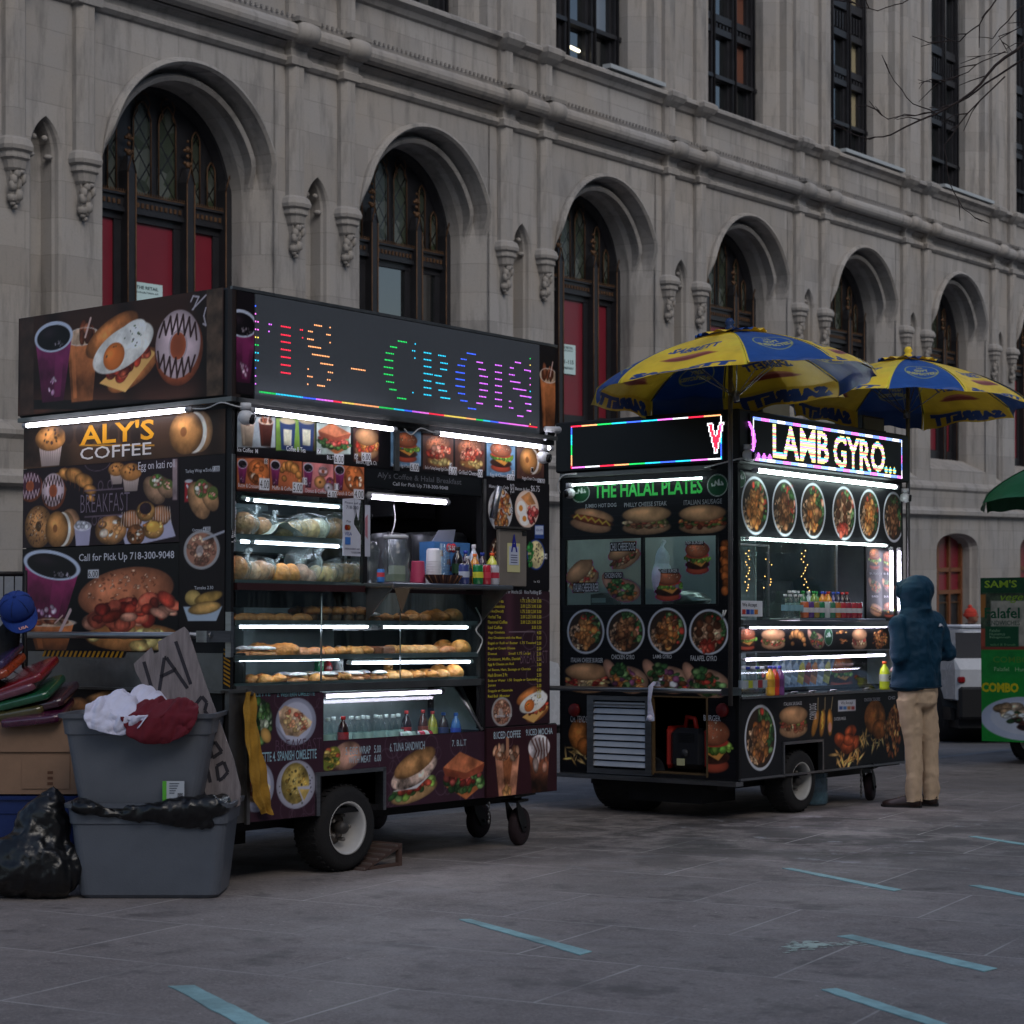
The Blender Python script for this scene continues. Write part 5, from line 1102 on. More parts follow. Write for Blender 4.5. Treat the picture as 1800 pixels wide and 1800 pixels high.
tags(cv,[('6.00',605,930,648,968),('7',516,897,532,917),('6.00',745,922,787,955),('6',707,925,722,945),('6.00',992,975,1032,1008),('6.00',1190,995,1226,1030),('4',1192,972,1202,990),('00',1337,1008,1358,1038),('5.00',1487,1032,1520,1062),('2',1510,1010,1520,1027),('1',1607,995,1618,1015),('3.00',1642,1055,1675,1083)])
poster(cv,'menu_board',K1,.0,hole=lambda x,y:(x>1.285)&(x<1.325))
cv=Canvas(F1,'L',.037,1.034,2.108,2.293,.005,S(70,34,30),.2,3)
for (x0,x1,y0,y1,f) in ((107,270,945,1100,danish),(275,437,950,1110,croissant),(443,598,965,1120,None),(603,755,975,1135,danish)):
    pic(c3,x0,y0,x1,y1,S(190,100,60) if f else S(206,120,120))
    if f: cv.food(c3,x0+50,y0,x1,y1-15,f,**({'c':S(206,110,54)} if f is danish else {}))
    else:
        cv.food(c3,520,985,570,1040,donut); cv.food(c3,500,1035,560,1100,bagel); cv.food(c3,560,1040,600,1095,donut,glaze=S(160,70,110)); cv.food(c3,550,1070,597,1120,bagel,col=S(180,170,180))
    cv.food(c3,x0+2,y0+3,x0+52,y1-25,cup)
for t_,x0,x1,y in (('Butter & Croissant',112,218,1087),('Muffin & Coffee',285,390,1100),('Donut & Coffee',455,560,1115),('Danish & Coffee',615,710,1127)): cv.text(t_,c3,x0,y-12,x1,y+8,WHT)
tags(cv,[('4.00',223,1055,268,1100),('8',247,950,262,970),('5.00',393,1075,438,1115),('10',443,1048,462,1075),('4.00',571,1115,613,1150),('11',604,1078,624,1103),('4.00',705,1110,750,1148)])
poster(cv,'menu_board',K1,.0)
cv=Canvas(F1,'L',1.04,2.09,2.182,2.293,.006,S(18,20,24),.1,3); cv.text("Aly's Coffee & Halal Breakfast",c3,822,1012,1250,1090,S(96,98,104),.004); cv.text('Call for Pick Up 718-300-9048',c3,900,1062,1182,1110,S(170,172,180),.01); 
cv.txt=[(t_,a,b_,2.232 if i==0 else 2.197,2.275 if i==0 else 2.225,c,bo,r_,s_) for i,(t_,a,b_,_,_,c,bo,r_,s_) in enumerate(cv.txt)]
poster(cv,'header_board',K1,.0)
# door with plates, A card and the price list
cv=Canvas(F1,'L',2.13,2.775,1.614,2.293,.005,S(22,17,22),.15,3)
cv.food(c3,1388,1098,1512,1318,homefries); cv.food(c3,1524,1108,1646,1300,baconegg); cv.food(c3,1392,1345,1490,1560,pasta); cv.food(c3,1585,1358,1678,1515,greenpl)
cv.text('Home Fries Only',c3,1392,1082,1492,1105,WHT); cv.text('Bacon & Egg',c3,1526,1095,1598,1115,WHT); cv.text('$4.50',c3,1500,1075,1520,1130,WHT); cv.text('$6.75',c3,1605,1085,1650,1120,WHT); cv.text('12',c3,1497,1200,1512,1222,DARK,bgc=WHT); cv.text('14',c3,1672,1435,1688,1455,DARK,bgc=WHT)
L=Loc(cv,0,0,1,1,0); L.poly([cv.P(c3,*q_) for q_ in ((1625,1285),(1672,1285),(1672,1355),(1625,1355))],S(40,70,150)); L.poly([cv.P(c3,*q_) for q_ in ((1628,1290),(1669,1290),(1669,1335),(1628,1335))],S(190,200,222)); cv.text('ADA ATM',c3,1632,1305,1664,1318,S(60,80,150)); cv.text('Nut',c4,1620,118,1632,128,WHT); cv.text('12',c4,1638,118,1650,128,WHT)
poster(cv,'door_poster',K1,.0)
cv=Canvas(F1,'L',2.13,2.778,.768,1.606,.005,S(52,28,38),.12,2)
L=Loc(cv,0,0,1,1,0)
X,Y=np.meshgrid(cv.xs,cv.ys); cv.C*= (1+.5*np.exp(-((X-2.36)/.05)**2)*(Y>1.2))[...,None]
for cx,cy,rx in ((1650,260,45),(1600,420,26),(1650,420,26),(1620,600,26)): p=cv.P(c4,cx,cy); L.ring(p[0],p[1],rx/350,.06,.08,S(96,76,90))
L.line([cv.P(c4,1495,380),cv.P(c4,1625,378)],.003,S(140,120,130))
cv.food(c4,1405,712,1510,862,bowl); cv.food(c4,1540,660,1695,845,eggsand,rot=18)
cv.text('BREAKFAST',c4,1552,475,1690,540,S(110,86,100),-.012)
cv.text('Cappuccino,Latte or Mocha $5   Rice Pudding $5',c4,1385,165,1658,190,S(190,196,206),.006)
for i,h_ in enumerate(('S','M','L','XL')): cv.text(h_,c4,1562+i*26,203,1568+i*26,212,WHT)
rows=[('Coffee / Tea','1.75 2.00 2.50 3.00'),('Hot Chocolate','2.00 2.25 3.00 3.50'),('Sanka(Decaf)','1.75 2.00 2.50 3.00'),('Herbal Tea','2.00 2.25 3.00 3.50'),('Flavored Coffee','2.00 2.25 3.00 3.50'),('Iced Coffee','3.00 3.50'),('Vege Omelette','4.00'),('Any Omelette with the Meat','5.00'),('Bagel or Roll w/ Butter  1.75 Toasted','2.00'),('Bagel w/ Cream Cheese','2.50'),('Donut            Small 1.75 Large','2.50'),('Croissant, Muffin, Danish','2.50'),('Egg & Cheese on Roll','5.00'),('w/ Bacon, Ham, Sausage or Chorizo','6.00'),('Hash Brown 2 Pc','2.50'),('Soda or Water  1.50  Snapple or Gatorade','3.00'),('Juices','3.00'),('Snapple or Gatorade','3.00'),('Red Bull ,Monster','3.50')]
for i,(a_,b_) in enumerate(rows):
    y=222+i*27.0; cv.text(a_,c4,1386,y-9,1386+min(250,len(a_)*6.6),y+8,YEL,.012)
    w_=105 if len(b_)>10 else (48 if len(b_)>5 else 22); cv.text(b_,c4,1658-w_,y-9,1658,y+8,YEL,.012)
cv.text('Oatmeal  4.00',c4,1422,798,1508,815,WHT,.01)
poster(cv,'price_list',K1,.0)
t=MB(); a=LP(c3,1465,1300,-.06); e=LP(c4,1605,150,-.06); t.box(a[0],e[0],-.03,.0,e[1],a[1]+.0,S(120,112,104),bev=.006); t.box(a[0]-.01,e[0]+.015,-.05,.0,a[1]-.0,a[1]+.012,S(60,56,54)); t.box(e[0]-.05,e[0]-.012,-.034,-.0305,a[1]-.04,a[1]-.012,S(20,20,22)); cardbox=t.build('permit_holder',M_paint,K1)
cw0,cw1=a[0]+.075,e[0]-.075; z0,z1=e[1]+.09,a[1]-.09; t=MB(); t.box(cw0,cw1,-.034,-.031,z0,z1,S(206,200,150))
t.box(cw0+.015,cw1-.015,-.036,-.0345,z0+.045,z1-.02,S(190,196,214)); v,tr=text_tris('A',.03); lo,hi=v.min(0),v.max(0); v=(v-lo)/(hi-lo); t.add(np.stack([cw0+.03+v[:,0]*(cw1-cw0-.06),np.full(len(v),-.0375),z0+.125+v[:,1]*.11],-1),tr,S(40,44,140))
for i in range(4): t.box(cw0+.03,cw1-.03,-.0372,-.0362,z0+.058+i*.015,z0+.063+i*.015,S(70,70,110))
t.build('grade_card',M_print,cardbox)
t=MB(); t.tube([(2.165,-.03,2.05),(2.20,-.05,2.245)],.022,10); t.build('door_handle',M_steel,K1)
# bottom panels
def scroll(cv,fn,pts,col=S(96,74,90),r=.045):
    L=Loc(cv,0,0,1,1,0)
    for x,y in pts: p=cv.P(fn,x,y); L.ring(p[0],p[1],r,r*1.2,.09,col,op=.8); L.ring(p[0]+r,p[1]-r*.6,r*.5,r*.6,.15,col,op=.7)
BV=S(66,40,54)
cv=Canvas(F1,'L',.125,.712,.338,1.018,.005,BV,.12,2); scroll(cv,c4,[(330,720),(500,720),(360,1290),(420,1310),(480,1260)])
cv.food(c4,150,720,292,965,salad); cv.food(c4,306,716,513,958,omelette); cv.food(c4,120,1040,298,1300,omelette); cv.food(c4,310,1035,510,1282,spanish)
cv.text('1. OMELETTE',c4,120,688,278,710,S(110,160,170),.01); cv.text('2. WESTERN OMELETTE',c4,312,684,505,708,S(110,160,170),.01); cv.text('3. OMELETTE 4. SPANISH OMELETTE',c4,150,988,514,1038,S(150,186,200),.012); cv.text('BREAKFAST',c4,305,925,540,985,S(92,68,86),-.01)
poster(cv,'omelette_poster',K1,-.004,hole=lambda x,y:(x>.645)&(y<.572))
cv=Canvas(F1,'L',.714,2.125,.338,.743,.005,BV,.12,2); scroll(cv,c4,[(900,960),(960,990),(870,1040),(1100,970),(1230,950),(1150,1150),(1280,1230),(860,1210)],r=.06)
cv.food(c4,535,935,745,1095,eggwrap); cv.food(c4,880,990,1135,1255,tuna,rot=6); cv.food(c4,1160,990,1372,1235,blt)
cv.text('5. EGG WRAP   5.00',c4,662,962,842,1002,S(168,190,202),.01); cv.text('WITH MEAT   6.00',c4,678,1010,843,1046,S(168,190,202),.01); cv.text('6. TUNA SANDWICH',c4,888,942,1066,985,S(168,190,202),.01); cv.text('7. B.L.T',c4,1205,930,1278,962,S(168,190,202),.01)
poster(cv,'sandwich_poster',K1,-.004,hole=lambda x,y:(x<1.215)&(y<.575))
cv=Canvas(F1,'L',2.13,2.835,.338,.757,.005,S(60,26,34),.12,2); L=Loc(cv,0,0,1,1,0); L.ring(*cv.P(c4,1490,930),.03,.04,.1,S(120,90,100))
cv.food(c4,1395,925,1560,1235,splash); cv.food(c4,1575,910,1705,1215,icedmix)
cv.text('8.ICED COFFEE',c4,1407,885,1545,922,S(180,200,212),.01); cv.text('9.ICED MOCHA',c4,1572,872,1708,905,S(180,200,212),.01)
poster(cv,'drinks_poster',K1,.012)
t=MB(); t.box(2.13,2.838,-.010,.004,.335,.76,S(50,24,30)); t.build('lower_door',M_paint,K1)
# wheels, axle, casters, chain
wheel(K1,(.925,.12,.245),.245,.21); wheel(K1,(.925,V1-.12,.245),.245,.21,out=1)
t=MB(); t.tube([(.925,.2,.245),(.925,V1-.2,.245)],.03,8); t.box(.14,2.7,.25,.32,.26,.33); t.box(.14,2.7,1.4,1.47,.26,.33); t.box(.2,.5,.4,1.3,.17,.33); t.build('axle',M_black,K1)
caster(K1,2.55,.10,.12,.36,.25); caster(K1,2.74,.60,.115,.36,.1); caster(K1,2.74,1.5,.115,.36,.2)
t=MB()
for i in range(6): t.ball((2.14,-.02,.30-.022*i),.011,4,sq=(1 if i%2 else .4,.4 if i%2 else 1,1.3))
t.build('chain',M_dsteel,K1)
# tube lights under the sign
a=F1.E(*c1(165,930),-.07); c=F1.E(*c1(1190,828),-.07); tubelight(K1,(-.07,-a[0],a[1]),(-.07,-c[0],c[1]),.013,M_lamp,(-1,0,0))
a=LP(c3,185,700,-.07); c=LP(c3,905,798,-.07); tubelight(K1,(a[0],-.07,a[1]),(c[0],-.07,c[1]),.013,M_lamp)
a=LP(c3,1130,818,-.07); c=LP(c3,1705,893,-.07); tubelight(K1,(a[0],-.07,a[1]),(c[0],-.07,c[1]),.013,M_lamp)
cable(K1,[(-.06,.3,2.56),(-.05,.15,2.548),(-.06,.02,2.57),(-.02,-.05,2.55),(.1,-.06,2.54)]); cable(K1,[(1.30,-.07,2.53),(1.36,-.07,2.50),(1.44,-.07,2.545),(1.55,-.07,2.53),(1.66,-.07,2.535)])
cable(K1,[(2.06,.02,1.50),(2.09,.0,1.42),(2.04,.0,1.36),(2.10,.0,1.30),(2.05,.0,1.22)],.005)
a=LP(c3,150,735,-.06); seccam(K1,(a[0],-.06,a[1]),(.5,-.8,-.3)); a=LP(c3,1668,940,-.08); seccam(K1,(a[0],-.08,a[1]),(.3,-1,-.2))
t=MB(); a=LP(c3,1715,800,-.06); t.tube([(a[0]-.07,-.06,a[1]),(a[0]+.07,-.06,a[1]+.005)],[.018,.022],10,S(210,210,212)); t.tube([(a[0]-.04,-.05,a[1]),(a[0]-.04,-.03,a[1]-.07)],.01,6,S(200,200,200)); t.build('antenna_light',M_white,K1)
F2=Frame(1.615,14.13); K2=empty('halal_cart',F2.M,'black halal food cart with bright scrolling letter screens, under the blue and yellow umbrellas','food cart')
U2,V2=2.50,1.60
def L2(fn,x,y,off=0): return F2.L(*fn(x,y),off)
b=MB()
b.box(0,.03,0,.03,.28,2.52); b.box(2.47,2.5,0,.03,.28,2.52); b.box(0,.03,V2-.03,V2,.28,2.52); b.box(.0,2.5,V2-.02,V2,.28,2.52); b.box(2.48,2.5,.03,V2-.02,.28,2.52)
b.box(.002,2.5,.004,V2,2.50,2.56); b.box(.003,.02,.03,V2-.03,2.04,2.50); b.box(.003,.02,.03,V2-.03,.87,1.545); b.box(.03,2.47,.004,.02,2.03,2.50)
b.box(.003,.02,1.33,V2-.03,.28,.87); b.box(.003,.02,.03,.27,.28,.87); b.box(.003,.02,.27,1.33,.28,.31)
b.box(.03,.6,.003,.02,.29,.86); b.box(.6,1.17,.003,.02,.52,.86); b.box(1.17,2.47,.003,.02,.29,.86); b.box(.03,2.47,.03,V2-.02,.27,.29); b.box(.03,2.47,.25,V2-.02,.9,.92)
b.box(.03,2.47,.004,.02,1.20,1.375); b.box(1.88,2.47,.004,.02,1.43,2.03); b.box(.6,1.17,.02,.3,.52,.53); b.box(1.40,1.42,.02,1.5,.29,.87)
b.build('body',M_black,K2)
b=MB(); b.box(.04,2.46,V2-.05,V2-.03,.92,2.48); b.box(2.44,2.46,.03,V2-.05,.92,2.48); b.box(.04,2.4,.04,V2-.06,2.46,2.47); b.box(1.0,1.9,1.0,1.5,.92,1.5); b.box(.06,.5,.25,.75,.92,1.45); b.build('inner_lining',nmat('steel_lining',S(160,164,172),rough=.5,metal=.2,var=.2,vscale=3),K2)
b=MB(); b.box(-.075,.02,-.02,V2+.0,.25,.28); b.box(0,2.48,-.012,.01,.285,.30); b.box(.59,.61,-.012,.03,.28,.53); b.box(1.16,1.18,-.012,.03,.28,.53); b.box(.59,1.18,-.012,.03,.515,.535); b.box(.03,2.47,-.02,.02,1.40,1.43); b.box(.03,2.47,-.01,.02,.865,.885); b.box(.03,2.47,-.008,.01,1.195,1.205); b.build('steel_trim',M_steel,K2)
# sign boxes
s=MB(); s.box(-.03,2.56,-.03,V2+.02,2.555,2.94,S(18,18,20),bev=.01); sg=s.build('sign_box',nmat('sign_casing_black',None,rough=.5,var=.1),K2)
s=MB(); s.box(.10,2.45,-.040,-.031,2.565,2.915); s.box(-.040,-.031,.09,1.49,2.565,2.93); s.build('screen',nmat('lit_screen_face',S(10,10,12),rough=.5),sg)
led=MB()
def raster(t, a0,a1,b0,b1, pitch, bold=.02):
    v,tr=text_tris(t,bold); lo,hi=v.min(0),v.max(0); v=(v-lo)/(hi-lo)*np.array([a1-a0,b1-b0])+np.array([a0,b0]); out=set()
    nx=int((a1-a0)/pitch)+1; ny=int((b1-b0)/pitch)+1
    for T in tr:
        A,B,C=v[T[0]],v[T[1]],v[T[2]]; dn=(B[0]-A[0])*(C[1]-A[1])-(C[0]-A[0])*(B[1]-A[1])
        if abs(dn)<1e-12: continue
        i0,i1=int((min(A[0],B[0],C[0])-a0)/pitch),int((max(A[0],B[0],C[0])-a0)/pitch)+1; j0,j1=int((min(A[1],B[1],C[1])-b0)/pitch),int((max(A[1],B[1],C[1])-b0)/pitch)+1
        for i in range(i0,i1):
            for j in range(j0,j1):
                px,py=a0+(i+.5)*pitch,b0+(j+.5)*pitch
                w0=((B[0]-A[0])*(py-A[1])-(px-A[0])*(B[1]-A[1]))/dn; w1=((px-A[0])*(C[1]-A[1])-(C[0]-A[0])*(py-A[1]))/dn
                if w0>=-.001 and w1>=-.001 and w0+w1<=1.001: out.add((i,j))
    return out
pt=.0112
def dot(face,a,b_,c,k=.43,off=.0415):
    h=pt*k
    if face=='L': led.add([(a-h,-off,b_-h),(a+h,-off,b_-h),(a+h,-off,b_+h),(a-h,-off,b_+h)],[(0,1,2,3)],c)
    else: led.add([(-off,-(a-h),b_-h),(-off,-(a+h),b_-h),(-off,-(a+h),b_+h),(-off,-(a-h),b_+h)],[(0,1,2,3)],c)
cW=S(250,250,255); rowc=[cY,S(200,220,110),cM,cC,cY,cR,S(120,230,120),cW,cY,cP]
def word(t,x0,y0,x1,y1,colf,face='L'):
    P=(lambda x,y:F2.L(*d3(x,y),-.041)) if face=='L' else (lambda x,y:F2.E(*d1(x,y),-.041))
    p=P(x0,(y0+y1)/2); q=P(x1,(y0+y1)/2); a=P((x0+x1)/2,y0); c=P((x0+x1)/2,y1)
    cells=raster(t,p[0],q[0],c[1],a[1],pt,.08 if t=='V' else .022)
    for i,j in cells: 
        edge=not({(i+1,j),(i-1,j),(i,j+1),(i,j-1)}<=cells)
        dot(face,p[0]+(i+.5)*pt,c[1]+(j+.5)*pt,colf(j,edge))
word('LAMB',300,655,635,850,lambda j,e:rowc[j%10]*.8+cW*.2); word('GYRO',662,715,970,905,lambda j,e:rowc[(j+3)%10]*.8+cW*.2)
word('...',200,805,295,850,lambda j,e:cP); word('...',968,885,1035,925,lambda j,e:cC if j%2 else cY); word(')',152,620,200,830,lambda j,e:cP if j%3 else cM)
word('V',1158,750,1282,970,lambda j,e:cW if e else cR,'E')
def border(face,a0,a1,b0,b1,cf):
    a=a0
    while a<a1: dot(face,a,b0,cf(a)); dot(face,a,b1,cf(a+.3)); dot(face,a,b0+pt,cf(a)) if face=='L' else None; dot(face,a,b1-pt,cf(a+.3)) if face=='L' else None; a+=pt
    b_=b0
    while b_<b1: dot(face,a0,b_,cf(b_*1.7)); dot(face,a1,b_,cf(b_*1.7+.4)); b_+=pt
rbw=[cW,cR,cO,cG,cC,cB,cC,cM]
border('E',-1.455,-.115,2.587,2.90,lambda t:rbw[int((t+9)*7.3)%8]); 
border('L',.145,2.41,2.583,2.888,lambda t:[cW,S(120,150,255),cM,S(140,170,255)][int((t+9)*9)%4])
led.build('lit_pixels',M_led,sg)
t=MB()
for px,py,k in ((208,490,0),(815,590,1)):
    a=F2.L(*d3(px,py),.25)[0]; t.box(a,a+.42-.05*k,.22,.26,2.97,3.10,S(30,30,32)); t.box(a+.02,a+.40-.05*k,.212,.22,2.985,3.085,S(110,106,90)); t.tube([(a+.45,.24,2.94),(a+.42,.24,3.0)],.008,5,S(20,20,20)); t.box(a+.1,a+.14,.23,.25,2.94,2.97,S(20,20,20))
t.build('flood_light',M_paint,K2)
# end side art
BG=S(22,22,27)
def plankbg(cv,c=BG):
    X,Y=np.meshgrid(cv.xs,cv.ys); cv.C[:]=c; t=(np.abs(((Y*14)%1)-.5)>.46)*.35+.18*nz(X*.4,Y*4,2); cv.C*= (1+t)[...,None]
cv=Canvas(F2,'E',-1.59,-.012,2.055,2.505,.006); plankbg(cv)
cv.text('THE HALAL PLATES',d1,345,1165,1125,1275,S(60,176,80),.025); cv.food(d1,180,1185,313,1322,halal); cv.food(d1,1158,1118,1305,1278,halal)
cv.text('JUMBO HOT DOG',d1,280,1330,505,1366,S(170,172,176),.01); cv.text('PHILLY CHEESE STEAK',d1,562,1318,868,1350,S(160,162,166),.01); cv.text('ITALIAN SAUSAGE',d1,990,1300,1265,1336,S(140,142,146),.01)
cv.food(d1,168,1335,490,1565,hotdog); cv.food(d1,540,1345,905,1560,steak); cv.food(d1,948,1335,1300,1555,sausage); poster(cv,'hot_dog_poster',K2,.0)
cv=Canvas(F2,'E',-1.59,-.012,.872,1.542,.006); plankbg(cv)
for x0,x1,y0,y1,f in ((145,400,358,662,plate),(416,678,356,664,plate_lamb),(700,966,347,665,plate_mix),(984,1256,357,668,plate_fal)): cv.food(d2,x0,y0,x1,y1,f)
for x0,x1,y0,y1,f in ((125,435,722,940,fcb),(395,700,695,950,gyro),(665,995,695,950,gyro_l),(940,1262,715,985,gyro_f)): cv.food(d2,x0,y0,x1,y1,f)
for t_,x0,x1,y0,y1 in (('ITALIAN CHEESE BURGER',172,392,690,722),('CHICKEN GYRO',450,608,668,700),('LAMB GYRO',737,865,668,695),('FALAFEL GYRO',995,1175,675,712)): cv.text(t_,d2,x0,y0,x1,y1,S(190,192,196),.01)
poster(cv,'plates_poster',K2,.0)
cv=Canvas(F2,'E',-1.575,-1.33,.30,.87,.006); plankbg(cv); cv.food(d2,118,1112,330,1420,tenders); cv.text('CH. TENDERS',d2,168,1090,310,1135,WHT); poster(cv,'tenders_poster',K2,.0)
cv=Canvas(F2,'E',-.262,-.014,.30,.87,.006); plankbg(cv); cv.food(d2,1020,1115,1275,1478,burger); cv.text('BURGER',d2,1085,1085,1200,1125,WHT); poster(cv,'burger_poster',K2,.0)
t=MB()
for px in (200,1218):
    a=F2.E(*d2(px,1050)); t.lathe([(.001,-.03),(.045,-.028),(.05,-.015),(.05,0)],20,(0,-a[0],a[1]),'x',S(110,16,18))
t.build('tail_light',M_paint,K2)
# window of the end side with cut out pictures stuck on the pane
g=MB(); g.box(.008,.012,.19,1.54,1.545,2.045); g.build('end_window',M_glass,K2)
t=MB(); t.box(-.003,.02,.17,.19,1.54,2.05); t.box(-.003,.02,.82,.845,1.54,2.05); t.box(-.003,.02,.17,1.56,1.53,1.548); t.box(-.003,.02,.17,1.56,2.04,2.055); t.box(-.003,.02,1.545,1.57,1.54,2.05); t.build('window_frame',M_black,K2)
cv=Canvas(F2,'E',-.165,-.014,1.545,2.05,.006,BG); cv.food(d1,1240,1600,1325,1840,skewer); cv.food(d2,1198,-40,1270,265,skewer); poster(cv,'skewer_poster',K2,.0)
def sticker(fn,x0,y0,x1,y1,f,rot,txt=None,tb=None):
    class H: pass
    m=MB(); a=F2.E(*fn(x0,(y0+y1)/2)); c=F2.E(*fn(x1,(y0+y1)/2)); tp=F2.E(*fn((x0+x1)/2,y0)); bt=F2.E(*fn((x0+x1)/2,y1))
    cv=Canvas(F2,'E',a[0],c[0],bt[1],tp[1],.006,S(255,0,255)); 
    Loc(cv,(a[0]+c[0])/2,(tp[1]+bt[1])/2,(c[0]-a[0])/2,(tp[1]-bt[1])/2,rot); L=Loc(cv,(a[0]+c[0])/2,(tp[1]+bt[1])/2,abs(c[0]-a[0])/2,abs(tp[1]-bt[1])/2,rot); f(L)
    if txt: cv.text(txt,fn,*tb,WHT,.01); cv.rect(fn,tb[0]-6,tb[1]-6,tb[2]+6,tb[3]+6,S(24,20,22))
    key=np.abs(cv.C-S(255,0,255)).sum(-1)<.35
    k2=key[:-1,:-1]|key[1:,1:]|key[1:,:-1]|key[:-1,1:]
    cv.emit(m,.0,0,lambda X,Y:k2); return m.build('window_sticker',M_print,K2)
sticker(d2,140,15,360,245,fcb,32,'ITALIAN CHEESE BURGER',(190,178,362,235)); sticker(d1,445,1600,680,1800,steak,25,'CHILI CHEESE DOG',(462,1612,640,1668)); sticker(d2,385,100,645,320,gyro,0,'CHICKEN GYRO',(405,105,520,140)); sticker(d2,735,78,940,300,burger,0,'CHEESE BURGER',(778,80,905,104)); sticker(d1,990,1600,1185,1840,burger,0,'FISH BURGER',(1005,1600,1130,1622))
M_alu=nmat('bare_aluminium',S(196,198,202),rough=.4,metal=.35,var=.12)
# louvred door and the open generator bay
t=MB(); fr=[(1.31,1.335),(.74,.76)]
t.box(-.02,.0,.745,1.33,.835,.868); t.box(-.02,.0,.745,1.33,.288,.325); t.box(-.02,.0,1.27,1.33,.325,.835); t.box(-.02,.0,.745,.80,.325,.835); t.box(-.026,-.02,.80,1.27,.80,.81)
ld=t.build('louvred_door',M_steel,K2)
for i in range(10):
    z=.345+i*.049; t=MB(); t.prism([(-.018,z),(-.004,z+.036),(-.002,z+.034),(-.014,z-.002)],lambda a,b_,d:(a,d,b_),.80,1.27); t.build('louvre',M_alu,ld)
t=MB(); t.box(0,.004,.80,1.27,.325,.835); t.build('dark_backing',M_black,ld)
t=MB(); t.box(-.008,.02,.262,.275,.30,.875); t.box(-.008,.02,.735,.745,.30,.875); t.box(-.008,.02,.265,.745,.868,.878); t.box(.02,.7,.27,.745,.30,.32,); t.build('bay_frame',nmat('old_wood_frame',S(90,70,44),rough=.7,var=.2),K2)
r=MB(); r.tube([(-.13,1.60,.92),(-.13,-.01,.925)],.018,12); r.box(-.16,0,-.02,.045,.895,.95)
for y in (.1,1.5): r.tube([(-.13,y,.92),(0,y,.92)],.013,8)
r.build('push_rail',M_steel,K2)
# long side art
cv=Canvas(F2,'L',.032,2.47,2.035,2.505,.006); plankbg(cv)
for x0,x1,y0,y1,f in ((112,277,943,1290,plate),(296,445,962,1300,plate_lamb),(466,615,982,1312,plate_mix),(656,795,1003,1322,plate_fal),(812,940,1020,1330,plate),(960,1083,1035,1335,plate_lamb)): cv.food(d3,x0,y0,x1,y1,f)
cv.food(d3,85,905,138,1008,halal); poster(cv,'plates_poster',K2,.0)
cv=Canvas(F2,'L',1.885,2.47,1.435,2.028,.006,BG)
for i,(x0,x1,y0,y1,f) in enumerate(((872,945,15,140,burger),(955,1025,30,150,burger),(872,948,185,285,gyro),(952,1028,190,280,gyro),(878,955,330,430,hotdog),(958,1030,335,425,burger))): cv.food(d4,x0,y0,x1,y1,f)
for x0,x1,y in ((878,952,165),(962,1020,165),(892,930,300),(965,1015,302)): cv.text('BURGER',d4,x0,y-6,x1,y+6,WHT)
poster(cv,'snack_poster',K2,.0)
cv=Canvas(F2,'L',.032,2.47,1.208,1.375,.006,S(16,15,18))
for x0,x1,f in ((85,202,burger),(228,378,steak),(398,500,croissant),(508,608,gyro),(770,865,fcb),(885,990,fries_p)): cv.food(d4,x0,490,x1,622,f)
cv.food(d4,608,486,658,595,halal); cv.food(d4,668,492,760,540,lambda L:L.clumps(12,0,0,.8,.5,[S(206,130,60),S(180,100,44)],(.15,.3))); cv.food(d4,668,545,760,592,lambda L:L.clumps(12,0,0,.8,.5,[S(206,130,60),S(180,100,44)],(.15,.3)))
poster(cv,'food_strip_poster',K2,.0)
cv=Canvas(F2,'L',.032,2.475,.292,.862,.006,S(30,31,36),.1,3)
cv.food(d4,132,948,320,1340,plate_mix); cv.food(d4,335,950,512,1150,steak); cv.food(d4,522,905,662,1145,corndog); cv.food(d4,642,1030,845,1310,wings); cv.food(d4,818,920,985,1215,tenders); cv.food(d4,955,930,1075,1290,fries_p)
cv.text('ITALIAN SAUSAGE',d4,366,930,472,950,WHT); cv.text('CORN DOG',d4,518,940,560,1035,WHT,rot=90); cv.text('CHICKEN WINGS',d4,665,1020,735,1040,WHT); cv.text('CHICKEN TENDERS',d4,845,905,940,925,WHT); cv.text('CHO',d4,988,895,1030,915,WHT)
L=Loc(cv,0,0,1,1,0); L.poly([cv.P(d4,*q_) for q_ in ((690,920),(795,916),(795,982),(690,988))],S(200,202,214)); cv.text('We Accept',d4,705,925,778,950,S(40,40,60))
for i,c_ in enumerate((S(60,90,170),S(60,120,190),S(190,120,60),S(180,60,60))): cv.rect(d4,697+i*24,956,717+i*24,976,c_)
poster(cv,'snack_poster',K2,.0,hole=lambda x,y:(x>.59)&(x<1.18)&(y<.535))
# windows and cooler
g=MB(); g.box(.03,1.40,.006,.010,1.435,2.03); g.build('side_window',M_glass,K2)
g=MB(); g.box(1.40,1.43,.0,.02,1.43,2.03); g.build('window_frame',M_steel,K2); g=MB(); g.box(.40,.425,.0,.012,1.46,1.98); g.box(.03,.40,.0,.012,1.965,1.98); g.build('window_frame',M_steel,K2)
g=MB(); g.box(.03,2.47,-.05,.02,1.382,1.398); g.box(.45,1.75,-.24,.02,1.425,1.445,bev=.005); g.build('counter',M_steel,K2)
cv=Canvas(F2,'L',.03,2.47,.90,1.195,.006,S(22,22,26),.2,2)
cv.food(d4,135,680,250,800,gyro); cv.food(d4,255,680,375,850,gyro); cv.food(d4,370,675,480,865,gyro_f); cv.food(d4,830,660,990,850,burger)
L=Loc(cv,0,0,1,1,0); L.poly([cv.P(d4,*q_) for q_ in ((445,865),(510,685),(875,675),(820,858))],S(120,140,176),tex=.3,ts=20)
for i in range(9): 
    c_=[S(190,200,220),S(190,200,220),S(180,190,215),S(150,170,200),S(200,180,60),S(170,60,50),S(210,120,60),S(190,200,220),S(200,190,90)][i]; cv.food(d4,505+i*38,682-i,545+i*38,830-i,bottlep,rot=-18,c=c_)
poster(cv,'cooler_poster',K2,-.30)
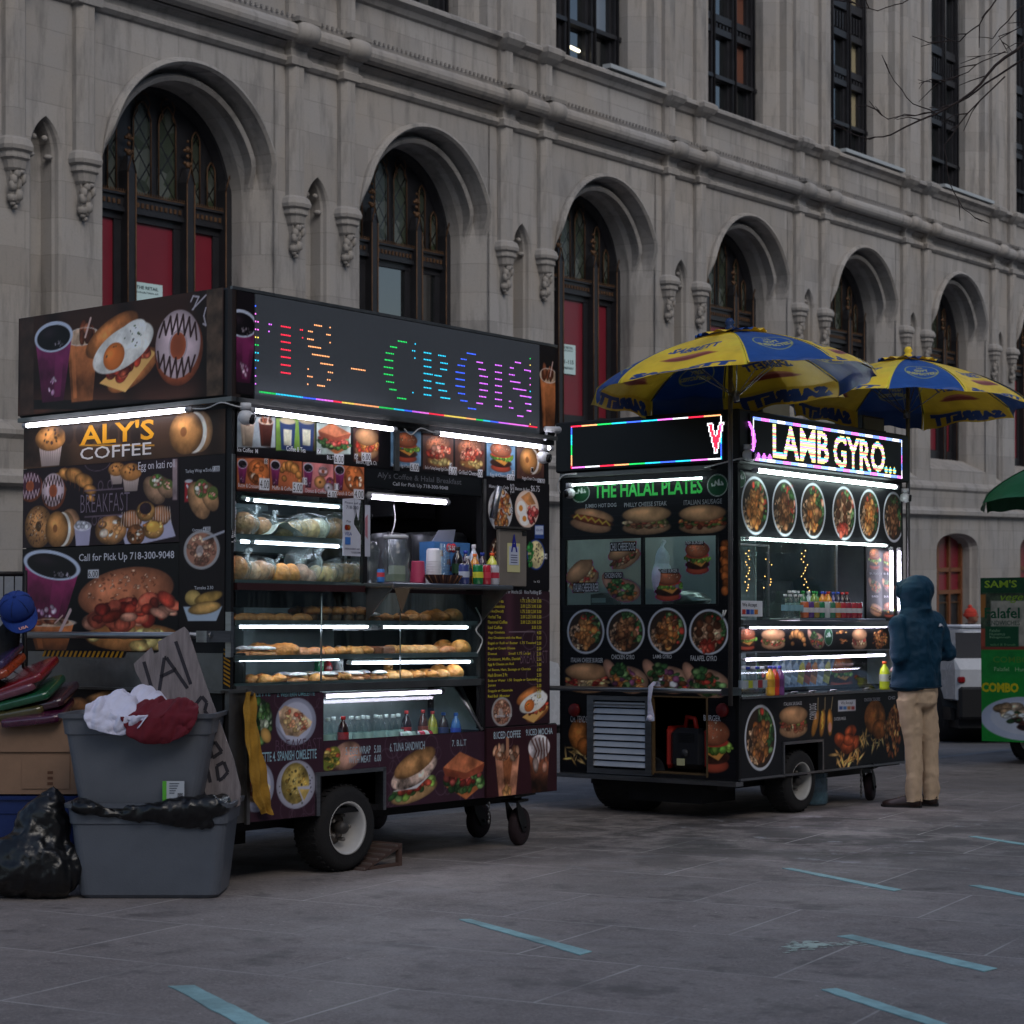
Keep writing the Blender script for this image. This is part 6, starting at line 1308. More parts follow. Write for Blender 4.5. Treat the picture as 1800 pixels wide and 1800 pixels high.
g=MB(); g.add([(.03,.004,.885),(2.47,.004,.885),(2.47,.15,1.20),(.03,.15,1.20)],[(0,1,2,3)]); g.build('cooler_glass',M_glass,K2)
g=MB(); g.box(.03,2.47,.02,.32,.868,.880)
for x in (820,1,): pass
for px in (430,665,870,540): a=L2(d4,px,860,-.03)[0]; g.tube([(a-.05,-.0,.885),(a-.04,-.03,.90),(a+.04,-.03,.90),(a+.05,.0,.885)],.006,6)
g.build('cooler_ledge',M_steel,K2)
g=MB(); a=L2(d4,108,325); c=L2(d4,235,420); g.box(a[0],c[0],-.006,-.003,c[1],a[1],S(205,207,215)); 
v,tr=text_tris('We Accept',.02); lo,hi=v.min(0),v.max(0); v=(v-lo)/(hi-lo); g.add(np.stack([a[0]+.01+v[:,0]*.2,np.full(len(v),-.0075),a[1]-.05+v[:,1]*.035],-1),tr,S(30,30,50))
for i,c_ in enumerate((S(180,60,50),S(40,60,140),S(60,100,180),S(180,110,50))): g.box(a[0]+.01+.055*i,a[0]+.055+.055*i,-.0085,-.0065,c[1]+.015,c[1]+.05,c_)
g.build('card_sign',M_print,K2)
def t2(fn,x0,y0,x1,y1,off,r,mt=None,nm='strip_light'):
    a=F2.L(*fn(x0,y0),off); c=F2.L(*fn(x1,y1),off); tubelight(K2,(a[0],off,a[1]),(c[0],off,c[1]),r,mt or M_lampv,(0,-1,0),nm)
M_lampg=lampmat('cool_tube_light',(.80,1.0,.97),8.0)
t2(d3,200,905,1035,1005,-.06,.016,M_lampg); t2(d3,150,1312,980,1355,-.03,.009,M_lampg); t2(d4,150,484,980,478,-.03,.010); t2(d4,130,678,970,650,-.01,.009)
for px in (1008,1055): a=F2.L(*d4(px,40),-.05); c=F2.L(*d4(px,395),-.05); tubelight(K2,(a[0],-.05,2.0),(a[0],-.05,1.50),.012,M_lampv,(0,-1,0),'strip_light')
a=F2.E(*d1(180,1197),-.06); c=F2.E(*d1(1135,1145),-.06); tubelight(K2,(-.06,-a[0],a[1]),(-.06,-c[0],c[1]),.007,M_lampg,(-1,0,0))
t=MB(); t.box(-.05,.0,.2,1.56,2.515,2.545); t.build('lamp_rail',M_dsteel,K2)
a=F2.E(*d1(170,1255),-.05); seccam(K2,(-.05,-a[0],a[1]),(-1,.3,-.2)); a=F2.L(*d3(145,815),-.06); seccam(K2,(a[0],-.07,a[1]),(.4,-1,-.1)); a=F2.L(*d3(1090,1070),-.06); seccam(K2,(a[0],-.06,a[1]),(.4,-1,-.1))
cable(K2,[(-.05,1.56,2.40),(-.06,1.57,2.47),(-.06,1.52,2.53),(-.05,1.40,2.54)],.006); cable(K2,[(-.05,.25,2.53),(-.06,.1,2.55),(-.03,-.05,2.58),(.1,-.06,2.57),(.16,-.06,2.62)],.006)
wheel(K2,(.885,.11,.232),.232,.20,rimcol=S(170,168,164)); wheel(K2,(.885,V2-.11,.232),.232,.20,out=1)
wheel(K2,(.30,V2-.45,.25),.25,.42,axis='y',name='spare_wheel')
t=MB(); t.tube([(.885,.2,.232),(.885,V2-.2,.232)],.03,8); t.box(.1,2.4,.25,.33,.2,.28); t.box(.1,2.4,1.3,1.38,.2,.28); t.box(.05,.5,.35,1.0,.1,.27); t.build('axle',M_black,K2)
caster(K2,2.08,.10,.11,.29,.3); caster(K2,1.95,.95,.11,.29,.8)
t=MB()
for i in range(10): t.ball((1.83,.03,.27-.023*i),.013,4,sq=(1 if i%2 else .4,.4 if i%2 else 1,1.3))
t.build('chain',M_dsteel,K2)
b=MB(); b.box(.55,.57,.2,1.5,.92,2.4,S(150,152,160)); b.build('partition',nmat('grey_partition',S(150,152,160),rough=.6,metal=.2,var=.15,vscale=2),K2)
tubelight(K2,(.3,.3,2.42),(.3,1.3,2.42),.010,M_lampg,(0,0,-1)); tubelight(K2,(.9,.7,2.42),(1.8,.7,2.42),.008,M_lampg,(0,0,-1))
b=MB(); b.box(1.25,1.7,.55,1.0,.93,1.75,S(90,92,96),bev=.01); b.box(1.75,2.3,.5,.9,.93,1.55,S(60,60,64),bev=.01); b.box(1.0,2.4,.6,1.1,2.12,2.15); b.box(1.3,1.6,.65,1.0,2.15,2.38,S(110,80,60)); b.box(1.9,2.2,.65,1.0,2.15,2.33,S(60,70,90)); b.build('kitchen_equipment',nmat('equipment_steel',None,rough=.4,metal=.4,var=.2,vscale=4),K2)
# fairy lights inside
t=MB(); rd=random.Random(5)
for px in (285,505,175): 
    for i in range(15): a=F2.L(*d3(px+rd.uniform(-14,14),1385+i*17),.12); t.ball((a[0],.12+rd.uniform(0,.04),a[1]),.0036,3)
t.build('fairy_lights',lampmat('fairy_light',(1,.42,.10),3),K2)
# third cart
F3=Frame(5.97,19.26); K3=empty('falafel_cart',F3.M,'green falafel cart standing beyond the others at the right edge','food cart')
b=MB(); b.box(.01,2.5,.01,1.52,.235,1.87,S(20,60,30),bev=.01); b.build('body',nmat('green_body',None,rough=.4,var=.08),K3)
def z3(py): return F3.E(1735,py)[1]
cv=Canvas(F3,'E',-1.53,0,.225,1.88,.008,S(22,165,50),.08,3)
g_=S(24,84,44)
cv.rect(im,1715,1012,2200,1042,g_,tex=.1); cv.rect(im,1715,1042,2200,1136,S(70,80,54),tex=.4); cv.rect(im,1742,1056,2200,1136,S(190,176,150),tex=.12); cv.rect(im,1715,1105,1760,1136,S(200,80,50)); cv.rect(im,1715,1136,2200,1142,S(170,60,40)); cv.rect(im,1715,1144,2200,1192,S(22,160,54),tex=.08); cv.rect(im,1732,1101,1791,1137,S(20,96,52)); cv.rect(im,1722,1045,1733,1085,S(206,120,40))
cv.food(im,1724,1225,1880,1302,lambda L:(L.ell(0,0,1,1,S(190,196,214)),L.ell(.05,.05,.82,.78,S(206,208,218)),L.clumps(40,.1,-.05,.4,.4,[S(90,40,34),S(60,28,26),S(120,60,44)],(.1,.2)),L.clumps(20,-.3,.35,.3,.25,[S(206,160,110),S(226,190,150)],(.1,.22)),L.clumps(12,-.2,.1,.3,.3,[S(230,226,214),S(60,100,50)],(.06,.14))))
cv.text("SAM'S",im,1731,1020,1788,1033,S(170,200,50),.02); cv.text('vegetarian',im,1759,1043,1852,1060,S(150,180,50),.01,shear=.3); cv.text('Falafel',im,1731,1068,1793,1087,S(24,90,54),.02); cv.text('SANDWICHES',im,1732,1091,1793,1099,S(60,90,70),.01)
for i,t_ in enumerate(('Falafel','Hummus','Babaganoush')): cv.text(t_,im,1740,1106+i*6,1758+i*9,1111+i*6,S(150,190,140))
cv.text('salad & french',im,1741,1131,1785,1135,S(120,170,110)); cv.text('COMBO',im,1746,1154,1810,1165,S(90,150,50),.01); cv.text('Falafel   Hummus',im,1748,1173,1825,1180,S(170,210,150)); cv.text('COMBO',im,1726,1200,1791,1217,S(226,206,30),.05)
poster(cv,'menu_poster',K3,.004)
wheel(K3,(.3,1.05,.26),.26,.22,axis='x',name='wheel'); wheel(K3,(.8,.12,.26),.26,.2); wheel(K3,(.8,1.4,.26),.26,.2,out=1)
def item(mb, name, F, loc, mats, label, cat, group=None, rz=0, mod=None):
    M=F.M@Matrix.Translation(loc)@Matrix.Rotation(rz,4,'Z'); o=mb.build(name,mats,mw=M); return tag(o,label,cat,group)
M_bread=nmat('baked_crust',None,rough=.5,var=.42,vscale=30,bump=.5,bscale=70,sub=.1,spec=.5)
M_gloss=nmat('glossy_bottle',None,rough=.12,var=.05,spec=.7,coat=.4)
M_bag=nmat('black_bag_film',S(17,17,19),rough=.3,spec=.5,bump=.4,bscale=14,coat=.15)
M_tub=nmat('tote_plastic',None,rough=.38,var=.10,vscale=5,bump=.06,bscale=120,dirt=.25)
M_cloth=nmat('cotton_cloth',None,rough=.95,var=.06,vscale=20,bump=.2,bscale=200)
M_card=nmat('corrugated_cardboard',S(132,104,84),rough=.85,var=.14,vscale=5,bump=.08,bscale=30,dirt=.2)
# ---- pastries ----
def blob(rx,ry,h,col,n=10,dome=.55,lump=0,seed=0):
    rd=random.Random(seed); m=MB(); prof=[(.75,0),(1,.18),(1.02,.38),(.92,.62),(.7,.84),(.4,.97),(.02,1)]
    rings=[]
    ph=[rd.uniform(0,6) for _ in range(4)]
    for r,z in prof: rings.append([(rx*r*math.cos(a)*(1+lump*math.sin(3*a+ph[0])*.5+lump*math.sin(7*a+ph[1])*.3), ry*r*math.sin(a)*(1+lump*math.sin(4*a+ph[2])*.5), h*z*(1+lump*.4*math.sin(2*a+ph[3]))) for a in [2*PI*j/n for j in range(n)]])
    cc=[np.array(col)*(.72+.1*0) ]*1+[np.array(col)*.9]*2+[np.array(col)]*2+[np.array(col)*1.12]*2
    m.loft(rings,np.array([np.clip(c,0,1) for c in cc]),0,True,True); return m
def long_bun(c=S(190,122,78)): return blob(.085,.035,.045,c,14)
def muffin3(seed=0):
    m=MB(); m.lathe([(.026,0),(.036,.045)],14,(0,0,0),'z',S(96,62,44)); rd=random.Random(seed)
    m.lathe([(.038,.04),(.048,.05),(.046,.064),(.03,.078),(.001,.084)],14,(0,0,0),'z',S(164,96,48))
    for i in range(12): a=rd.random()*6.28; r=rd.random()*.036; m.ball((r*math.cos(a),r*math.sin(a),.078-r*.5),.008,3,S(70,40,24) if i%3 else S(206,150,90))
    return m
def danish3(seed=0,c=S(196,130,66)):
    m=MB(); P=[]
    for i in range(40): a=i*.42; r=.012+.036*i/40; P.append((r*math.cos(a),r*math.sin(a)*.9,.022+.012*(1-i/40)))
    m.tube(P,[.014+.004*math.sin(i*.9+seed) for i in range(40)],7,c); m.ball((0,0,.036),.014,4,S(226,170,96) if seed%2 else S(90,40,34)); return m
def croiss3(seed=0):
    m=MB(); P=[(.07*math.cos(a),.05*math.sin(a),.03) for a in np.linspace(-.2,PI+.2,15)]; m.tube(P,[.010+.028*math.sin(PI*i/14)*(1+.14*(i%2)) for i in range(15)],9,S(190,122,58)); return m
def sugar3(seed=0):
    m=blob(.07,.045,.034,S(170,110,62),14,seed=seed,lump=.05); m.M=Matrix.Translation((0,0,.018)); 
    b=blob(.066,.042,.020,S(226,220,216),14,seed=seed,lump=.08); m.add(np.concatenate(b.v)+np.array([0,0,.016]),[f for f in _faces(b)],S(214,208,206),0,True); return m
def _faces(b):
    li=np.concatenate(b.li); lt=np.concatenate(b.lt); out=[]; k=0
    for t in lt: out.append(tuple(int(i) for i in li[k:k+t])); k+=t
    return out
def slab3(seed=0):
    m=MB(); m.box(-.10,.10,-.04,.04,0,.045,S(120,66,34),bev=.008); return m
def seeded3(seed=0):
    m=blob(.06,.045,.05,S(196,140,80),14,seed=seed,lump=.10); return m
def rollr3(seed=0): return blob(.045,.045,.045,[S(200,138,72),S(190,126,66),S(206,150,88)][seed%3],12,seed=seed,lump=.10)
def bigr3(seed=0): return blob(.062,.055,.075,S(206,140,70),14,seed=seed,lump=.1)
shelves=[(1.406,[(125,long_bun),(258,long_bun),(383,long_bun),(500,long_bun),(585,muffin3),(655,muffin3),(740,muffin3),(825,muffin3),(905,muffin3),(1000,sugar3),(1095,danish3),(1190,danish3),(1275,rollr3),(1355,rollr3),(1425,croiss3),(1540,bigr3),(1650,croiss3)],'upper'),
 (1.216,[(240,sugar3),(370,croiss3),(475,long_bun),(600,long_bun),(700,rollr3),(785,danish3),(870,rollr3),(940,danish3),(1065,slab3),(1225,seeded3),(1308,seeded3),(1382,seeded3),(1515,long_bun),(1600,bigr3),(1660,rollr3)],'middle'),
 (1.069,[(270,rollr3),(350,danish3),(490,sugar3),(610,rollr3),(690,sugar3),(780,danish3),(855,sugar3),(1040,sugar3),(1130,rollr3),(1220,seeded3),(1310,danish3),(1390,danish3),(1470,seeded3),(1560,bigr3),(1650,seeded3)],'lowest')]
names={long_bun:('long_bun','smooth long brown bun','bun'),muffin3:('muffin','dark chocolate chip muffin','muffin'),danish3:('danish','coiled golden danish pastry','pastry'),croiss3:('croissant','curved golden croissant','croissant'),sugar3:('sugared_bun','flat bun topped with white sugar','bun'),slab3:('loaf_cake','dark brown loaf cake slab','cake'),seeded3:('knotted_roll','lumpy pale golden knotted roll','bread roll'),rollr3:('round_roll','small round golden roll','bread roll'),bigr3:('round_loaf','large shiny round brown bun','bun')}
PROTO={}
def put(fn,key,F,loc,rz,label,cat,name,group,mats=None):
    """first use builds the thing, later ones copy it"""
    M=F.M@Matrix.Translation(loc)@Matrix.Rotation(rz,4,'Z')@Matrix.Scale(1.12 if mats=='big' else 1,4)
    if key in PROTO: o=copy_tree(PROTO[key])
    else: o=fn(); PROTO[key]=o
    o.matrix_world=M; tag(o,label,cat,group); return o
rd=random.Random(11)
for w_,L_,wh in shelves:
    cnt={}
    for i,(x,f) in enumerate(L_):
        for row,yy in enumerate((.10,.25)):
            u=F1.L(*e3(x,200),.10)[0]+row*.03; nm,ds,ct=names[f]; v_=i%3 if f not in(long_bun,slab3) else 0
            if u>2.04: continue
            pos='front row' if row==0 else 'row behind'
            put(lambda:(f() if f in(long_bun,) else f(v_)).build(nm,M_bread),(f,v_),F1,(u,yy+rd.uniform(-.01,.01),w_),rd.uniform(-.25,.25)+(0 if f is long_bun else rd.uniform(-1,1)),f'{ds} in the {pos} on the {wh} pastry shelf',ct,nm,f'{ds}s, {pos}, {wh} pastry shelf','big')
# bagged breads on the two upper shelves
M_film=glassmat('wrinkled_film',.55,(.96,.98,.98),.15)
def bagged(px,py,pw,ph,z,breads,label,name='bagged_bread'):
    u=F1.L(*e1(px,py),.14)[0]; W=pw*.00040; H=ph*.00062
    t=empty(name,F1.M@Matrix.Translation((u,.16,z)),label,'bread bag')
    for (bx,bz,rx,rz_,c) in breads:
        m=MB(); m.ball((bx*W,0,bz*H),1,8,c,0,(rx*W,min(.08,rz_*H*1.1),rz_*H)); m.build('loaf',M_bread,t)
    m=MB(); m.ball((0,0,H*.5),1,10,S(200,200,200),0,(W,.10,H*.52)); m.tube([(W*.6,-.03,H*.7),(W*.8,-.04,H*.95),(W*.95,-.03,H*1.05)],[.02,.008,.025],8)
    remesh(m,'plastic_bag',M_film,t,.007,1,((3,2,5,.022,0),(8,5,10,.008,1)))
    return t
bc1=S(176,132,96); bc2=S(196,166,120)
bagged(190,470,200,250,1.868,[(0,.48,.85,.44,bc1)],'round bread in a clear bag at the left end of the top showcase shelf')
bagged(385,490,210,220,1.868,[(-.1,.45,.8,.42,bc1)],'round bread in a clear bag, second from the left on the top showcase shelf')
bagged(900,520,480,240,1.868,[(-.55,.4,.42,.38,bc2),(-.1,.42,.4,.42,bc2),(.3,.45,.3,.45,S(206,200,180))],'long loaf in a clear bag in the middle of the top showcase shelf')
bagged(1150,530,230,250,1.868,[(0,.45,.8,.45,bc1)],'round brown bread in a knotted clear bag on the top shelf beside the payment notice')
bagged(1350,590,130,160,1.868,[(0,.4,.75,.4,bc1)],'small bagged roll behind the payment notice on the top showcase shelf')
bagged(330,940,420,230,1.624,[(-.7,.4,.25,.4,S(190,130,80)),(-.3,.4,.35,.42,S(196,150,116)),(.15,.45,.35,.42,S(196,150,116)),(.5,.4,.3,.38,S(190,140,100))],'wide clear bag of pink brown rolls at the left of the second showcase shelf')
bagged(830,900,300,330,1.624,[(.3,.2,.5,.2,S(190,150,130)),(-.2,.3,.4,.25,S(190,150,130))],'tall crumpled clear bag standing behind the two rolls on the second showcase shelf')
bagged(1240,960,400,240,1.624,[(x,.42,.20,.42,S(190,150,112)) for x in (-.75,-.45,-.15,.15,.45,.72)],'clear bag of six bagels beside the window post on the second showcase shelf')
for i,(px,sd) in enumerate(((560,'left'),(660,'right'))):
    m=blob(.055,.05,.105,S(200,134,70),14,seed=i,lump=.08); u=F1.L(*e1(px,1000),.08)[0]; item(m,'crusty_roll',F1,(u,.075,1.624),M_bread,f'tall golden roll, {sd} one of the pair on the second showcase shelf','bread roll')
bagged(620,520,260,190,1.868,[(0,.42,.8,.42,bc2)],'pale bagged loaf behind the paper sheet on the top showcase shelf')
bagged(1010,960,260,210,1.624,[(-.4,.42,.4,.4,bc2),(.4,.42,.4,.4,bc2)],'bag of pale rolls between the crumpled bag and the bagels')
bagged(120,900,160,260,1.624,[(0,.45,.8,.45,S(190,130,84))],'brown bagged loaf at the far left of the second showcase shelf')
m=MB()
P=[]
for i in range(9): x=i/8*.26; z=.02+.05*math.sin(i/8*PI)+(.02 if 1<i<5 else 0); P.append(((x,.0,z),(x,.12,z*.8)))
m.loft([[p for p in q] for q in P],S(200,204,196),caps=False,closed=False,smooth=True); u=F1.L(*e1(440,600),.06)[0]; item(m,'paper_sheet',F1,(u,.05,1.868),M_cloth,'white sheet of paper folded on the top showcase shelf','paper')
# payment notice hanging in the window and its twin behind the post
for px0,px1,py0,py1,lab in ((1212,1400,222,828,'white payment notice with card logos hung inside the showcase glass'),(1447,1500,285,830,'narrow white sheet hung just right of the window post')):
    a=F1.L(*e1(px0,py0),-.005); c=F1.L(*e1(px1,py1),-.005); m=MB(); w0,w1,h0,h1=a[0],c[0],c[1],a[1]; n_=1
    if px1-px0>100:
        P=[(w0,h0),(w1,h0),(w1,h0+.12),(w0+.62*(w1-w0),h0+.18),(w0+.62*(w1-w0),h0+.33),(w1-.02,h1-.12),(w1,h1),(w0,h1)]; m.prism(P,lambda a_,b_,d:(a_,d,b_),-.008,-.0065,S(190,192,204))
        def tt(t_,fx0,fx1,fy0,fy1,col): 
            v,tr=text_tris(t_,.01); lo,hi=v.min(0),v.max(0); v=(v-lo)/(hi-lo); W=w1-w0;H=h1-h0
            m.add(np.stack([w0+W*(fx0+v[:,0]*(fx1-fx0)),np.full(len(v),-.0095),h1-H*(fy1-v[:,1]*(fy1-fy0))],-1),tr,col)
        tt('Please call p',.1,.98,.04,.09,S(60,60,80)); tt('718-300',.18,.86,.11,.17,S(60,60,80)); tt('VISA',.1,.5,.58,.64,S(40,60,130)); tt('718-300-9048',.45,.98,.92,.955,S(60,60,80)); tt('Pay',.2,.45,.37,.42,S(60,60,70)); tt('ABDELHAFEEZ ABO',.1,.95,.86,.89,S(60,60,80))
        W=w1-w0;H=h1-h0; cx=w0+W*.2; cz=h1-H*.5
        for k,c_ in ((0,S(190,60,50)),(1,S(206,120,50))): m.lathe([(.001,-.0095),(.016,-.0095)],16,(cx+k*.018,0,cz),'y',c_)
        m.prism([(w0+W*.12,h0+H*.20),(w0+W*.42,h0+H*.20),(w0+W*.42,h0+H*.33),(w0+W*.12,h0+H*.33)],lambda a_,b_,d:(a_,d,b_),-.0105,-.009,S(60,110,180))
    else: m.box(w0,w1,-.008,-.0065,h0,h1,S(180,182,194)); m.prism([(w0,h0+.12),(w0+.02,h0+.1),(w0+.02,h0+.24),(w0,h0+.22)],lambda a_,b_,d:(a_,d,b_),-.010,-.009,S(170,110,120))
    tag(m.build('payment_notice',M_print,mw=F1.M),lab,'notice')
# ---- bottles ----
def bottle(h=.21,r=.032,body=S(180,190,196),cap=S(220,220,224),lab=None,clear=False,neck=.35):
    m=MB(); prof=[(r*.85,0),(r,.008),(r,h*.12),(r*.95,h*.2),(r,h*.28),(r*.97,h*.45),(r,h*.58),(r*.8,h*.74),(r*neck,h*.86),(r*neck,h*.93)]
    m.lathe(prof,14,(0,0,0),'z',body); o=m.build('bottle',M_clear if clear else M_gloss)
    c=MB(); c.lathe([(r*.42,h*.91),(r*.44,h*.915),(r*.44,h*.99),(r*.38,h)],12,(0,0,0),'z',cap); c.build('cap',M_paint,o)
    if lab is not None: l=MB(); l.lathe([(r*1.015,h*.30),(r*1.015,h*.55)],14,(0,0,0),'z',lab,caps=False); l.build('bottle_label',M_paint,o)
    return o
def can3(col=S(180,30,40),band=S(214,214,218)):
    m=MB(); m.lathe([(.026,0),(.032,.006),(.032,.108),(.028,.118),(.027,.12),(.001,.118)],16,(0,0,0),'z',np.array(col)); 
    o=m.build('drink_can',M_gloss); b=MB(); b.lathe([(.0325,.04),(.0325,.075)],16,(0,0,0),'z',band,caps=False); b.build('can_label',M_paint,o); b=MB(); b.lathe([(.029,.117),(.0285,.122),(.001,.1215)],16,(0,0,0),'z',S(190,190,195)); b.build('can_top',M_steel,o); return o
def bot(F,fn,px,py,y,z,key,kw,label,group=None,rz=0,f=bottle,cat='bottle',tilt=None):
    u=F.L(*fn(px,py),y)[0]; o=put(lambda:f(**kw),key,F,(u,y,z),rz,label,cat,key,group)
    if tilt: o.matrix_world=F.M@Matrix.Translation((u,y,z+.032))@Matrix.Rotation(R(90),4,'Y')@Matrix.Rotation(tilt,4,'X')
    return o
for i,px in enumerate((690,728,790,850,897,930,965,1020,1050,1090,1140,1175)):
    bot(F1,e3,px,960,.10+.06*(i%2),.657,'water',dict(clear=True,body=S(200,220,216),cap=S(206,214,212),lab=S(170,196,190)),'clear water bottle with a white cap in the coffee cart cooler','water bottles in the cooler of the coffee cart')
bot(F1,e3,795,980,.05,.675,'cola_a',dict(h=.20,body=S(44,18,16),cap=S(190,40,40),lab=S(170,36,36)),'dark cola bottle with a red cap in front of the water bottles in the cooler')
bot(F1,e3,1230,900,.26,.657,'cola_b',dict(h=.22,body=S(40,18,16),cap=S(200,50,40),lab=S(170,36,36)),'tall dark bottle with a red cap standing at the back middle of the cooler')
bot(F1,e3,1345,900,.26,.657,'cola_c',dict(h=.22,body=S(80,36,20),cap=S(200,50,40),lab=S(150,60,30)),'brown bottle with a red cap behind the yellow one in the cooler')
bot(F1,e3,1410,905,.24,.657,'tea',dict(h=.21,body=S(190,180,60),cap=S(200,60,40),lab=S(160,170,60)),'yellow drink bottle with a red cap in the cooler')
bot(F1,e3,1485,910,.22,.657,'blue_a',dict(h=.20,body=S(60,36,30),cap=S(40,100,190),lab=S(50,60,110)),'dark bottle with a blue cap, left of two in the cooler')
bot(F1,e3,1570,930,.12,.657,'blue_b',dict(h=.20,body=S(70,120,190),cap=S(40,100,190),lab=S(40,70,180)),'clear blue labelled bottle with a blue cap at the right end of the cooler')
for px,c,l in ((1250,S(170,190,180),'silver green can lying on its side in the cooler'),(1365,S(190,40,60),'red can lying on its side in the cooler')):
    o=can3(c,S(200,210,206)); u=F1.L(*e3(px,960),.05)[0]; o.matrix_world=F1.M@Matrix.Translation((u+.06,.07,.735))@Matrix.Rotation(R(-90),4,'Y'); tag(o,l,'can')
def e2(x,y): return 640+x/5.294, 840+y/5.294
CT=1.634
for px,y,key,kw,l in ((870,-.02,'drk1',dict(h=.23,r=.036,body=S(26,18,18),cap=S(30,26,26),lab=S(30,60,34)),'tall dark bottle with a green label leftmost on the counter'),(945,.0,'drk2',dict(h=.21,body=S(40,30,60),cap=S(40,60,160),lab=S(60,60,120)),'dark bottle with a deep blue cap on the counter'),(1020,.02,'oj1',dict(h=.25,body=S(200,206,214),cap=S(214,210,214),lab=S(206,160,60)),'clear bottle with a white cap and orange label on the counter'),(1030,-.05,'oj2',dict(h=.19,body=S(214,140,40),cap=S(230,110,40),lab=S(226,150,50)),'small orange juice bottle with an orange cap on the counter'),(1100,-.03,'gr1',dict(h=.20,body=S(50,26,50),cap=S(40,60,150),lab=S(60,40,60)),'purple drink bottle with a blue cap on the counter'),(1095,.05,'wt1',dict(h=.27,r=.038,clear=True,body=S(206,216,226),cap=S(210,216,222)),'tallest clear water bottle at the back of the counter'),(1190,-.06,'yl1',dict(h=.20,r=.036,body=S(214,214,80),cap=S(236,90,40),lab=S(206,216,90)),'yellow green drink bottle with an orange cap at the right of the counter'),(965,-.10,'sm1',dict(h=.17,r=.027,body=S(60,40,50),cap=S(214,214,220),lab=S(60,50,100)),'small dark bottle with a white cap at the counter edge')):
    bot(F1,e2,px,900,y,CT,key,kw,l)
for px,c,b_,l in ((930,S(60,70,130),S(180,186,200),'blue and silver slim can on the counter'),(1060,S(20,120,60),S(206,206,60),'green soda can on the counter'),(1135,S(190,40,60),S(206,60,80),'red soda can between the green and silver cans'),(1210,S(190,190,198),S(180,50,70),'silver soda can with red lettering at the end of the counter')):
    bot(F1,e2,px,940,-.16,CT,'can'+l[:4],dict(col=c,band=b_),l,f=can3,cat='can')
m=MB(); m.lathe([(.075,0),(.085,.01),(.088,.05),(.072,.10),(.085,.15),(.074,.19),(.062,.20),(.066,.26),(.060,.275)],18,(0,0,0),'z',S(190,196,200),caps=False); u=F1.L(*e2(295,780),-.08)[0]
j=item(m,'tip_jar',F1,(u,-.08,CT),M_clear,'large ribbed clear plastic tip jar on the serving counter','jar'); m=MB(); m.box(-.05,.05,-.03,.03,.01,.05,S(120,130,110)); m.box(-.04,.06,-.02,.02,.05,.10,S(160,166,150)); m.build('banknotes',M_cloth,j); m=MB(); m.lathe([(.068,.255),(.072,.258),(.072,.272),(.066,.275)],18,(0,0,0),'z',S(190,200,200)); m.build('jar_rim',M_white,j)
u=F1.L(*e2(500,860),-.08)[0]; m=MB(); m.lathe([(.048,0),(.046,.01),(.038,.125),(.036,.13),(.001,.13)],20,(0,0,0),'z',S(176,56,90)); item(m,'pink_cup',F1,(u,-.08,CT),M_paint,'pink paper cup standing upside down beside the tip jar','cup')
u=F1.L(*e2(645,780),-.04)[0]; m=MB(); m.lathe([(.05,0),(.047,.01),(.042,.20),(.034,.21),(.001,.21)],20,(0,0,0),'z',S(206,206,214)); 
for i in range(9): m.lathe([(.051-.0008*i,.01+.015*i),(.052-.0008*i,.014+.015*i)],20,(0,0,0),'z',S(190,190,198),caps=False)
item(m,'cup_stack',F1,(u,-.04,CT),M_white,'stack of white paper cups standing upside down','cups')
u=F1.L(*e2(750,760),.0)[0]; m=MB()
for i in range(12): m.lathe([(.036+.0005*i,.02*i),(.045+.0005*i,.02*i+.03)],18,(0,0,0),'z',S(190,200,206),caps=False)
item(m,'clear_cup_stack',F1,(u,.02,CT),M_clear,'tall stack of clear plastic cups beside the blue box','cups')
u0=F1.L(*e2(655,600),.06)[0]; u1=F1.L(*e2(985,600),.06)[0]; m=MB(); m.box(0,u1-u0,0,.12,0,.26,S(70,120,176)); m.prism([(0,.26),(.20,.26),(.22,.34),(.06,.33)],lambda a,b_,d:(a,.02+d,b_),0,.004,S(130,134,150))
bx=item(m,'candy_box',F1,(u0,.06,CT),M_paint,'blue candy box with a red 50 price disc on the counter','box')
m=MB()
for cx in (.135,.175): m.lathe([(.001,-.0025),(.028,-.0025),(.028,0)],16,(cx,0,.225),'y',S(190,50,60))
for t_,x in (('%',.12),('50',.157)): v,tr=text_tris(t_,.03); lo,hi=v.min(0),v.max(0); v=(v-lo)/(hi-lo); m.add(np.stack([x+v[:,0]*.032,np.full(len(v),-.004),.21+v[:,1]*.03],-1),tr,WHT)
for x,z in ((.06,.19),(.13,.14),(.22,.19),(.20,.12),(.16,.10)): m.add([(x-.02,-.002,z-.015),(x+.02,-.002,z-.02),(x+.015,-.002,z+.02),(x-.015,-.002,z+.015)],[(0,1,2,3)],S(90,44,44))
m.build('printed_disc',M_print,bx)
u=F1.L(*e2(740,930),-.17)[0]; m=MB()
rg=[[(.14*k*math.cos(a)*1.1,.055*k*math.sin(a),z) for a in [2*PI*i/28 for i in range(28)]] for k,z in ((.7,0),(.85,.02),(1.0,.045),(1.03,.05),(.97,.048),(.8,.02),(.68,.006))]
m.loft(rg,S(60,34,30)); 
for i in range(28):
    a=2*PI*i/28; m.tube([(.11*math.cos(a),.04*math.sin(a),.002),(.156*math.cos(a),.058*math.sin(a),.047)],.004,4,S(120,80,56) if i%2 else S(40,22,22))
item(m,'wicker_tray',F1,(u,-.17,CT),M_matte,'shallow dark wicker tray with a pale rim at the counter edge','tray')
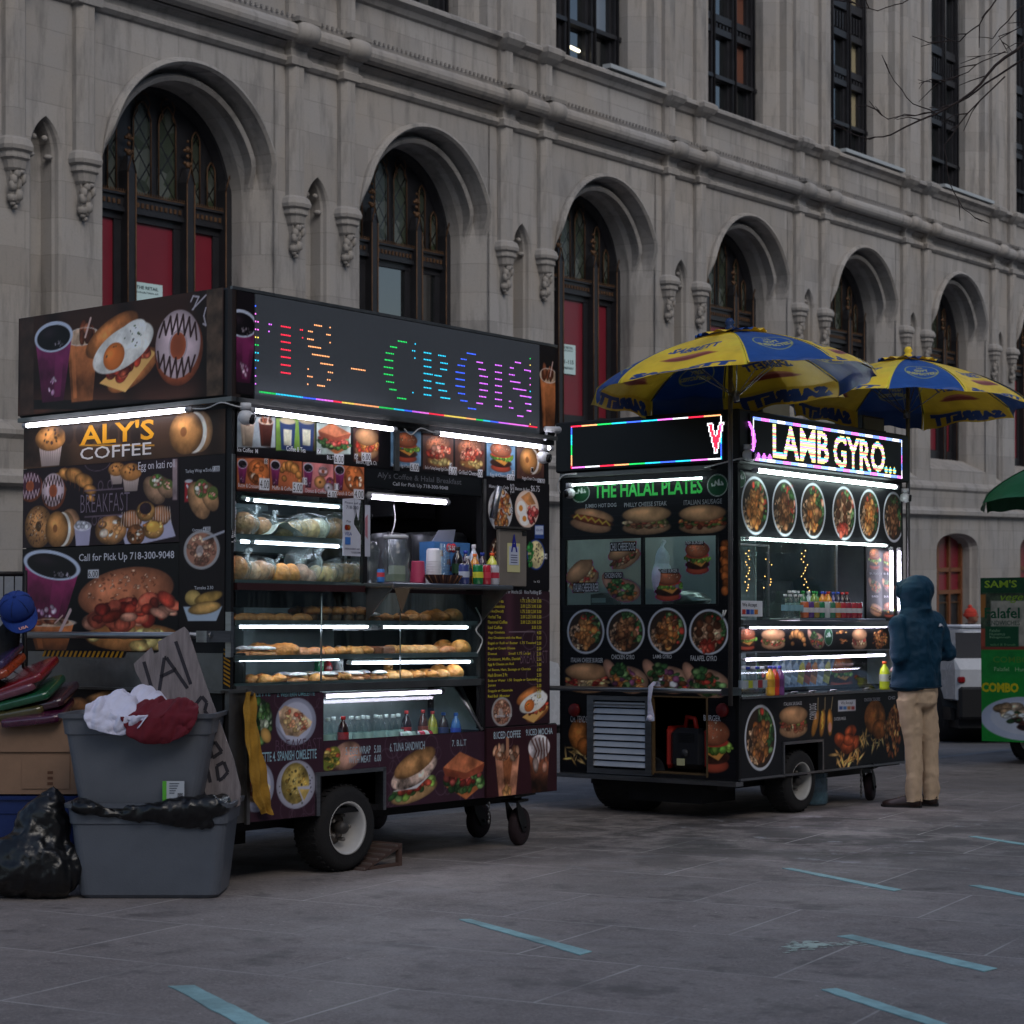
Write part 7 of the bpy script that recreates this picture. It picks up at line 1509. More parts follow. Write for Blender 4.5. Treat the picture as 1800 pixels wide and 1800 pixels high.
u=F1.L(*e2(155,915),-.12)[0]; m=MB(); m.lathe([(.02,0),(.022,.01),(.022,.07),(.018,.075)],12,(0,0,0),'z',S(60,120,190)); m.lathe([(.0225,.03),(.0225,.055)],12,(0,0,0),'z',S(200,60,70),caps=False); item(m,'small_tin',F1,(u,-.12,CT),M_paint,'small blue tin with a red badge left of the tip jar','tin')
u=F1.L(*e2(85,850),.03)[0]; m=MB(); m.lathe([(.04,0),(.05,.18),(.05,.185)],16,(0,0,0),'z',S(120,120,116)); m.lathe([(.052,.18),(.052,.19),(.04,.235),(.02,.24)],16,(0,0,0),'z',S(190,196,196)); item(m,'coffee_cup',F1,(u,.05,CT),M_clear,'cloudy plastic cup with a domed lid behind the window post','cup')
# styrofoam boxes and sauce bottles inside
m=MB(); m.box(0,.30,0,.2,0,.06,S(196,204,200),bev=.008); m.box(.04,.24,.0,.2,.062,.14,S(190,198,196),bev=.008); m.box(-.02,.32,-.0,.2,.142,.20,S(200,206,204),bev=.01); item(m,'takeout_boxes',F1,(.06,.45,1.07),M_white,'stack of white takeout boxes inside the left of the showcase','boxes')
for i,(px,c,h_) in enumerate(((630,S(30,150,90),.17),(688,S(190,40,50),.13),(765,S(190,196,196),.20),(1105,S(206,140,60),.16))):
    bot(F1,e3,px,560,.46,1.07,'squeeze%d'%i,dict(h=h_,r=.03,body=c,cap=c*.9,neck=.3),['green','red','white','orange'][i]+' squeeze bottle standing inside the lit showcase')
# ---- cart 2 things ----
cols=[(S(190,200,210),S(220,220,224),S(150,180,170)),(S(190,200,210),S(220,220,224),S(150,180,170)),(S(180,190,200),S(200,204,210),S(150,180,170)),(S(60,110,70),S(40,150,70),S(90,150,60)),(S(180,190,196),S(220,220,224),S(40,130,70)),(S(120,150,60),S(40,150,70),S(90,150,60)),(S(60,140,80),S(40,150,70),S(190,190,60)),(S(214,130,40),S(60,80,180),S(226,120,30)),(S(226,110,40),S(50,70,170),S(226,120,30)),(S(226,150,40),S(190,60,40),S(206,120,30)),(S(50,40,110),S(60,90,190),S(40,60,160)),(S(40,30,60),S(60,90,190),S(60,60,130)),(S(50,20,26),S(190,50,50),S(170,40,40)),(S(40,20,26),S(190,50,50),S(170,40,40))]
cn=['leftmost clear','second clear','third clear','green capped','white capped green label','lime','last green','blue capped orange','deep orange','red capped amber','indigo','dark blue','dark red','rightmost cola']
xs=[400,425,450,482,515,545,560,595,618,632,662,690,715,742]
for i,(px,c) in enumerate(zip(xs,cols)):
    bot(F2,d4,px,330,-.10 if i%2 else -.06,1.447,'c2b%d'%i,dict(h=.20,body=c[0],cap=c[1],lab=c[2],clear=i<3),f'{cn[i]} drink bottle in the row on the halal cart counter')
for i in range(8):
    px=372+i*0; 
for i in range(4):
    bot(F2,d4,375+i*30,400,-.17,1.447,'c2w',dict(h=.17,r=.03,clear=True,body=S(190,200,210),cap=S(220,220,224),lab=S(120,160,170)),'short clear water bottle at the front left of the halal counter','short clear water bottles at the front of the halal counter')
cc=[S(200,100,60),S(90,60,130),S(150,130,60),S(40,120,80),S(190,200,200),S(60,120,90),S(190,110,50),S(180,50,60),S(150,40,60),S(170,50,60),S(160,40,56)]
can_n=['orange','violet','gold','teal','white','dark green','rust orange','bright red','magenta','second reddest','rightmost crimson']
for i,c in enumerate(cc): bot(F2,d4,490+i*32,400,-.19,1.447,'c2c%d'%i,dict(col=c,band=S(190,190,194)),f'{can_n[i]} soda can at the front of the halal cart counter',f=can3,cat='can')
lowc=[(125,S(180,190,200),S(210,210,216),True,'clear'),(152,S(190,200,60),S(40,60,150),True,'yellow labelled'),(182,S(180,190,200),S(210,210,216),True,'green labelled'),(210,S(170,60,70),S(40,60,150),True,'red labelled'),(238,S(180,190,200),S(210,210,216),True,'tall clear'),(285,S(226,170,50),S(50,60,150),False,'yellow orange'),(312,S(206,60,40),S(50,60,150),False,'red orange'),(342,S(120,70,130),S(50,60,150),False,'purple')]
for i,(px,c,cp,cl,nm) in enumerate(lowc): bot(F2,d4,px,830,-.07,.884,'c2l%d'%i,dict(h=.215,r=.035,body=c if not cl else S(190,200,206),cap=cp,lab=c*.8,clear=cl),f'{nm} bottle standing on the steel ledge at the left of the halal cart')
o=bot(F2,d4,968,800,-.05,.884,'c2g',dict(h=.225,r=.042,body=S(206,220,50),cap=S(236,100,30),lab=S(206,210,190)),'yellow green sports drink bottle with an orange cap beside the customer')
m=MB(); v,tr=text_tris('G',.05); lo,hi=v.min(0),v.max(0); v=(v-lo)/(hi-lo); m.add(np.stack([-.018+v[:,0]*.036,np.full(len(v),-.0445),.075+v[:,1]*.04],-1),tr,S(40,60,50)); m.build('lettering',M_print,o)
# generator in its bay
g=empty('generator',F2.M@Matrix.Translation((.16,.50,.322)),'red and black portable generator in the open bay of the halal cart','generator')
m=MB(); m.box(-.1,.05,-.15,.15,.02,.32,S(28,28,32),bev=.04); 
for i in range(6): m.box(-.104,-.1,-.08,.06,.22+.012*i,.226+.012*i,S(14,14,16))
m.lathe([(.03,-.112),(.03,-.10)],12,(0,.0,.14),'x',S(60,60,62)); m.build('engine_cover',M_paint,g)
m=MB(); m.box(-.08,.3,-.24,-.13,.02,.33,S(170,36,24),bev=.03); m.box(-.08,.3,.14,.20,.02,.33,S(170,36,24),bev=.03); m.build('casing',M_paint,g)
m=MB(); m.tube([(-.03,-.06,.3),(-.03,-.04,.39),(.02,.06,.40),(.02,.08,.3)],.018,8,S(170,36,24)); m.build('carry_handle',M_paint,g)
m=MB(); m.box(-.106,-.104,.0,.07,.05,.10,S(200,196,150)); m.build('rating_plate',M_paint,g)
# plastic bags and small things at the end window
def sack(F,loc,sc_,label,name='plastic_bag',mat=None,col=S(190,190,214)):
    m=MB(); x,y,z=sc_; m.ball((0,0,z*.32),1,8,col,0,(x,y,z*.33)); m.ball((0,0,z*.6),1,8,col,0,(x*.6,y*.6,z*.28)); m.tube([(0,0,z*.7),(0,0,z*.9),(x*.3,0,z)],[x*.35,x*.12,x*.22],8,col)
    o=remesh(m,name,mat or M_bagw,None,min(x,z)*.09,1,((4,2,3,.03*x/.1,0),(10,6,8,.012*x/.1,1)),mw=F.M@Matrix.Translation(loc)); return tag(o,label,'plastic bag')
M_bagw=nmat('white_bag_film',S(200,200,222),rough=.35,var=.1,vscale=20,bump=.4,bscale=40,sub=.2)
h_=F2.E(*d1(790,1700)); sack(F2,(.08,-h_[0],1.60),(.09,.07,.42),'white plastic bag hanging behind the end window of the halal cart')
m=MB(); m.prism([(0,0),(.22,0),(.20,.05),(.10,.09),(.0,.08)],lambda a,b_,d:(.1+d,1.38-a,1.548+b_),0,.09,S(60,64,68)); m.box(.097,.1,1.24,1.37,1.565,1.60,S(150,156,160)); tag(m.build('card_terminal',M_paint,mw=F2.M),'grey card terminal standing inside the end window','card terminal')
m=MB(); m.ball((0,0,.0),1,8,S(150,150,150),0,(.1,.22,.07)); o=remesh(m,'foil_tray',M_steel,None,.012,0,((6,5,6,.03,0),),mw=F2.M@Matrix.Translation((.16,.55,1.575))); tag(o,'crumpled foil parcel behind the burger sticker in the end window','foil parcel')
m=MB(); P=[(-.155,.66,1.0),(-.16,.64,.92),(-.165,.65,.82),(-.16,.645,.72)]; m.loft([[(x,y-w_,z),(x-.006,y,z),(x,y+w_,z)] for (x,y,z),w_ in zip([(-.12,.62,.95),(-.13,.63,.985),(-.16,.65,.95),(-.165,.66,.85),(-.16,.65,.74),(-.165,.655,.70)],(.03,.02,.022,.015,.03,.04))],S(190,186,206),closed=False,caps=False,smooth=True); m.ball((-.165,.655,.72),.026,5,S(190,186,206)); tag(m.build('knotted_bag',M_bagw,mw=F2.M),'thin white plastic bag knotted round the push rail','plastic bag')
m=MB(); m.tube([(.0,-.0,1.5),(-.02,.0,1.47),(-.02,.02,1.44),(.0,.02,1.5)],.006,6,S(190,190,190)); tag(m.build('rope_loop',M_paint,mw=F2.M@Matrix.Translation((-.01,.10,.0))),'small white rope loop hanging under the skewer picture','rope')
# water jug behind the wheel of cart 2
u=F2.L(*d4(592,1460),.15)[0]; m=MB(); m.lathe([(.10,0),(.12,.015),(.12,.09),(.113,.10),(.12,.11),(.12,.2),(.113,.21),(.12,.22),(.12,.30),(.05,.36),(.035,.38),(.035,.41)],20,(0,0,0),'z',S(110,150,170)); item(m,'water_jug',F2,(u+.08,.28,0),nmat('blue_jug',S(110,150,170),rough=.15,trans=.4,alpha=.75),'blue five gallon water jug standing behind the wheel of the halal cart','water jug')
# ice lumps and refuse
# wheel ramp
m=MB(); P=[F1.L(*c4(x,y),-.02) for x,y in ((745,1612),(935,1458),(942,1592))]; x0=P[0][0]; x1=P[2][0]; zt=P[1][1]
m.loft([[(x0,y,.0),(x0+.02,y,0),(x1,y,zt-.02),(x1,y,zt)] for y in (-.03,.20)],S(70,52,46)); m.loft([[(x1-.03,y,0),(x1,y,0),(x1,y,zt-.022),(x1-.03,y,zt-.035)] for y in (-.03,-.005)],S(80,60,52)); m.loft([[(x1-.03,y,0),(x1,y,0),(x1,y,zt-.022),(x1-.03,y,zt-.035)] for y in (.17,.195)],S(80,60,52)); m.box(x0+.05,x1-.02,-.028,-.008,.002,.02,S(80,60,52))
for i in range(6): t_=i/6; m.box(x0+.01+t_*(x1-x0),x0+.02+t_*(x1-x0),-.028,.198,zt*t_+.002,zt*t_+.016,S(110,96,90))
tag(m.build('wheel_ramp',M_matte,mw=F1.M),'small worn wooden wedge ramp pushed against the coffee cart wheel','ramp')
# yellow cloth strip
m=MB(); C=[(178,690,24),(182,760,30),(186,860,34),(196,960,38),(206,1050,42),(216,1140,44),(232,1220,40),(258,1280,32),(272,1308,26)]
rings=[]
for i in range(33):
    t_=i/32*8; k=min(7,int(t_)); q=t_-k; x=C[k][0]*(1-q)+C[k+1][0]*q; y=C[k][1]*(1-q)+C[k+1][1]*q; w_=C[k][2]*(1-q)+C[k+1][2]*q; row=[]
    for j in range(13):
        s_=j/12*2-1; a=F1.L(*c4(x+s_*w_,y+6*math.sin(s_*4)),-.05); row.append((a[0],-.045+.012*math.sin(s_*6+i*.25)+.006*math.sin(i*.9+s_*2),a[1]))
    rings.append(row)
m.loft(rings,S(166,124,40),closed=False,caps=False,smooth=True); m.ball(F1.hit('L',*c4(180,695),-.05),.014,5,S(60,50,40)); tag(m.build('yellow_cloth',nmat('yellow_woven_cloth',None,rough=.8,var=.2,vscale=14,bump=.3,bscale=60,dirt=.4),mw=F1.M),'long dirty yellow cloth strip hanging from the coffee cart corner','cloth')
# ---- the heap at the left ----
def FT(px,py,d=0): p=ground_at(px,py); return Frame(p.x,p.y+d,90)
def tote(F,w0,w1,dp,h,col,label,x0=0,z0=0,name='storage_tote'):
    """open tapered tub with ribs and a rolled rim; w0 bottom, w1 top half widths"""
    t=empty(name,F.M@Matrix.Translation((x0,0,z0)),label,'storage tub')
    def ring(w,d0,d1,z,r=.05,n=5):
        P=[]
        for cx,cy,a0 in ((w-r,d0+r,-90),(w-r,d1-r,0),(-w+r,d1-r,90),(-w+r,d0+r,180)):
            for i in range(n+1): a=R(a0+90*i/n); P.append((cx+r*math.cos(a),cy+r*math.sin(a),z))
        return P
    q=lambda f,z,e=0:ring(w0+(w1-w0)*f+e,-(.04*f)-e,dp+.04*f+e,z)
    m=MB(); m.loft([ring(w0-.02,.02,dp-.02,0),q(0,.02),q(.3,h*.3),q(.55,h*.55),q(.78,h*.78),q(.80,h*.79,.008),q(.95,h*.95,.008),q(.96,h*.955,.022),q(1,h,.024),q(1,h,.004),q(.9,h*.9,-.004),q(.5,h*.5,-.004),ring(w0-.03,.03,dp-.03,.012)],col,0,True)
    m.build('tub_body',M_tub,t,bevel=0)
    m=MB()
    for sx in (-1,1): m.loft([[(sx*(w0+(w1-w0)*f)-.035*1,-(.04*f)-.003,h*f),(sx*(w0+(w1-w0)*f)*.55,-(.04*f)-.012,h*f),(sx*(w0+(w1-w0)*f)*.50,-(.04*f)-.001,h*f)] for f in (.05,.75)],col,closed=False,caps=False) if False else None
    return t
FB=FT(261,1580); px2m=FB.o[1]/3500
low=tote(FB,.355,.405,.42,.485,S(90,95,104),'large blue grey storage tub standing on the pavement, lower of the two')
up=tote(FB,.30,.382,.40,.50,S(92,96,104),'blue grey storage tub heaped with clothes, nested in the tub below',-.06,.44)
m=MB(); a=((306-261)*px2m,(1580-1390)*px2m)
y_=-.022; m.box(a[0]-.055,a[0]+.055,y_-.002,y_,a[1]-.05,a[1]+.05,S(176,182,190)); m.box(a[0]-.055,a[0]-.035,y_-.004,y_-.002,a[1]-.05,a[1]+.05,S(90,170,60)); 
for i in range(5): m.box(a[0]-.02,a[0]+.03-.006*i,y_-.004,y_-.0025,a[1]+.035-.012*i,a[1]+.040-.012*i,S(90,96,106))
for i in range(7): m.box(a[0]+.022+.004*i,a[0]+.024+.004*i,y_-.004,y_-.0025,a[1]-.04,a[1]-.01,S(60,60,70))
st=m.build('price_sticker',M_print,up); st.location=(.06,-.018,-.44)
# clothes spilling over the rim
def spill(px0,px1,pyt,pyb,col,label,seed,over,name,back=.28,hump=.07,skew=0,fr=-.092):
    x0=(px0-261)*px2m; x1=(px1-261)*px2m; zr=.958; zb=(1580-pyb)*px2m; m=MB(); rings=[]; nu,nv=44,40; rd=random.Random(seed)
    for i in range(nv+1):
        t_=i/nv; row=[]
        for j in range(nu+1):
            s_=j/nu; X=x0+(x1-x0)*s_+.02*math.sin(t_*7+s_*3)+skew*t_
            ed=min(1,min(s_,1-s_)*5)
            if t_<.65: k=t_/.65; Y=back*(1-k)+fr*k; Z=zr+(hump*math.sin(PI*min(1,k*1.05))*ed)+.006
            else: k=(t_-.65)/.35; Y=fr-.018*math.sin(k*2); Z=zr-(zr-zb)*k*(.65+.35*math.sin(s_*PI*1.0+over))
            f=nzs(np.array(X*1.5+seed),np.array(t_*.4),1.0)*.12+(.1-abs(nzs(np.array(X*2.6+seed),np.array(t_*.9+s_*.9),1.0,1)))*.20+(.1-abs(nzs(np.array(X*6+seed+t_),np.array(t_*2.0+s_*.6),1.0,2)))*.11
            row.append((X+f*.2,Y-abs(f)*.7,Z+f*(.9 if t_<.7 else .15)))
        rings.append(row)
    m.loft(rings,col,closed=False,caps=False,smooth=True); o=m.build(name,M_cloth,mw=FB.M); s=o.modifiers.new('s','SOLIDIFY'); s.thickness=.006; s2=o.modifiers.new('u','SUBSURF'); s2.levels=1; s2.render_levels=1
    return tag(o,label,'clothing')
spill(160,262,1220,1292,S(206,206,226),'crumpled white shirt heaped over the rim of the upper tub',3,.2,'white_shirt',hump=.085)
spill(205,305,1226,1268,S(204,204,224),'white shirt with dark red print bunched at the back of the upper tub',8,.6,'printed_shirt',hump=.12,back=.36,fr=.06)
spill(228,345,1256,1306,S(96,20,34),'dark red cloth hanging over the rim of the upper tub',14,.1,'red_cloth',hump=.06)
m=MB()
for k in range(14): a=rd.uniform(0,6.28); m.add([( .0+.03*math.cos(a+q)+rd.uniform(-.05,.05),.16,1.065+.012*math.sin(a+q)) for q in (0,.4,1.6,2.2)],[(0,1,2,3)],S(110,40,50))
# black liner bag squeezed between the tubs
def crump(name,blobs,label,F,vox=.014,cat='bag',disp=((.9,.7,.6,.10,10),(2.2,1.6,1.2,.08,11),(4.5,3,3,.045,12),(9,7,6,.012,0)),mat=None,smooth=1):
    m=MB()
    for (x,y,z,rx,ry,rz) in blobs: m.ball((x,y,z),1,8,(.5,.5,.5),0,(rx,ry,rz))
    return tag(remesh(m,name,mat or M_bag,None,vox,smooth,disp,mw=F.M),label,cat)
crump('bin_liner',[(-.24,-.045,.465,.15,.05,.04),(-.13,-.055,.44,.16,.045,.055),(-.04,-.055,.43,.19,.04,.055),(.08,-.05,.43,.17,.045,.06),(.19,-.04,.445,.15,.05,.07),(.29,-.03,.47,.12,.05,.055),(.22,-.045,.385,.12,.025,.045),(.34,.05,.485,.06,.12,.03),(-.33,.04,.49,.06,.1,.02)],'glossy black bin liner bunched between the two grey tubs',FB,vox=.010)
FG=FT(60,1583,.10); gm=FG.o[1]/3500
crump('rubbish_bag',[(-.04,.0,.18,.25,.18,.20),(-.16,.02,.16,.18,.16,.18),(.08,0,.15,.17,.16,.17),(.0,.02,.32,.17,.13,.17),(.03,.03,.43,.09,.08,.13),(.06,.05,.52,.045,.04,.07)],'shiny black rubbish bag slumped against the lower tub',FG,vox=.013)
FC=FT(36,1570,.55); cmx=FC.o[1]/3500
bt=tote(FC,.30,.36,.42,.46,S(24,44,96),'dark blue storage tub half hidden behind the rubbish bag under the cardboard box',-.16,.0)
m=MB(); W=.40; m.box(-.56,.225,-.05,.40,.47,.86,(.5,.5,.5)); m.box(-.56,.24,-.062,-.051,.70,.875); m.box(-.56,.235,-.0525,.40,.861,.872); m.box(.226,.237,-.04,.40,.62,.86); m.box(-.12,.14,-.056,-.0505,.50,.68)
cb=m.build('cardboard_box',M_card,mw=FC.M); tag(cb,'worn brown cardboard box with taped flaps under the packets of shirts','box')
m=MB()
for z in (.52,.55,.58): m.box(.02,.05,-.0585,-.0565,z,z+.016,S(90,60,44))
m.build('printed_arrows',M_print,cb)
M_pack=nmat('clear_packet_film',None,rough=.12,var=.12,vscale=16,bump=.6,bscale=22,coat=1.0,spec=.7)
pk=[(-.30,.885,.05,S(96,24,60),4),(-.06,.895,-.05,S(70,20,50),-6),(-.16,.93,.0,S(76,70,40),-10),(-.05,.965,.03,S(60,30,40),-13),(-.12,1.0,.0,S(20,80,50),-14),(-.2,1.04,.02,S(110,60,76),-17),(-.16,1.085,.03,S(120,20,34),-20),(-.34,1.11,.0,S(150,60,30),-18),(-.36,1.15,.05,S(50,40,80),-24)]
pn=['plum','dark purple','olive','maroon','green','pink','crimson','orange','violet']
for (x,z,y,c,a),nm in zip(pk,pn):
    m=MB(); m.box(-.17,.17,-.19,.19,-.028,.028,c,bev=.012); o=m.build('shirt_packet',M_pack); o.matrix_world=FC.M@Matrix.Translation((x,y+.1,z+.015))@Matrix.Rotation(R(a),4,'Y')@Matrix.Rotation(R(a*.5),4,'Z')@Matrix.Rotation(R(14),4,'X'); sm=o.modifiers.new('s','SUBSURF'); sm.levels=2; sm.render_levels=2; tag(o,f'{nm} shirt folded in a shiny clear packet on the cardboard box','packed shirt')
M_matte0=nmat('black_cotton',S(20,20,23),rough=.9,var=.2,bump=.3,bscale=60)
# rack with hanging caps
rk=MB(); rk.tube([(-.20,.3,0),(-.20,.3,1.70)],.014,8,S(24,24,26)); rk.tube([(-.20,.3,1.68),(-.9,.3,1.68)],.014,8,S(24,24,26)); rk.tube([(-.9,.3,0),(-.9,.3,1.62)],.014,8,S(24,24,26))
for i in range(11): rk.tube([(-.20-.06*i,.3,.9),(-.20-.06*i,.3,1.68)],.004,5,S(24,24,26))
for i in range(8): rk.tube([(-.20,.3,.9+.09*i),(-.9,.3,.9+.09*i)],.004,5,S(24,24,26))
tag(rk.build('display_rack',M_black,mw=FC.M),'black wire display rack at the left edge holding the caps','rack')
def cap(x,z,y,c,label,txt=None):
    t=empty('baseball_cap',FC.M@Matrix.Translation((x,y,z))@Matrix.Rotation(R(48),4,'X')@Matrix.Rotation(R(25),4,'Z'),label,'cap')
    m=MB(); m.lathe([(.095,0),(.098,.03),(.088,.07),(.06,.10),(.02,.113),(.001,.114)],22,(0,0,0),'z',c); m.ball((0,0,.114),.009,4,c); 
    for k in range(6): a=PI*k/3; m.tube([(.0965*math.cos(a),.0965*math.sin(a),.01),(.09*math.cos(a),.09*math.sin(a),.07),(.06*math.cos(a),.06*math.sin(a),.102),(0,0,.115)],.0022,4,c*.7)
    m.build('crown',M_cloth,t)
    m=MB(); rg=[]
    for i in range(13): a=PI+PI*i/12; rg.append([(.095*math.cos(a),.095*math.sin(a),.004),(.1*math.cos(a),.1*math.sin(a)*1.75,.004-.02*abs(math.cos(a))),(.1*math.cos(a),.1*math.sin(a)*1.75,-.002-.02*abs(math.cos(a))),(.095*math.cos(a),.095*math.sin(a),-.002)])
    m.loft(rg,c,smooth=False); m.build('brim',M_cloth,t)
    if txt: m=MB(); v,tr=text_tris(txt,.04); lo,hi=v.min(0),v.max(0); v=(v-lo)/(hi-lo); m.add(np.stack([-.03+v[:,0]*.05,np.full(len(v),-.155)+v[:,1]*.022,np.full(len(v),.008)],-1),tr,S(206,150,140)); m.build('lettering',M_print,t)
cap(-.20,1.47,.14,S(20,50,120),'royal blue baseball cap hanging from the rack at the left edge','USA')
crump('hanging_cloth',[(-.26,.2,1.28,.07,.04,.16),(-.34,.2,1.22,.08,.04,.18)],'black cloth bag hanging from the wire rack at the left edge',FC,vox=.012,cat='bag',disp=((2,1,.8,.10,10),(5,3,2,.05,11)),mat=M_matte0)
# hand lettered board leaning on the push rail
FS=Frame(-1.90,10.16,90); 
def bd(x,y): 
    p=F4_hit(c2(x,y)); return p
FS=Frame(-2.0,10.28,90)
O=[(640,600),(725,520),(738,552),(762,540),(757,492),(885,418),(905,440),(950,570),(1000,720),(1070,900),(1130,1060),(1168,1210),(1165,1290),(1085,1330),(1000,1240),(930,1090),(860,900),(760,760),(690,710),(650,640)]
pts=[FS.L(*c2(x,y)) for x,y in O]; m=MB(); m.prism(pts,lambda a,b_,d:(a,d,b_),0,.018,S(128,120,122))
def st_(P,w_):
    Q=[FS.L(*c2(x,y)) for x,y in P]; 
    for (a,b_),(c,d) in zip(Q[:-1],Q[1:]):
        L_=math.hypot(c-a,d-b_); nx,nz_=-(d-b_)/L_*w_,(c-a)/L_*w_; m.add([(a-nx,-.002,b_-nz_),(c-nx,-.002,d-nz_),(c+nx,-.002,d+nz_),(a+nx,-.002,b_+nz_)],[(0,1,2,3)],S(44,42,50))
for P in ([(690,590),(730,720)],[(765,745),(790,570),(800,570),(905,720)],[(770,665),(850,625)],[(845,490),(920,700)],[(835,800),(880,790)],[(850,830),(835,795)],[(895,860),(885,815),(905,780),(925,800),(935,860)],[(960,870),(945,800),(975,760),(1000,790),(990,830),(1010,860)],[(1015,1010),(1030,1060),(1075,1030),(1040,980),(1015,1010)],[(1060,1170),(1050,1100),(1085,1080),(1105,1130),(1080,1160),(1060,1170)],[(1020,1180),(1005,1110)]): st_(P,.009)
o=m.build('wooden_board',nmat('weathered_board',None,rough=.8,var=.25,vscale=7,stretch=(8,1,1),bump=.2,bscale=25,dirt=.35)); o.matrix_world=FS.M@Matrix.Rotation(R(-3),4,'X'); tag(o,'weathered board with black hand painted letters leaning on the coffee cart','sign board')
# ---- tape strips stuck on the slabs ----
M_tape=nmat('pale_blue_tape',S(146,188,190),rough=.6,var=.22,vscale=14,bump=.3,bscale=60,dirt=.6)
TP=[((297,1733),(341,1731),(520,1822),(462,1824)),((806,1616),(826,1615),(1040,1672),(1020,1678)),((1375,1526),(1391,1525.5),(1584,1563),(1572,1566)),((1473,1645),(1499,1642.5),(1752,1702),(1728,1707)),((1442,1739),(1472,1737),(1690,1807),(1655,1809)),((1702,1470),(1716,1469.5),(1880,1494),(1868,1496)),((1703,1556),(1722,1555),(1900,1590),(1884,1592))]
TL=['pale blue tape strip at the bottom left of the pavement, nearest the tubs','pale blue tape strip in the middle of the pavement before the coffee cart wheel','pale blue tape strip in front of the halal cart caster, short and thin','pale blue tape strip with white scuffs beside its left end','pale blue tape strip cut by the bottom edge at the right','thin pale blue tape strip at the right edge, farthest away','pale blue tape strip at the right edge, second farthest']
for P,l in zip(TP,TL):
    q=[ground_at(x,y,.004) for x,y in P]; 
    m=MB(); n=14; top=[]
    A,B,C,D_=q; rr=random.Random(l)
    L1=[A.lerp(D_,i/n)+Vector((rr.uniform(-.006,.006),rr.uniform(-.008,.008),0)) for i in range(n+1)]; L2_=[B.lerp(C,i/n)+Vector((rr.uniform(-.003,.003),rr.uniform(-.004,.004),0)) for i in range(n+1)]
    m.loft([[tuple(a-Vector((0,0,.003))),tuple(a),tuple(b_),tuple(b_-Vector((0,0,.003)))] for a,b_ in zip(L1,L2_)]); tag(m.build('tape_strip',M_tape),l,'tape','tape strips on the pavement')
m=MB(); rr=random.Random(4)
for i in range(190):
    t_=rr.random(); px=1385+t_*135+rr.gauss(0,9); py=1664-t_*8+rr.gauss(0,4.5)*(1-t_*.6); p=ground_at(px,py,.0035); r_=rr.uniform(.002,.011)*(1.5 if t_<.45 else .8); k=6; m.add([tuple(p)]+[(p.x+r_*rr.uniform(.6,1.6)*math.cos(2*PI*j/k)*1.5,p.y+r_*rr.uniform(.5,1.3)*math.sin(2*PI*j/k),gz(0,p.y+r_*rr.uniform(.5,1.3)*math.sin(2*PI*j/k))+.0035) for j in range(k)],[(0,j+1,(j+1)%k+1) for j in range(k)],S(180,196,186))
tag(m.build('tape_residue',M_matte),kind='stuff')
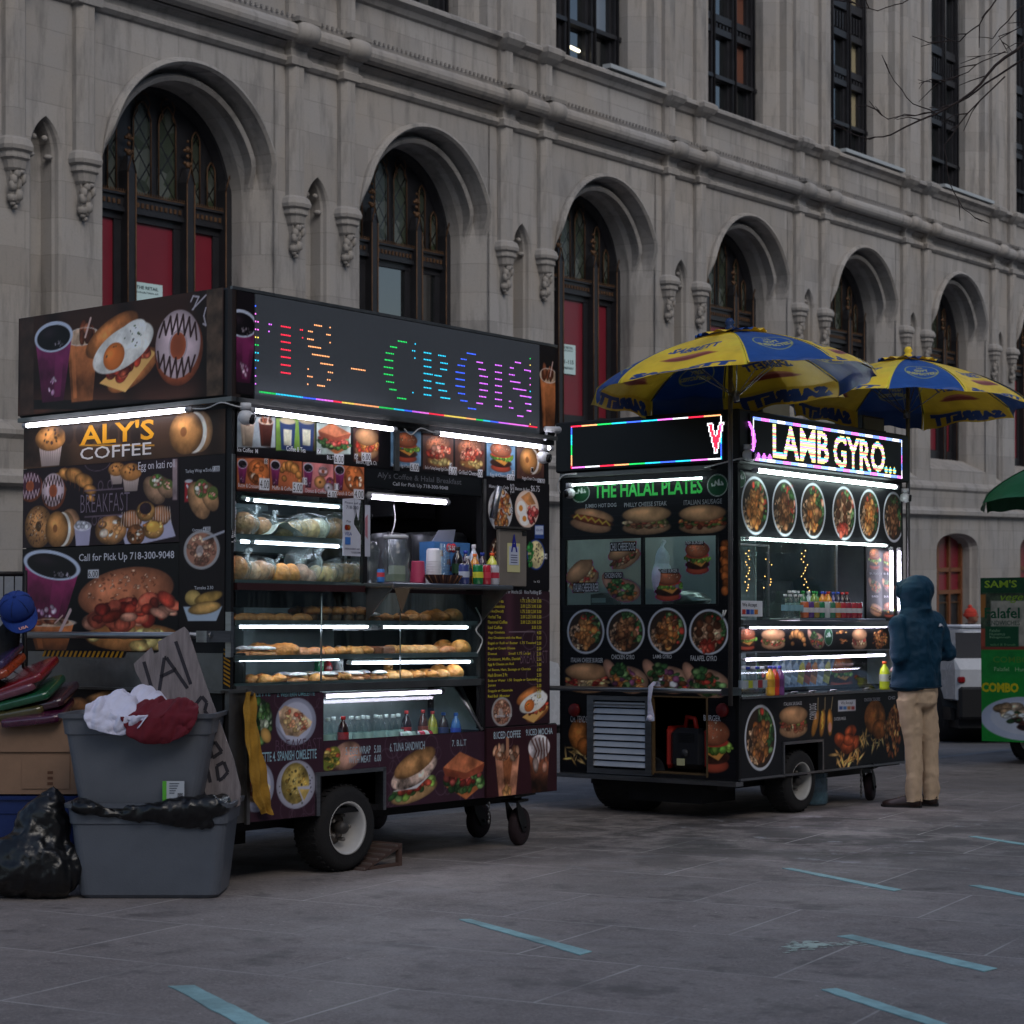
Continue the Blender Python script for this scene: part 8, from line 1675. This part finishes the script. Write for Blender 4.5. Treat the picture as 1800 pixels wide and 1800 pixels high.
# ---------- people ----------
def ringz(z,cx,cy,a,b,ang,n=20): 
    c,s_=math.cos(ang),math.sin(ang); return [(cx+a*math.cos(t)*c-b*math.sin(t)*s_, cy+a*math.cos(t)*s_+b*math.sin(t)*c, z) for t in [2*PI*i/n for i in range(n)]]
def person(name,x,y,face,label,jacket,trouser,hood=True,sc_=1.0,hat=None,zoff=0):
    """face = heading; local frame: X image right, Y away, before turning by (face - pi*0.72)"""
    t=empty(name,Matrix.Translation((x,y,gz(x,y)+zoff))@Matrix.Rotation(face,4,'Z')@Matrix.Scale(sc_,4),label,'person')
    A=R(38)              # across-body axis relative to local X
    f=Vector((-.62,.78,0)); r=Vector((.78,.62,0))
    def V(a,b,z): return Vector((0,0,z))+r*a+f*b
    # the body: one skin, head to feet, hands included
    m=MB(); SK=S(176,128,104)
    m.loft([ringz(z,*(V(0,b_,0)[:2]),a,b,A) for z,a,b,b_ in ((.86,.14,.09,.02),(1.0,.14,.09,.02),(1.2,.14,.075,.02),(1.38,.15,.075,.02),(1.46,.10,.07,.01),(1.5,.06,.06,.01),(1.58,.055,.055,.02))])
    m.ball(tuple(V(0,.03,1.665)),1,10,SK,0,(.078,.095,.115)); m.ball(tuple(V(0,.075,1.61)),1,8,SK,0,(.055,.055,.055))
    m.ball(tuple(V(0,.128,1.655)),1,5,SK,0,(.014,.02,.024)); m.ball(tuple(V(0,.115,1.612)),1,5,SK,0,(.026,.012,.008))
    for sx in (-1,1): m.ball(tuple(V(sx*.03,.118,1.685)),1,5,SK,0,(.012,.010,.008)); m.ball(tuple(V(sx*.08,.02,1.66)),1,6,SK,0,(.012,.02,.03))
    LH=[V(-.2,0,1.41),V(-.245,-.04,1.16),V(-.13,.03,1.03)]; RH=[V(.205,0,1.41),V(.345,-.03,1.17),V(.12,.18,1.09)]
    for P in (LH,RH):
        m.tube(P,[.045,.038,.026],10)
        h0=P[2]; d=(P[2]-P[1]).normalized(); sdx=Vector((-d.y,d.x,0)).normalized()
        m.tube([h0,h0+d*.09],[.026,.04],10); 
        for k,(o,l) in enumerate(((-.03,.065),(-.01,.078),(.012,.073),(.032,.056))):
            b0=h0+d*.085+sdx*o; b1=b0+d*l*.5+Vector((0,0,-.008)); b2=b1+d*l*.35+Vector((0,0,-.028)); m.tube([b0-d*.02,b0,b1,b2],[.010,.0105,.0095,.007],8)
        sgn=1 if P is LH else -1; b0=h0+d*.03-sdx*.03*(-sgn); m.tube([h0+d*.02,b0+sdx*sgn*.01,b0+d*.035+sdx*sgn*.025,b0+d*.06+sdx*sgn*.012],[.016,.013,.011,.008],8)
    hipL,kneeL,ankL=V(-.09,0,.86),Vector((-.035,-.05,.47)),Vector((-.03,-.06,.07)); hipR,kneeR,ankR=V(.09,0,.86),Vector((.115,.07,.47)),Vector((.125,.06,.07))
    for H,K,Q in ((hipL,kneeL,ankL),(hipR,kneeR,ankR)): m.tube([H,K,Q],[.055,.036,.028],12); m.tube([Q+Vector((0,0,-.01)),Q+Vector((-.13,.05,-.03))],[.03,.02],8)
    remesh(m,'body',nmat('skin',S(150,104,84),rough=.5,var=.08,sub=.2),t,.011,2)
    if not hood and hat is None: pass
    # jacket
    m=MB(); J=jacket
    rows=((.905,.205,.160,.02,.0),(.93,.226,.176,.02,0),(.99,.226,.176,.015,0),(1.06,.222,.172,.01,0),(1.16,.226,.172,.0,0),(1.28,.236,.170,0,0),(1.37,.240,.160,.0,.01),(1.43,.215,.140,.0,.01),(1.475,.15,.11,.0,.01),(1.50,.10,.095,.0,.015))
    m.loft([ringz(z,V(ox,b_,0)[0]+.012,V(ox,b_,0)[1],a,b,A,28) for z,a,b,b_,ox in rows])
    for P,el in ((LH,.078),(RH,.082)):
        P3=[P[0]+Vector((0,0,-.02)),P[0]*.45+P[1]*.55,P[1],P[1]*.5+P[2]*.5,P[2]-(P[2]-P[1])*.06]; m.tube(P3,[.088,.080,el,.066,.052],18)
        m.ball(tuple(P[0]+Vector((0,0,-.015))),.088,8); m.ball(tuple(P[1]),el,8)
    if hood:
        hc=V(0,.0,1.64)
        m.ball(tuple(V(0,-.005,1.645)),1,12,J,0,(.128,.134,.140)); m.ball(tuple(V(0,.05,1.66)),1,10,J,0,(.108,.095,.108)); m.loft([ringz(z,V(0,b_,0)[0],V(0,b_,0)[1],a,b,A,20) for z,a,b,b_ in ((1.44,.165,.125,.0),(1.49,.14,.125,.0),(1.54,.122,.120,.0),(1.62,.122,.124,.0))])
        m.tube([V(-.085,.125,1.715),V(0,.15,1.735),V(.085,.125,1.715)],[.012,.014,.012],8); m.tube([V(-.06,-.10,1.53),V(0,-.125,1.525),V(.06,-.10,1.53)],[.02,.026,.02],8)
    else:
        m.loft([ringz(z,V(0,.0,0)[0],V(0,.0,0)[1],a,a,A,20) for z,a in ((1.44,.11),(1.52,.085),(1.56,.085))])
    jm=nmat(name+'_shell',None,rough=.62,spec=.3,var=.10,vscale=9,bump=.25,bscale=120)
    def fold(v): return np.tile(lin(J),(len(v),1))
    jk=remesh(m,'jacket',jm,t,.010,4,((2.2,2.0,1.6,.06,0),(3.0,2.8,2.4,.040,11),(7,6,9,.012,12)),col=J)
    if hood:
        k=MB(); c=V(.12,-.142,1.40); 
        for i in range(3): k.tube([c+r*(-.02+.0*i)+Vector((0,0,-.012)),c+r*(-.005+.012*i)+Vector((0,0,.008-.006*i)),c+r*(.02+.005*i)+Vector((0,0,-.006-.006*i))],.0045,5,S(206,210,220))
        k.build('chest_emblem',M_paint,jk)
        k=MB()
        P=[(V(0,.005,0)+Vector((.012,0,0)))+Vector((c_[0],c_[1],0)) for c_ in [(0,0)]]
        ring=[Vector(p) for p in ringz(.925,V(0,.02,0)[0]+.012,V(0,.02,0)[1],.224,.176,A,36)]; k.tube(ring+[ring[0]],.006,5,J*.8); k.build('hem_cord',M_cloth,jk)
    # trousers
    m=MB(); 
    m.loft([ringz(z,V(0,.0,0)[0]+.012,V(0,.0,0)[1],a,b,A,24) for z,a,b in ((1.0,.165,.125),(.93,.178,.14),(.86,.185,.15),(.80,.18,.148),(.765,.15,.12))])
    for H,K,Q in ((hipL,kneeL,ankL),(hipR,kneeR,ankR)):
        H2=H+Vector((0,0,-.02)); m.tube([H2,H2*.6+K*.4,K,K*.5+Q*.5,K*.2+Q*.8,Q+Vector((0,0,-.035))],[.105,.097,.085,.082,.080,.078],20)
    tm=nmat(name+'_twill',None,rough=.9,var=.10,vscale=9,bump=.3,bscale=160)
    remesh(m,'trousers',tm,t,.010,3,((3,3,.9,.05,1),(3.4,3.2,2.2,.035,10),(8,8,9,.010,12)),col=trouser)
    # shoes
    for Q,dirn in ((ankL,Vector((-.93,.30,0))),(ankR,Vector((-.86,.45,0)))):
        n=Vector((-dirn.y,dirn.x,0)); m=MB(); c0=Vector((Q.x,Q.y,0))-dirn*.055
        rg=[]
        for s_,w_,h_ in ((0,.028,.07),(.03,.040,.085),(.10,.044,.090),(.16,.047,.070),(.22,.048,.052),(.27,.038,.042),(.30,.016,.028)):
            rg.append([tuple(c0+dirn*s_+n*(w_*math.cos(a))+Vector((0,0,.012+max(0,h_*math.sin(a)) ))) for a in [2*PI*i/14 for i in range(14)]])
        m.loft(rg,S(44,30,28),0,True,True); o=m.build('shoe',nmat('brown_leather',S(44,30,27),rough=.4,var=.2,vscale=20),t)
        m=MB(); so=[c0+dirn*s_+n*w_ for s_,w_ in ((-.01,0),(.0,.035),(.10,.045),(.2,.052),(.27,.042),(.31,0),(.27,-.042),(.2,-.052),(.10,-.045),(.0,-.035))]; m.loft([[(p.x,p.y,.001) for p in so],[(p.x,p.y,.020) for p in so]],S(26,22,22)); m.build('sole',M_rubber,o)
        m=MB()
        for k in range(3): p=c0+dirn*(.13+.022*k); m.tube([p+n*.024+Vector((0,0,.092-.009*k)),p+Vector((0,0,.098-.009*k)),p-n*.024+Vector((0,0,.092-.009*k))],.003,4,S(150,130,110))
        m.build('laces',M_cloth,o)
    if hat is not None:
        m=MB(); m.ball(tuple(V(0,.01,1.70)),1,10,hat,0,(.098,.108,.10)); m.loft([ringz(z,V(0,.01,0)[0],V(0,.01,0)[1],a,a,A,24) for z,a in ((1.655,.104),(1.66,.112),(1.70,.112),(1.705,.104))],hat); m.ball(tuple(V(0,.0,1.81)),.035,6,hat); m.build('knit_hat',nmat('knit_wool',S(190,64,50),rough=1,bump=.5,bscale=60,var=.2),t)
    return t
person('person',3.105,15.30,R(0),'person seen from behind in a dark teal hooded jacket and tan trousers',S(8,50,72),S(192,166,138))
x_=(1705-900)/3500*31.0
person('person',x_,31.0,R(200),'person in an orange red knitted hat and dark coat beyond the white car',S(30,30,34),S(40,42,50),hood=False,sc_=1.0,hat=S(190,64,50),zoff=-.11)
# ---------- vehicles ----------
M_cwhite=nmat('white_car_paint',S(188,190,194),rough=.25,coat=.6,var=.04,dirt=.12); M_cglass=nmat('car_glass',S(14,15,18),rough=.12,spec=.4); M_trim=nmat('black_car_trim',S(22,22,24),rough=.6)
def vehicle(name,ox,oy,ang,label,cat,van,L=4.6,W=1.85,H=1.65,wr=.36):
    F=Frame(ox,oy,ang,z=gz(ox,oy)-.11); t=empty(name,F.M,label,cat)
    if van: P=[(0,.42),(0,1.2),(.06,H-.12),(.2,H),(L-1.6,H),(L-.95,1.28),(L-.15,1.10),(L,.9),(L,.42)]
    else: P=[(0,.55),(-.02,.95),(.10,1.10),(.30,H-.06),(.5,H-.02),(1.3,H),(2.4,H-.05),(3.35,1.12),(4.2,1.0),(L,.85),(L,.5)]
    def sec(y,k,kz): return [(x, y, z if z<1.05 else 1.05+(z-1.05)*kz) for x,z in P]
    m=MB(); wd=W/2
    for sgn in (1,):
        R_=[]
        for y,ins in ((-wd,.06),(-wd+.05,0),(wd-.05,0),(wd,.06)):
            R_.append([(min(max(x,ins*.8),L-ins*.8), (y if z<1.1 else y*(1-.22*(z-1.1)/(H-1.1)*(0.5 if van else 1)))+wd, z if ins==0 else z-(.03 if z>1.2 else 0)+(.02 if z<.6 else 0)) for x,z in P])
        m.loft(R_)
    b=m.build('body',M_cwhite,t)
    m=MB(); m.box(-.05,.1,.03,W-.03,.32,.60 if van else .73,bev=.03); m.box(.2,L-.2,-.01,.05,.30,.46); m.box(.2,L-.2,W-.05,W+.01,.30,.46); m.box(L-.1,L+.05,.05,W-.05,.34,.6,bev=.03); m.box(.1,L-.1,.06,W-.06,.2,.42); m.build('bumper',M_trim,t)
    wx=(.85,L-.9)
    for x in wx:
        for y,o in ((.08,-1),(W-.08,1)):
            w_=wheel(t,(x,y,wr),wr,.23,rimcol=S(150,152,156),out=o)
        m=MB(); m.lathe([(wr+.06,-.008),(wr+.06,W+.008)],28,(x,0,wr+.0),'y'); m.build('wheel_arch',M_trim,t)
    m=MB()
    if van: m.box(-.006,.0,.25,W-.25,1.25,H-.28)
    else: m.add([(.088,.03,1.10),(.088,W-.03,1.10),(.285,W-.09,H-.07),(.285,.09,H-.07)],[(0,1,2,3)])
    m.build('rear_window',M_cglass,b)
    m=MB()
    for y,yi in ((-.004,.14),(W+.004,W-.14)):
        zt=H-.16; 
        m.add([(.75 if not van else L-2.1,y+(.012 if y<0 else -.012),1.14),(L-1.35,y+(.012 if y<0 else -.012),1.14),(L-2.1 if not van else L-1.75,yi*.75 if y<0 else W-(W-yi)*.75,zt),(1.0 if not van else L-2.1,yi*.75 if y<0 else W-(W-yi)*.75,zt)],[(0,1,2,3)])
    m.build('side_window',M_cglass,b)
    for y in (.02,W-.24): 
        m=MB(); m.box(-.035,.10,y+.13*(y>1),y+.09+.13*(y>1),.78,.86,S(120,30,20),bev=.015) if not van else m.box(-.02,.05,y+.04,y+.16,.9,1.25,S(130,20,24)); m.build('tail_light',nmat('lamp_red',S(130,20,24),rough=.2,emit=.0),t)
    m=MB(); m.box(-.045,-.03,.10 if not van else .7,.24 if not van else 1.1,.72,.94 if not van else .84,S(24,24,28)); m.build('number_plate',M_paint,t)
    if not van:
        m=MB(); v,tr=text_tris('D',.06); lo,hi=v.min(0),v.max(0); v=(v-lo)/(hi-lo); m.add(np.stack([np.full(len(v),-.048),.20-v[:,0]*.07,.80+v[:,1]*.10],-1),tr,S(190,190,200)); m.build('lettering',M_print,t)
        m=MB(); m.box(.45,2.3,.22,W-.22,H-.01,H+.035,S(226,228,234),bev=.03); m.build('roof_snow',nmat('settled_snow',S(224,226,232),rough=.9,bump=.3,bscale=12),t)
    m=MB(); m.tube([(1.0,.16,H+.0),(1.1,.16,H+.05),(2.4,.16,H+.03),(2.5,.16,H-.02)],.015,6); m.tube([(1.0,W-.16,H+.0),(1.1,W-.16,H+.05),(2.4,W-.16,H+.03),(2.5,W-.16,H-.02)],.015,6)
    if not van: m.build('roof_rail',M_trim,t)
    return t
# the car shows its rear and left flank: its length runs away from the eye
cx=(1670-900)/3500*25.7
vehicle('parked_car',cx+1.85,25.75,-7,'white car with snow on its roof standing in the road between the customer and the green cart','car',False) if False else None
a_=R(-7); 
# frame with x away, y to the left: origin at the rear right corner, 1.85 m to the right of the visible left corner
vehicle('parked_car',cx+1.85*math.cos(a_),25.75-1.85*math.sin(a_)*-1,-7,'white car with snow on its roof standing in the road beyond the customer','car',False,H=1.49)
vehicle('delivery_van',-2.9,17.2,38.6,'long white van glimpsed between the coffee cart and the halal cart','van',True,L=5.6,W=1.95,H=2.08,wr=.36)
vehicle('delivery_van',-3.75,15.6,218.6,'white van with a red rear light behind the display rack at the left edge','van',True,L=5.2,W=1.95,H=1.86)
# ---------- umbrellas ----------
def clothmat():
    m=bpy.data.materials.new('umbrella_cloth'); m.use_nodes=True; N=m.node_tree.nodes; L=m.node_tree.links; p=N['Principled BSDF']; p.inputs['Roughness'].default_value=.45
    a=N.new('ShaderNodeAttribute'); a.attribute_name='Col'; n=N.new('ShaderNodeTexNoise'); n.inputs['Scale'].default_value=7; n.inputs['Detail'].default_value=7; tc=N.new('ShaderNodeTexCoord'); L.new(tc.outputs['Object'],n.inputs['Vector'])
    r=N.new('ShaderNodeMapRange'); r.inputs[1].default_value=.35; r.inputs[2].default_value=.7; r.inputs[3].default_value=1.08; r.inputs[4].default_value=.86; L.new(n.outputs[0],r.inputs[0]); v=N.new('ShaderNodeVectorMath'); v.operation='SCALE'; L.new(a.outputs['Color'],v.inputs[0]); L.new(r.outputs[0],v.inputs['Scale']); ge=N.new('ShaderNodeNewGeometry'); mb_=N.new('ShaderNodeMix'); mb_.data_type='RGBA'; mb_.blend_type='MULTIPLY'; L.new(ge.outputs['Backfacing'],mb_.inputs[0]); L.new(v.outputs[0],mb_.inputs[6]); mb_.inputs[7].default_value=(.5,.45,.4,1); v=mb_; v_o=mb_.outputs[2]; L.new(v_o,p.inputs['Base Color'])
    b=N.new('ShaderNodeBump'); b.inputs['Strength'].default_value=.35; b.inputs['Distance'].default_value=.03; n2=N.new('ShaderNodeTexNoise'); n2.inputs['Scale'].default_value=9; n2.inputs['Detail'].default_value=4; L.new(tc.outputs['Object'],n2.inputs['Vector']); L.new(n2.outputs[0],b.inputs['Height']); L.new(b.outputs[0],p.inputs['Normal'])
    t=N.new('ShaderNodeBsdfTranslucent'); L.new(v_o,t.inputs[0]); mx=N.new('ShaderNodeMixShader'); mx.inputs[0].default_value=.24; L.new(p.outputs[0],mx.inputs[1]); L.new(t.outputs[0],mx.inputs[2]); L.new(mx.outputs[0],N['Material Output'].inputs[0]); return m
M_umb=clothmat()
YE=S(255,216,60); BL=S(38,84,160)
def cvtext(cv,t,a0,a1,b0,b1,col,bold=.05,shear=0.0):
    v,tr=text_tris(t,bold,shear); lo,hi=v.min(0),v.max(0); v=(v-lo)/(hi-lo)*np.array([a1-a0,b1-b0])+np.array([a0,b0])
    v[:,1]=b0+b1-v[:,1]; X,Y=np.meshgrid(cv.xs,cv.ys); M=np.zeros(X.shape,bool)
    for T in tr:
        A,B,C=v[T]; dn=(B[0]-A[0])*(C[1]-A[1])-(C[0]-A[0])*(B[1]-A[1])
        if abs(dn)<1e-12: continue
        w0=((B[0]-A[0])*(Y-A[1])-(X-A[0])*(B[1]-A[1]))/dn; w1=((X-A[0])*(C[1]-A[1])-(C[0]-A[0])*(Y-A[1]))/dn; M|=(w0>=-.01)&(w1>=-.01)&(w0+w1<=1.01)
    cv.C[M]=col
def umbrella(x,y,zap,Rr,rise,ribs,tilt,label,zbot,colors=None,art=True,valh=.15,group=None,polecol=S(70,66,64),seed=1):
    M=Matrix.Translation((x,y,zap))@tilt.to_4x4(); t=empty('umbrella',M,label,'umbrella',group); n=len(ribs)
    def prof(s): return -rise*(1-math.sqrt(max(0,1-(s*.92)**2)))/(1-math.sqrt(1-.92**2))*.55-rise*.45*s
    rr=random.Random(seed)
    for k in range(n):
        a0=ribs[k]; a1=ribs[(k+1)%n]; 
        if a1<a0: a1+=360
        span=a1-a0; col=(colors[k%2] if colors else (BL if (k%2==0) else YE)); wide=2*Rr*math.sin(R(span/2))
        cv=Canvas(None,'L',0,1,0,1,.0065 if art else .05,col)
        if art:
            Lc=Loc(cv,0,0,1,1,0)
            if k%2==1:
                cvtext(cv,'SABRETT',.20,.80,.56,.66,S(44,80,150),shear=.25); Lc.cb=0
                Lc.ell(.5,.74,.22,.035,S(196,120,96)); Lc.ell(.5,.755,.26,.022,S(150,66,56))
                cvtext(cv,'SABRETT',.07,.93,.88,.985,S(40,76,150),.09,.2)
                cv.C[:]=cv.C*(1+.10*nz(*np.meshgrid(cv.xs*2,cv.ys*2),1.0))[...,None]
            else:
                Lc.ring(.5,.63,.30,.13,.07,S(180,180,110)); cvtext(cv,'U.S.',.43,.57,.53,.57,S(190,186,110)); cvtext(cv,"GOV'T",.37,.63,.59,.645,S(190,186,110)); cvtext(cv,'INSPECTED',.24,.76,.665,.71,S(190,186,110))
            for e in (0.008,.992): Lc.poly([(e-.012,0),(e+.012,0),(e+.012,1),(e-.012,1)],YE*1.05)
        nx,ny=cv.nx,cv.ny; U,Vv=np.meshgrid(cv.xs,cv.ys)       # U across the panel, V from apex to valance hem; paint rows: b is 'down'
        a=np.radians(a0+U*span)-PI/2; flat=np.cos(np.radians(span/2))/np.cos((U-.5)*np.radians(span))   # chord between ribs
        vs=.86; s_=np.clip(Vv/vs,0,1); sag=1-(1-flat)*.85*s_**.5
        rad=Rr*s_*sag; zz=np.vectorize(prof)(s_)-.035*np.sin(PI*U)*np.clip(s_,0,1)**3*0
        hang=np.clip((Vv-vs)/(1-vs),0,1); flare=.10*np.sin(U*PI*2+rr.uniform(0,6))*hang+.05
        rad=rad+hang*flare*.35; near=np.clip(.45+.75*np.sin(a)+.25*(np.cos(a)<-.3),.30,1.15); rad=rad+hang*(1-near)*.07; zz=zz-hang*valh*near*(1-.25*np.abs(np.sin(U*PI))**.5+.06*np.sin(U*14+k))
        zz=zz+.010*np.sin(U*PI*3+k)*s_*(1-hang)
        # apex start: hide the degenerate tip
        X=rad*np.cos(a); Y=rad*np.sin(a)
        i=np.arange(nx*ny).reshape(ny,nx); Fc=np.stack([i[:-1,:-1],i[1:,:-1],i[1:,1:],i[:-1,1:]],-1).reshape(-1,4)
        cc=cv.C
        if art and k%2==1:
            pass
        m=MB(); m.add(np.stack([X.ravel(),Y.ravel(),zz.ravel()],-1),Fc,cc.reshape(-1,3),0,True); m.build('canopy_panel',M_umb,t)
    for k in range(n):
        a=R(ribs[k])-PI/2; m=MB(); P=[(Rr*s*math.cos(a),Rr*s*math.sin(a),prof(s)-.012) for s in (0.03,.25,.5,.75,1)]; m.tube(P,.005,5); m.tube([(Rr*.5*math.cos(a),Rr*.5*math.sin(a),prof(.5)-.015),(.02*math.cos(a),.02*math.sin(a),-rise-.12)],.004,4); m.build('rib',M_dsteel,t)
    m=MB()
    for k in range(n):
        a0=ribs[k]; a1=ribs[(k+1)%n]; a1+=360 if a1<a0 else 0; col=(colors[k%2] if colors else (BL if (k%2==0) else YE)); N_=8
        V_=[(0,0,.015)]+[(Rr*.26*math.cos(R(a0+(a1-a0)*i/N_)-PI/2),Rr*.26*math.sin(R(a0+(a1-a0)*i/N_)-PI/2),prof(.26)+.028+.012*math.sin(i*1.7+k)) for i in range(N_+1)]
        m.add(V_,[(0,i,i+1)[::1] for i in range(1,N_+1)],col,0,False)
    m.build('vent_cap',M_umb,t)
    m=MB(); m.lathe([(.01,-.02),(.03,.0),(.035,.02),(.022,.035),(.036,.055),(.02,.085),(.001,.09)],14,(0,0,.01),'z',BL*.6 if (art and seed==1) else (YE if art else S(40,60,40))); m.build('finial',M_paint,t)
    Mi=M.inverted(); m=MB(); pb=Mi@Vector((x,y,zbot)); m.tube([(0,0,0),tuple(pb)],.017,10,polecol); m.lathe([(.024,-rise-.16),(.024,-rise-.09)],12,(0,0,0),'z',S(40,40,42)); m.build('pole',M_dsteel,t)
    return t
tl=Matrix.Rotation(R(-4.5),3,'Y')@Matrix.Rotation(R(-3.2),3,'X')
umbrella(1.536,14.0,CH+1.53,.97,.33,[-1.5,33.5,88.5,123.5,178.5,213.5,268.5,303.5],tl,'blue and yellow umbrella above the near corner of the halal cart, the nearer of two',.28,group=None,seed=1)
umbrella(3.235,16.27,CH+1.56,.93,.33,[-20,16,70,106,160,196,250,286],Matrix.Rotation(R(2),3,'Y')@Matrix.Rotation(R(-2.5),3,'X'),'blue and yellow umbrella at the far end of the halal cart, with a yellow finial',.3,seed=2)
GR=S(30,106,60)
umbrella(5.72,19.0,CH+1.02,1.25,.5,[i*45+10 for i in range(8)],Matrix.Rotation(0,3,'Y'),'green umbrella over the falafel cart at the right edge',.3,colors=(GR,GR),art=False,seed=3)
# ---------- bare street tree whose twigs reach in from the right ----------
tr_=empty('street_tree',Matrix.Translation((6.6,13.2,gz(6.6,13.2))),'bare winter tree whose thin twigs reach into the upper right corner','tree')
T0=Vector((6.6,13.2,gz(6.6,13.2)))
M_bark=nmat('twig_bark',S(52,42,40),rough=.9,var=.25,vscale=20,bump=.3,bscale=60)
m=MB(); m.tube([(0,0,-.1),(.03,0,1),(-.02,.05,2.4),(-.05,0,3.6),(0,.05,5),(.1,.1,6.6),(.1,.2,8.2)],[.17,.13,.115,.105,.085,.055,.02],12); m.build('trunk',M_bark,tr_)
def pxz(x,y,z): X,Y=1400+x/3,y/3; return Vector(((X-900)/3500*z,z,CH+(966-Y)/3500*z))-T0
rdm=random.Random(21)
def twig(P,r0,r1,kids=True):
    P=[Vector(p) for p in P]; Q=[]
    for a,b_ in zip(P[:-1],P[1:]):
        for q in (0,.33,.66): Q.append(a.lerp(b_,q)+Vector([rdm.uniform(-.008,.008) for _ in range(3)]))
    Q.append(P[-1]); n=len(Q); m=MB(); m.tube(Q,[.72*(r0+(r1-r0)*i/(n-1)) for i in range(n)],5)
    for q in Q[1:-1]:
        if rdm.random()<.5: m.ball(tuple(q),r1*2.0,2)
    if kids:
        for i in range(2,n-1):
            if rdm.random()<.38:
                d=(Q[i]-Q[i-1]).normalized(); s=Vector([rdm.uniform(-1,1) for _ in range(3)]); e=(d*.8+s*.55).normalized(); L=rdm.uniform(.06,.22); p=[Q[i],Q[i]+e*L*.5+Vector((0,0,.01)),Q[i]+e*L+Vector((0,0,rdm.uniform(-.03,.04)))]; m.tube(p,[r1*1.6,r1*1.1,r1*.7],4)
    m.build('branch',M_bark,tr_)
zc=12.6
st0=pxz(2300,-150,13.0); st1=pxz(1650,60,12.9)
for P,r0 in (([st0,st1,pxz(1200,230,zc),pxz(1050,350,zc),pxz(930,490,zc),pxz(740,600,zc),pxz(500,710,zc),pxz(380,735,zc),pxz(190,660,zc)],.020),([st1,pxz(1200,310,12.7),pxz(1000,440,12.7),pxz(860,540,12.7),pxz(700,590,12.7),pxz(480,630,12.7),pxz(415,560,12.7)],.012),([pxz(1100,270,12.6),pxz(980,320,12.6),pxz(860,400,12.6),pxz(740,440,12.6),pxz(640,420,12.6)],.006),([pxz(1500,-200,12.8),pxz(1060,0,12.5),pxz(960,130,12.5),pxz(860,215,12.5),pxz(700,220,12.5),pxz(610,190,12.5)],.009),([pxz(740,600,12.6),pxz(620,550,12.6),pxz(520,430,12.6),pxz(450,290,12.6)],.006),([pxz(1100,400,12.5),pxz(900,600,12.5),pxz(780,770,12.5),pxz(800,960,12.5),pxz(880,1100,12.5),pxz(980,1170,12.5)],.007),([pxz(1350,-60,12.9),pxz(1150,60,12.9),pxz(1030,200,12.9),pxz(960,195,12.9)],.008),([pxz(700,-60,12.8),pxz(560,10,12.8),pxz(430,60,12.8),pxz(300,20,12.8),pxz(150,-20,12.8)],.006),([st1,pxz(1250,120,13.1),pxz(1070,190,13.1),pxz(1120,270,13.1),pxz(900,300,13.1)],.007)):
    twig(P,r0,.0028)
for a,h0 in ((1.0,3.0),(2.6,3.8),(4.2,3.4),(5.4,4.4),(.2,5.0),(3.4,5.6)):
    b0=Vector((0,0,h0)); P=[b0]; d=Vector((math.cos(a),math.sin(a),.7)); 
    for i in range(5): P.append(P[-1]+d*.38+Vector([rdm.uniform(-.08,.08) for _ in range(3)]))
    if max(p.x for p in P)>-.9: twig(P,.04,.006)
twig([Vector((0,0,4.2)),Vector((.1,0,4.6)),st0],.05,.02,False)
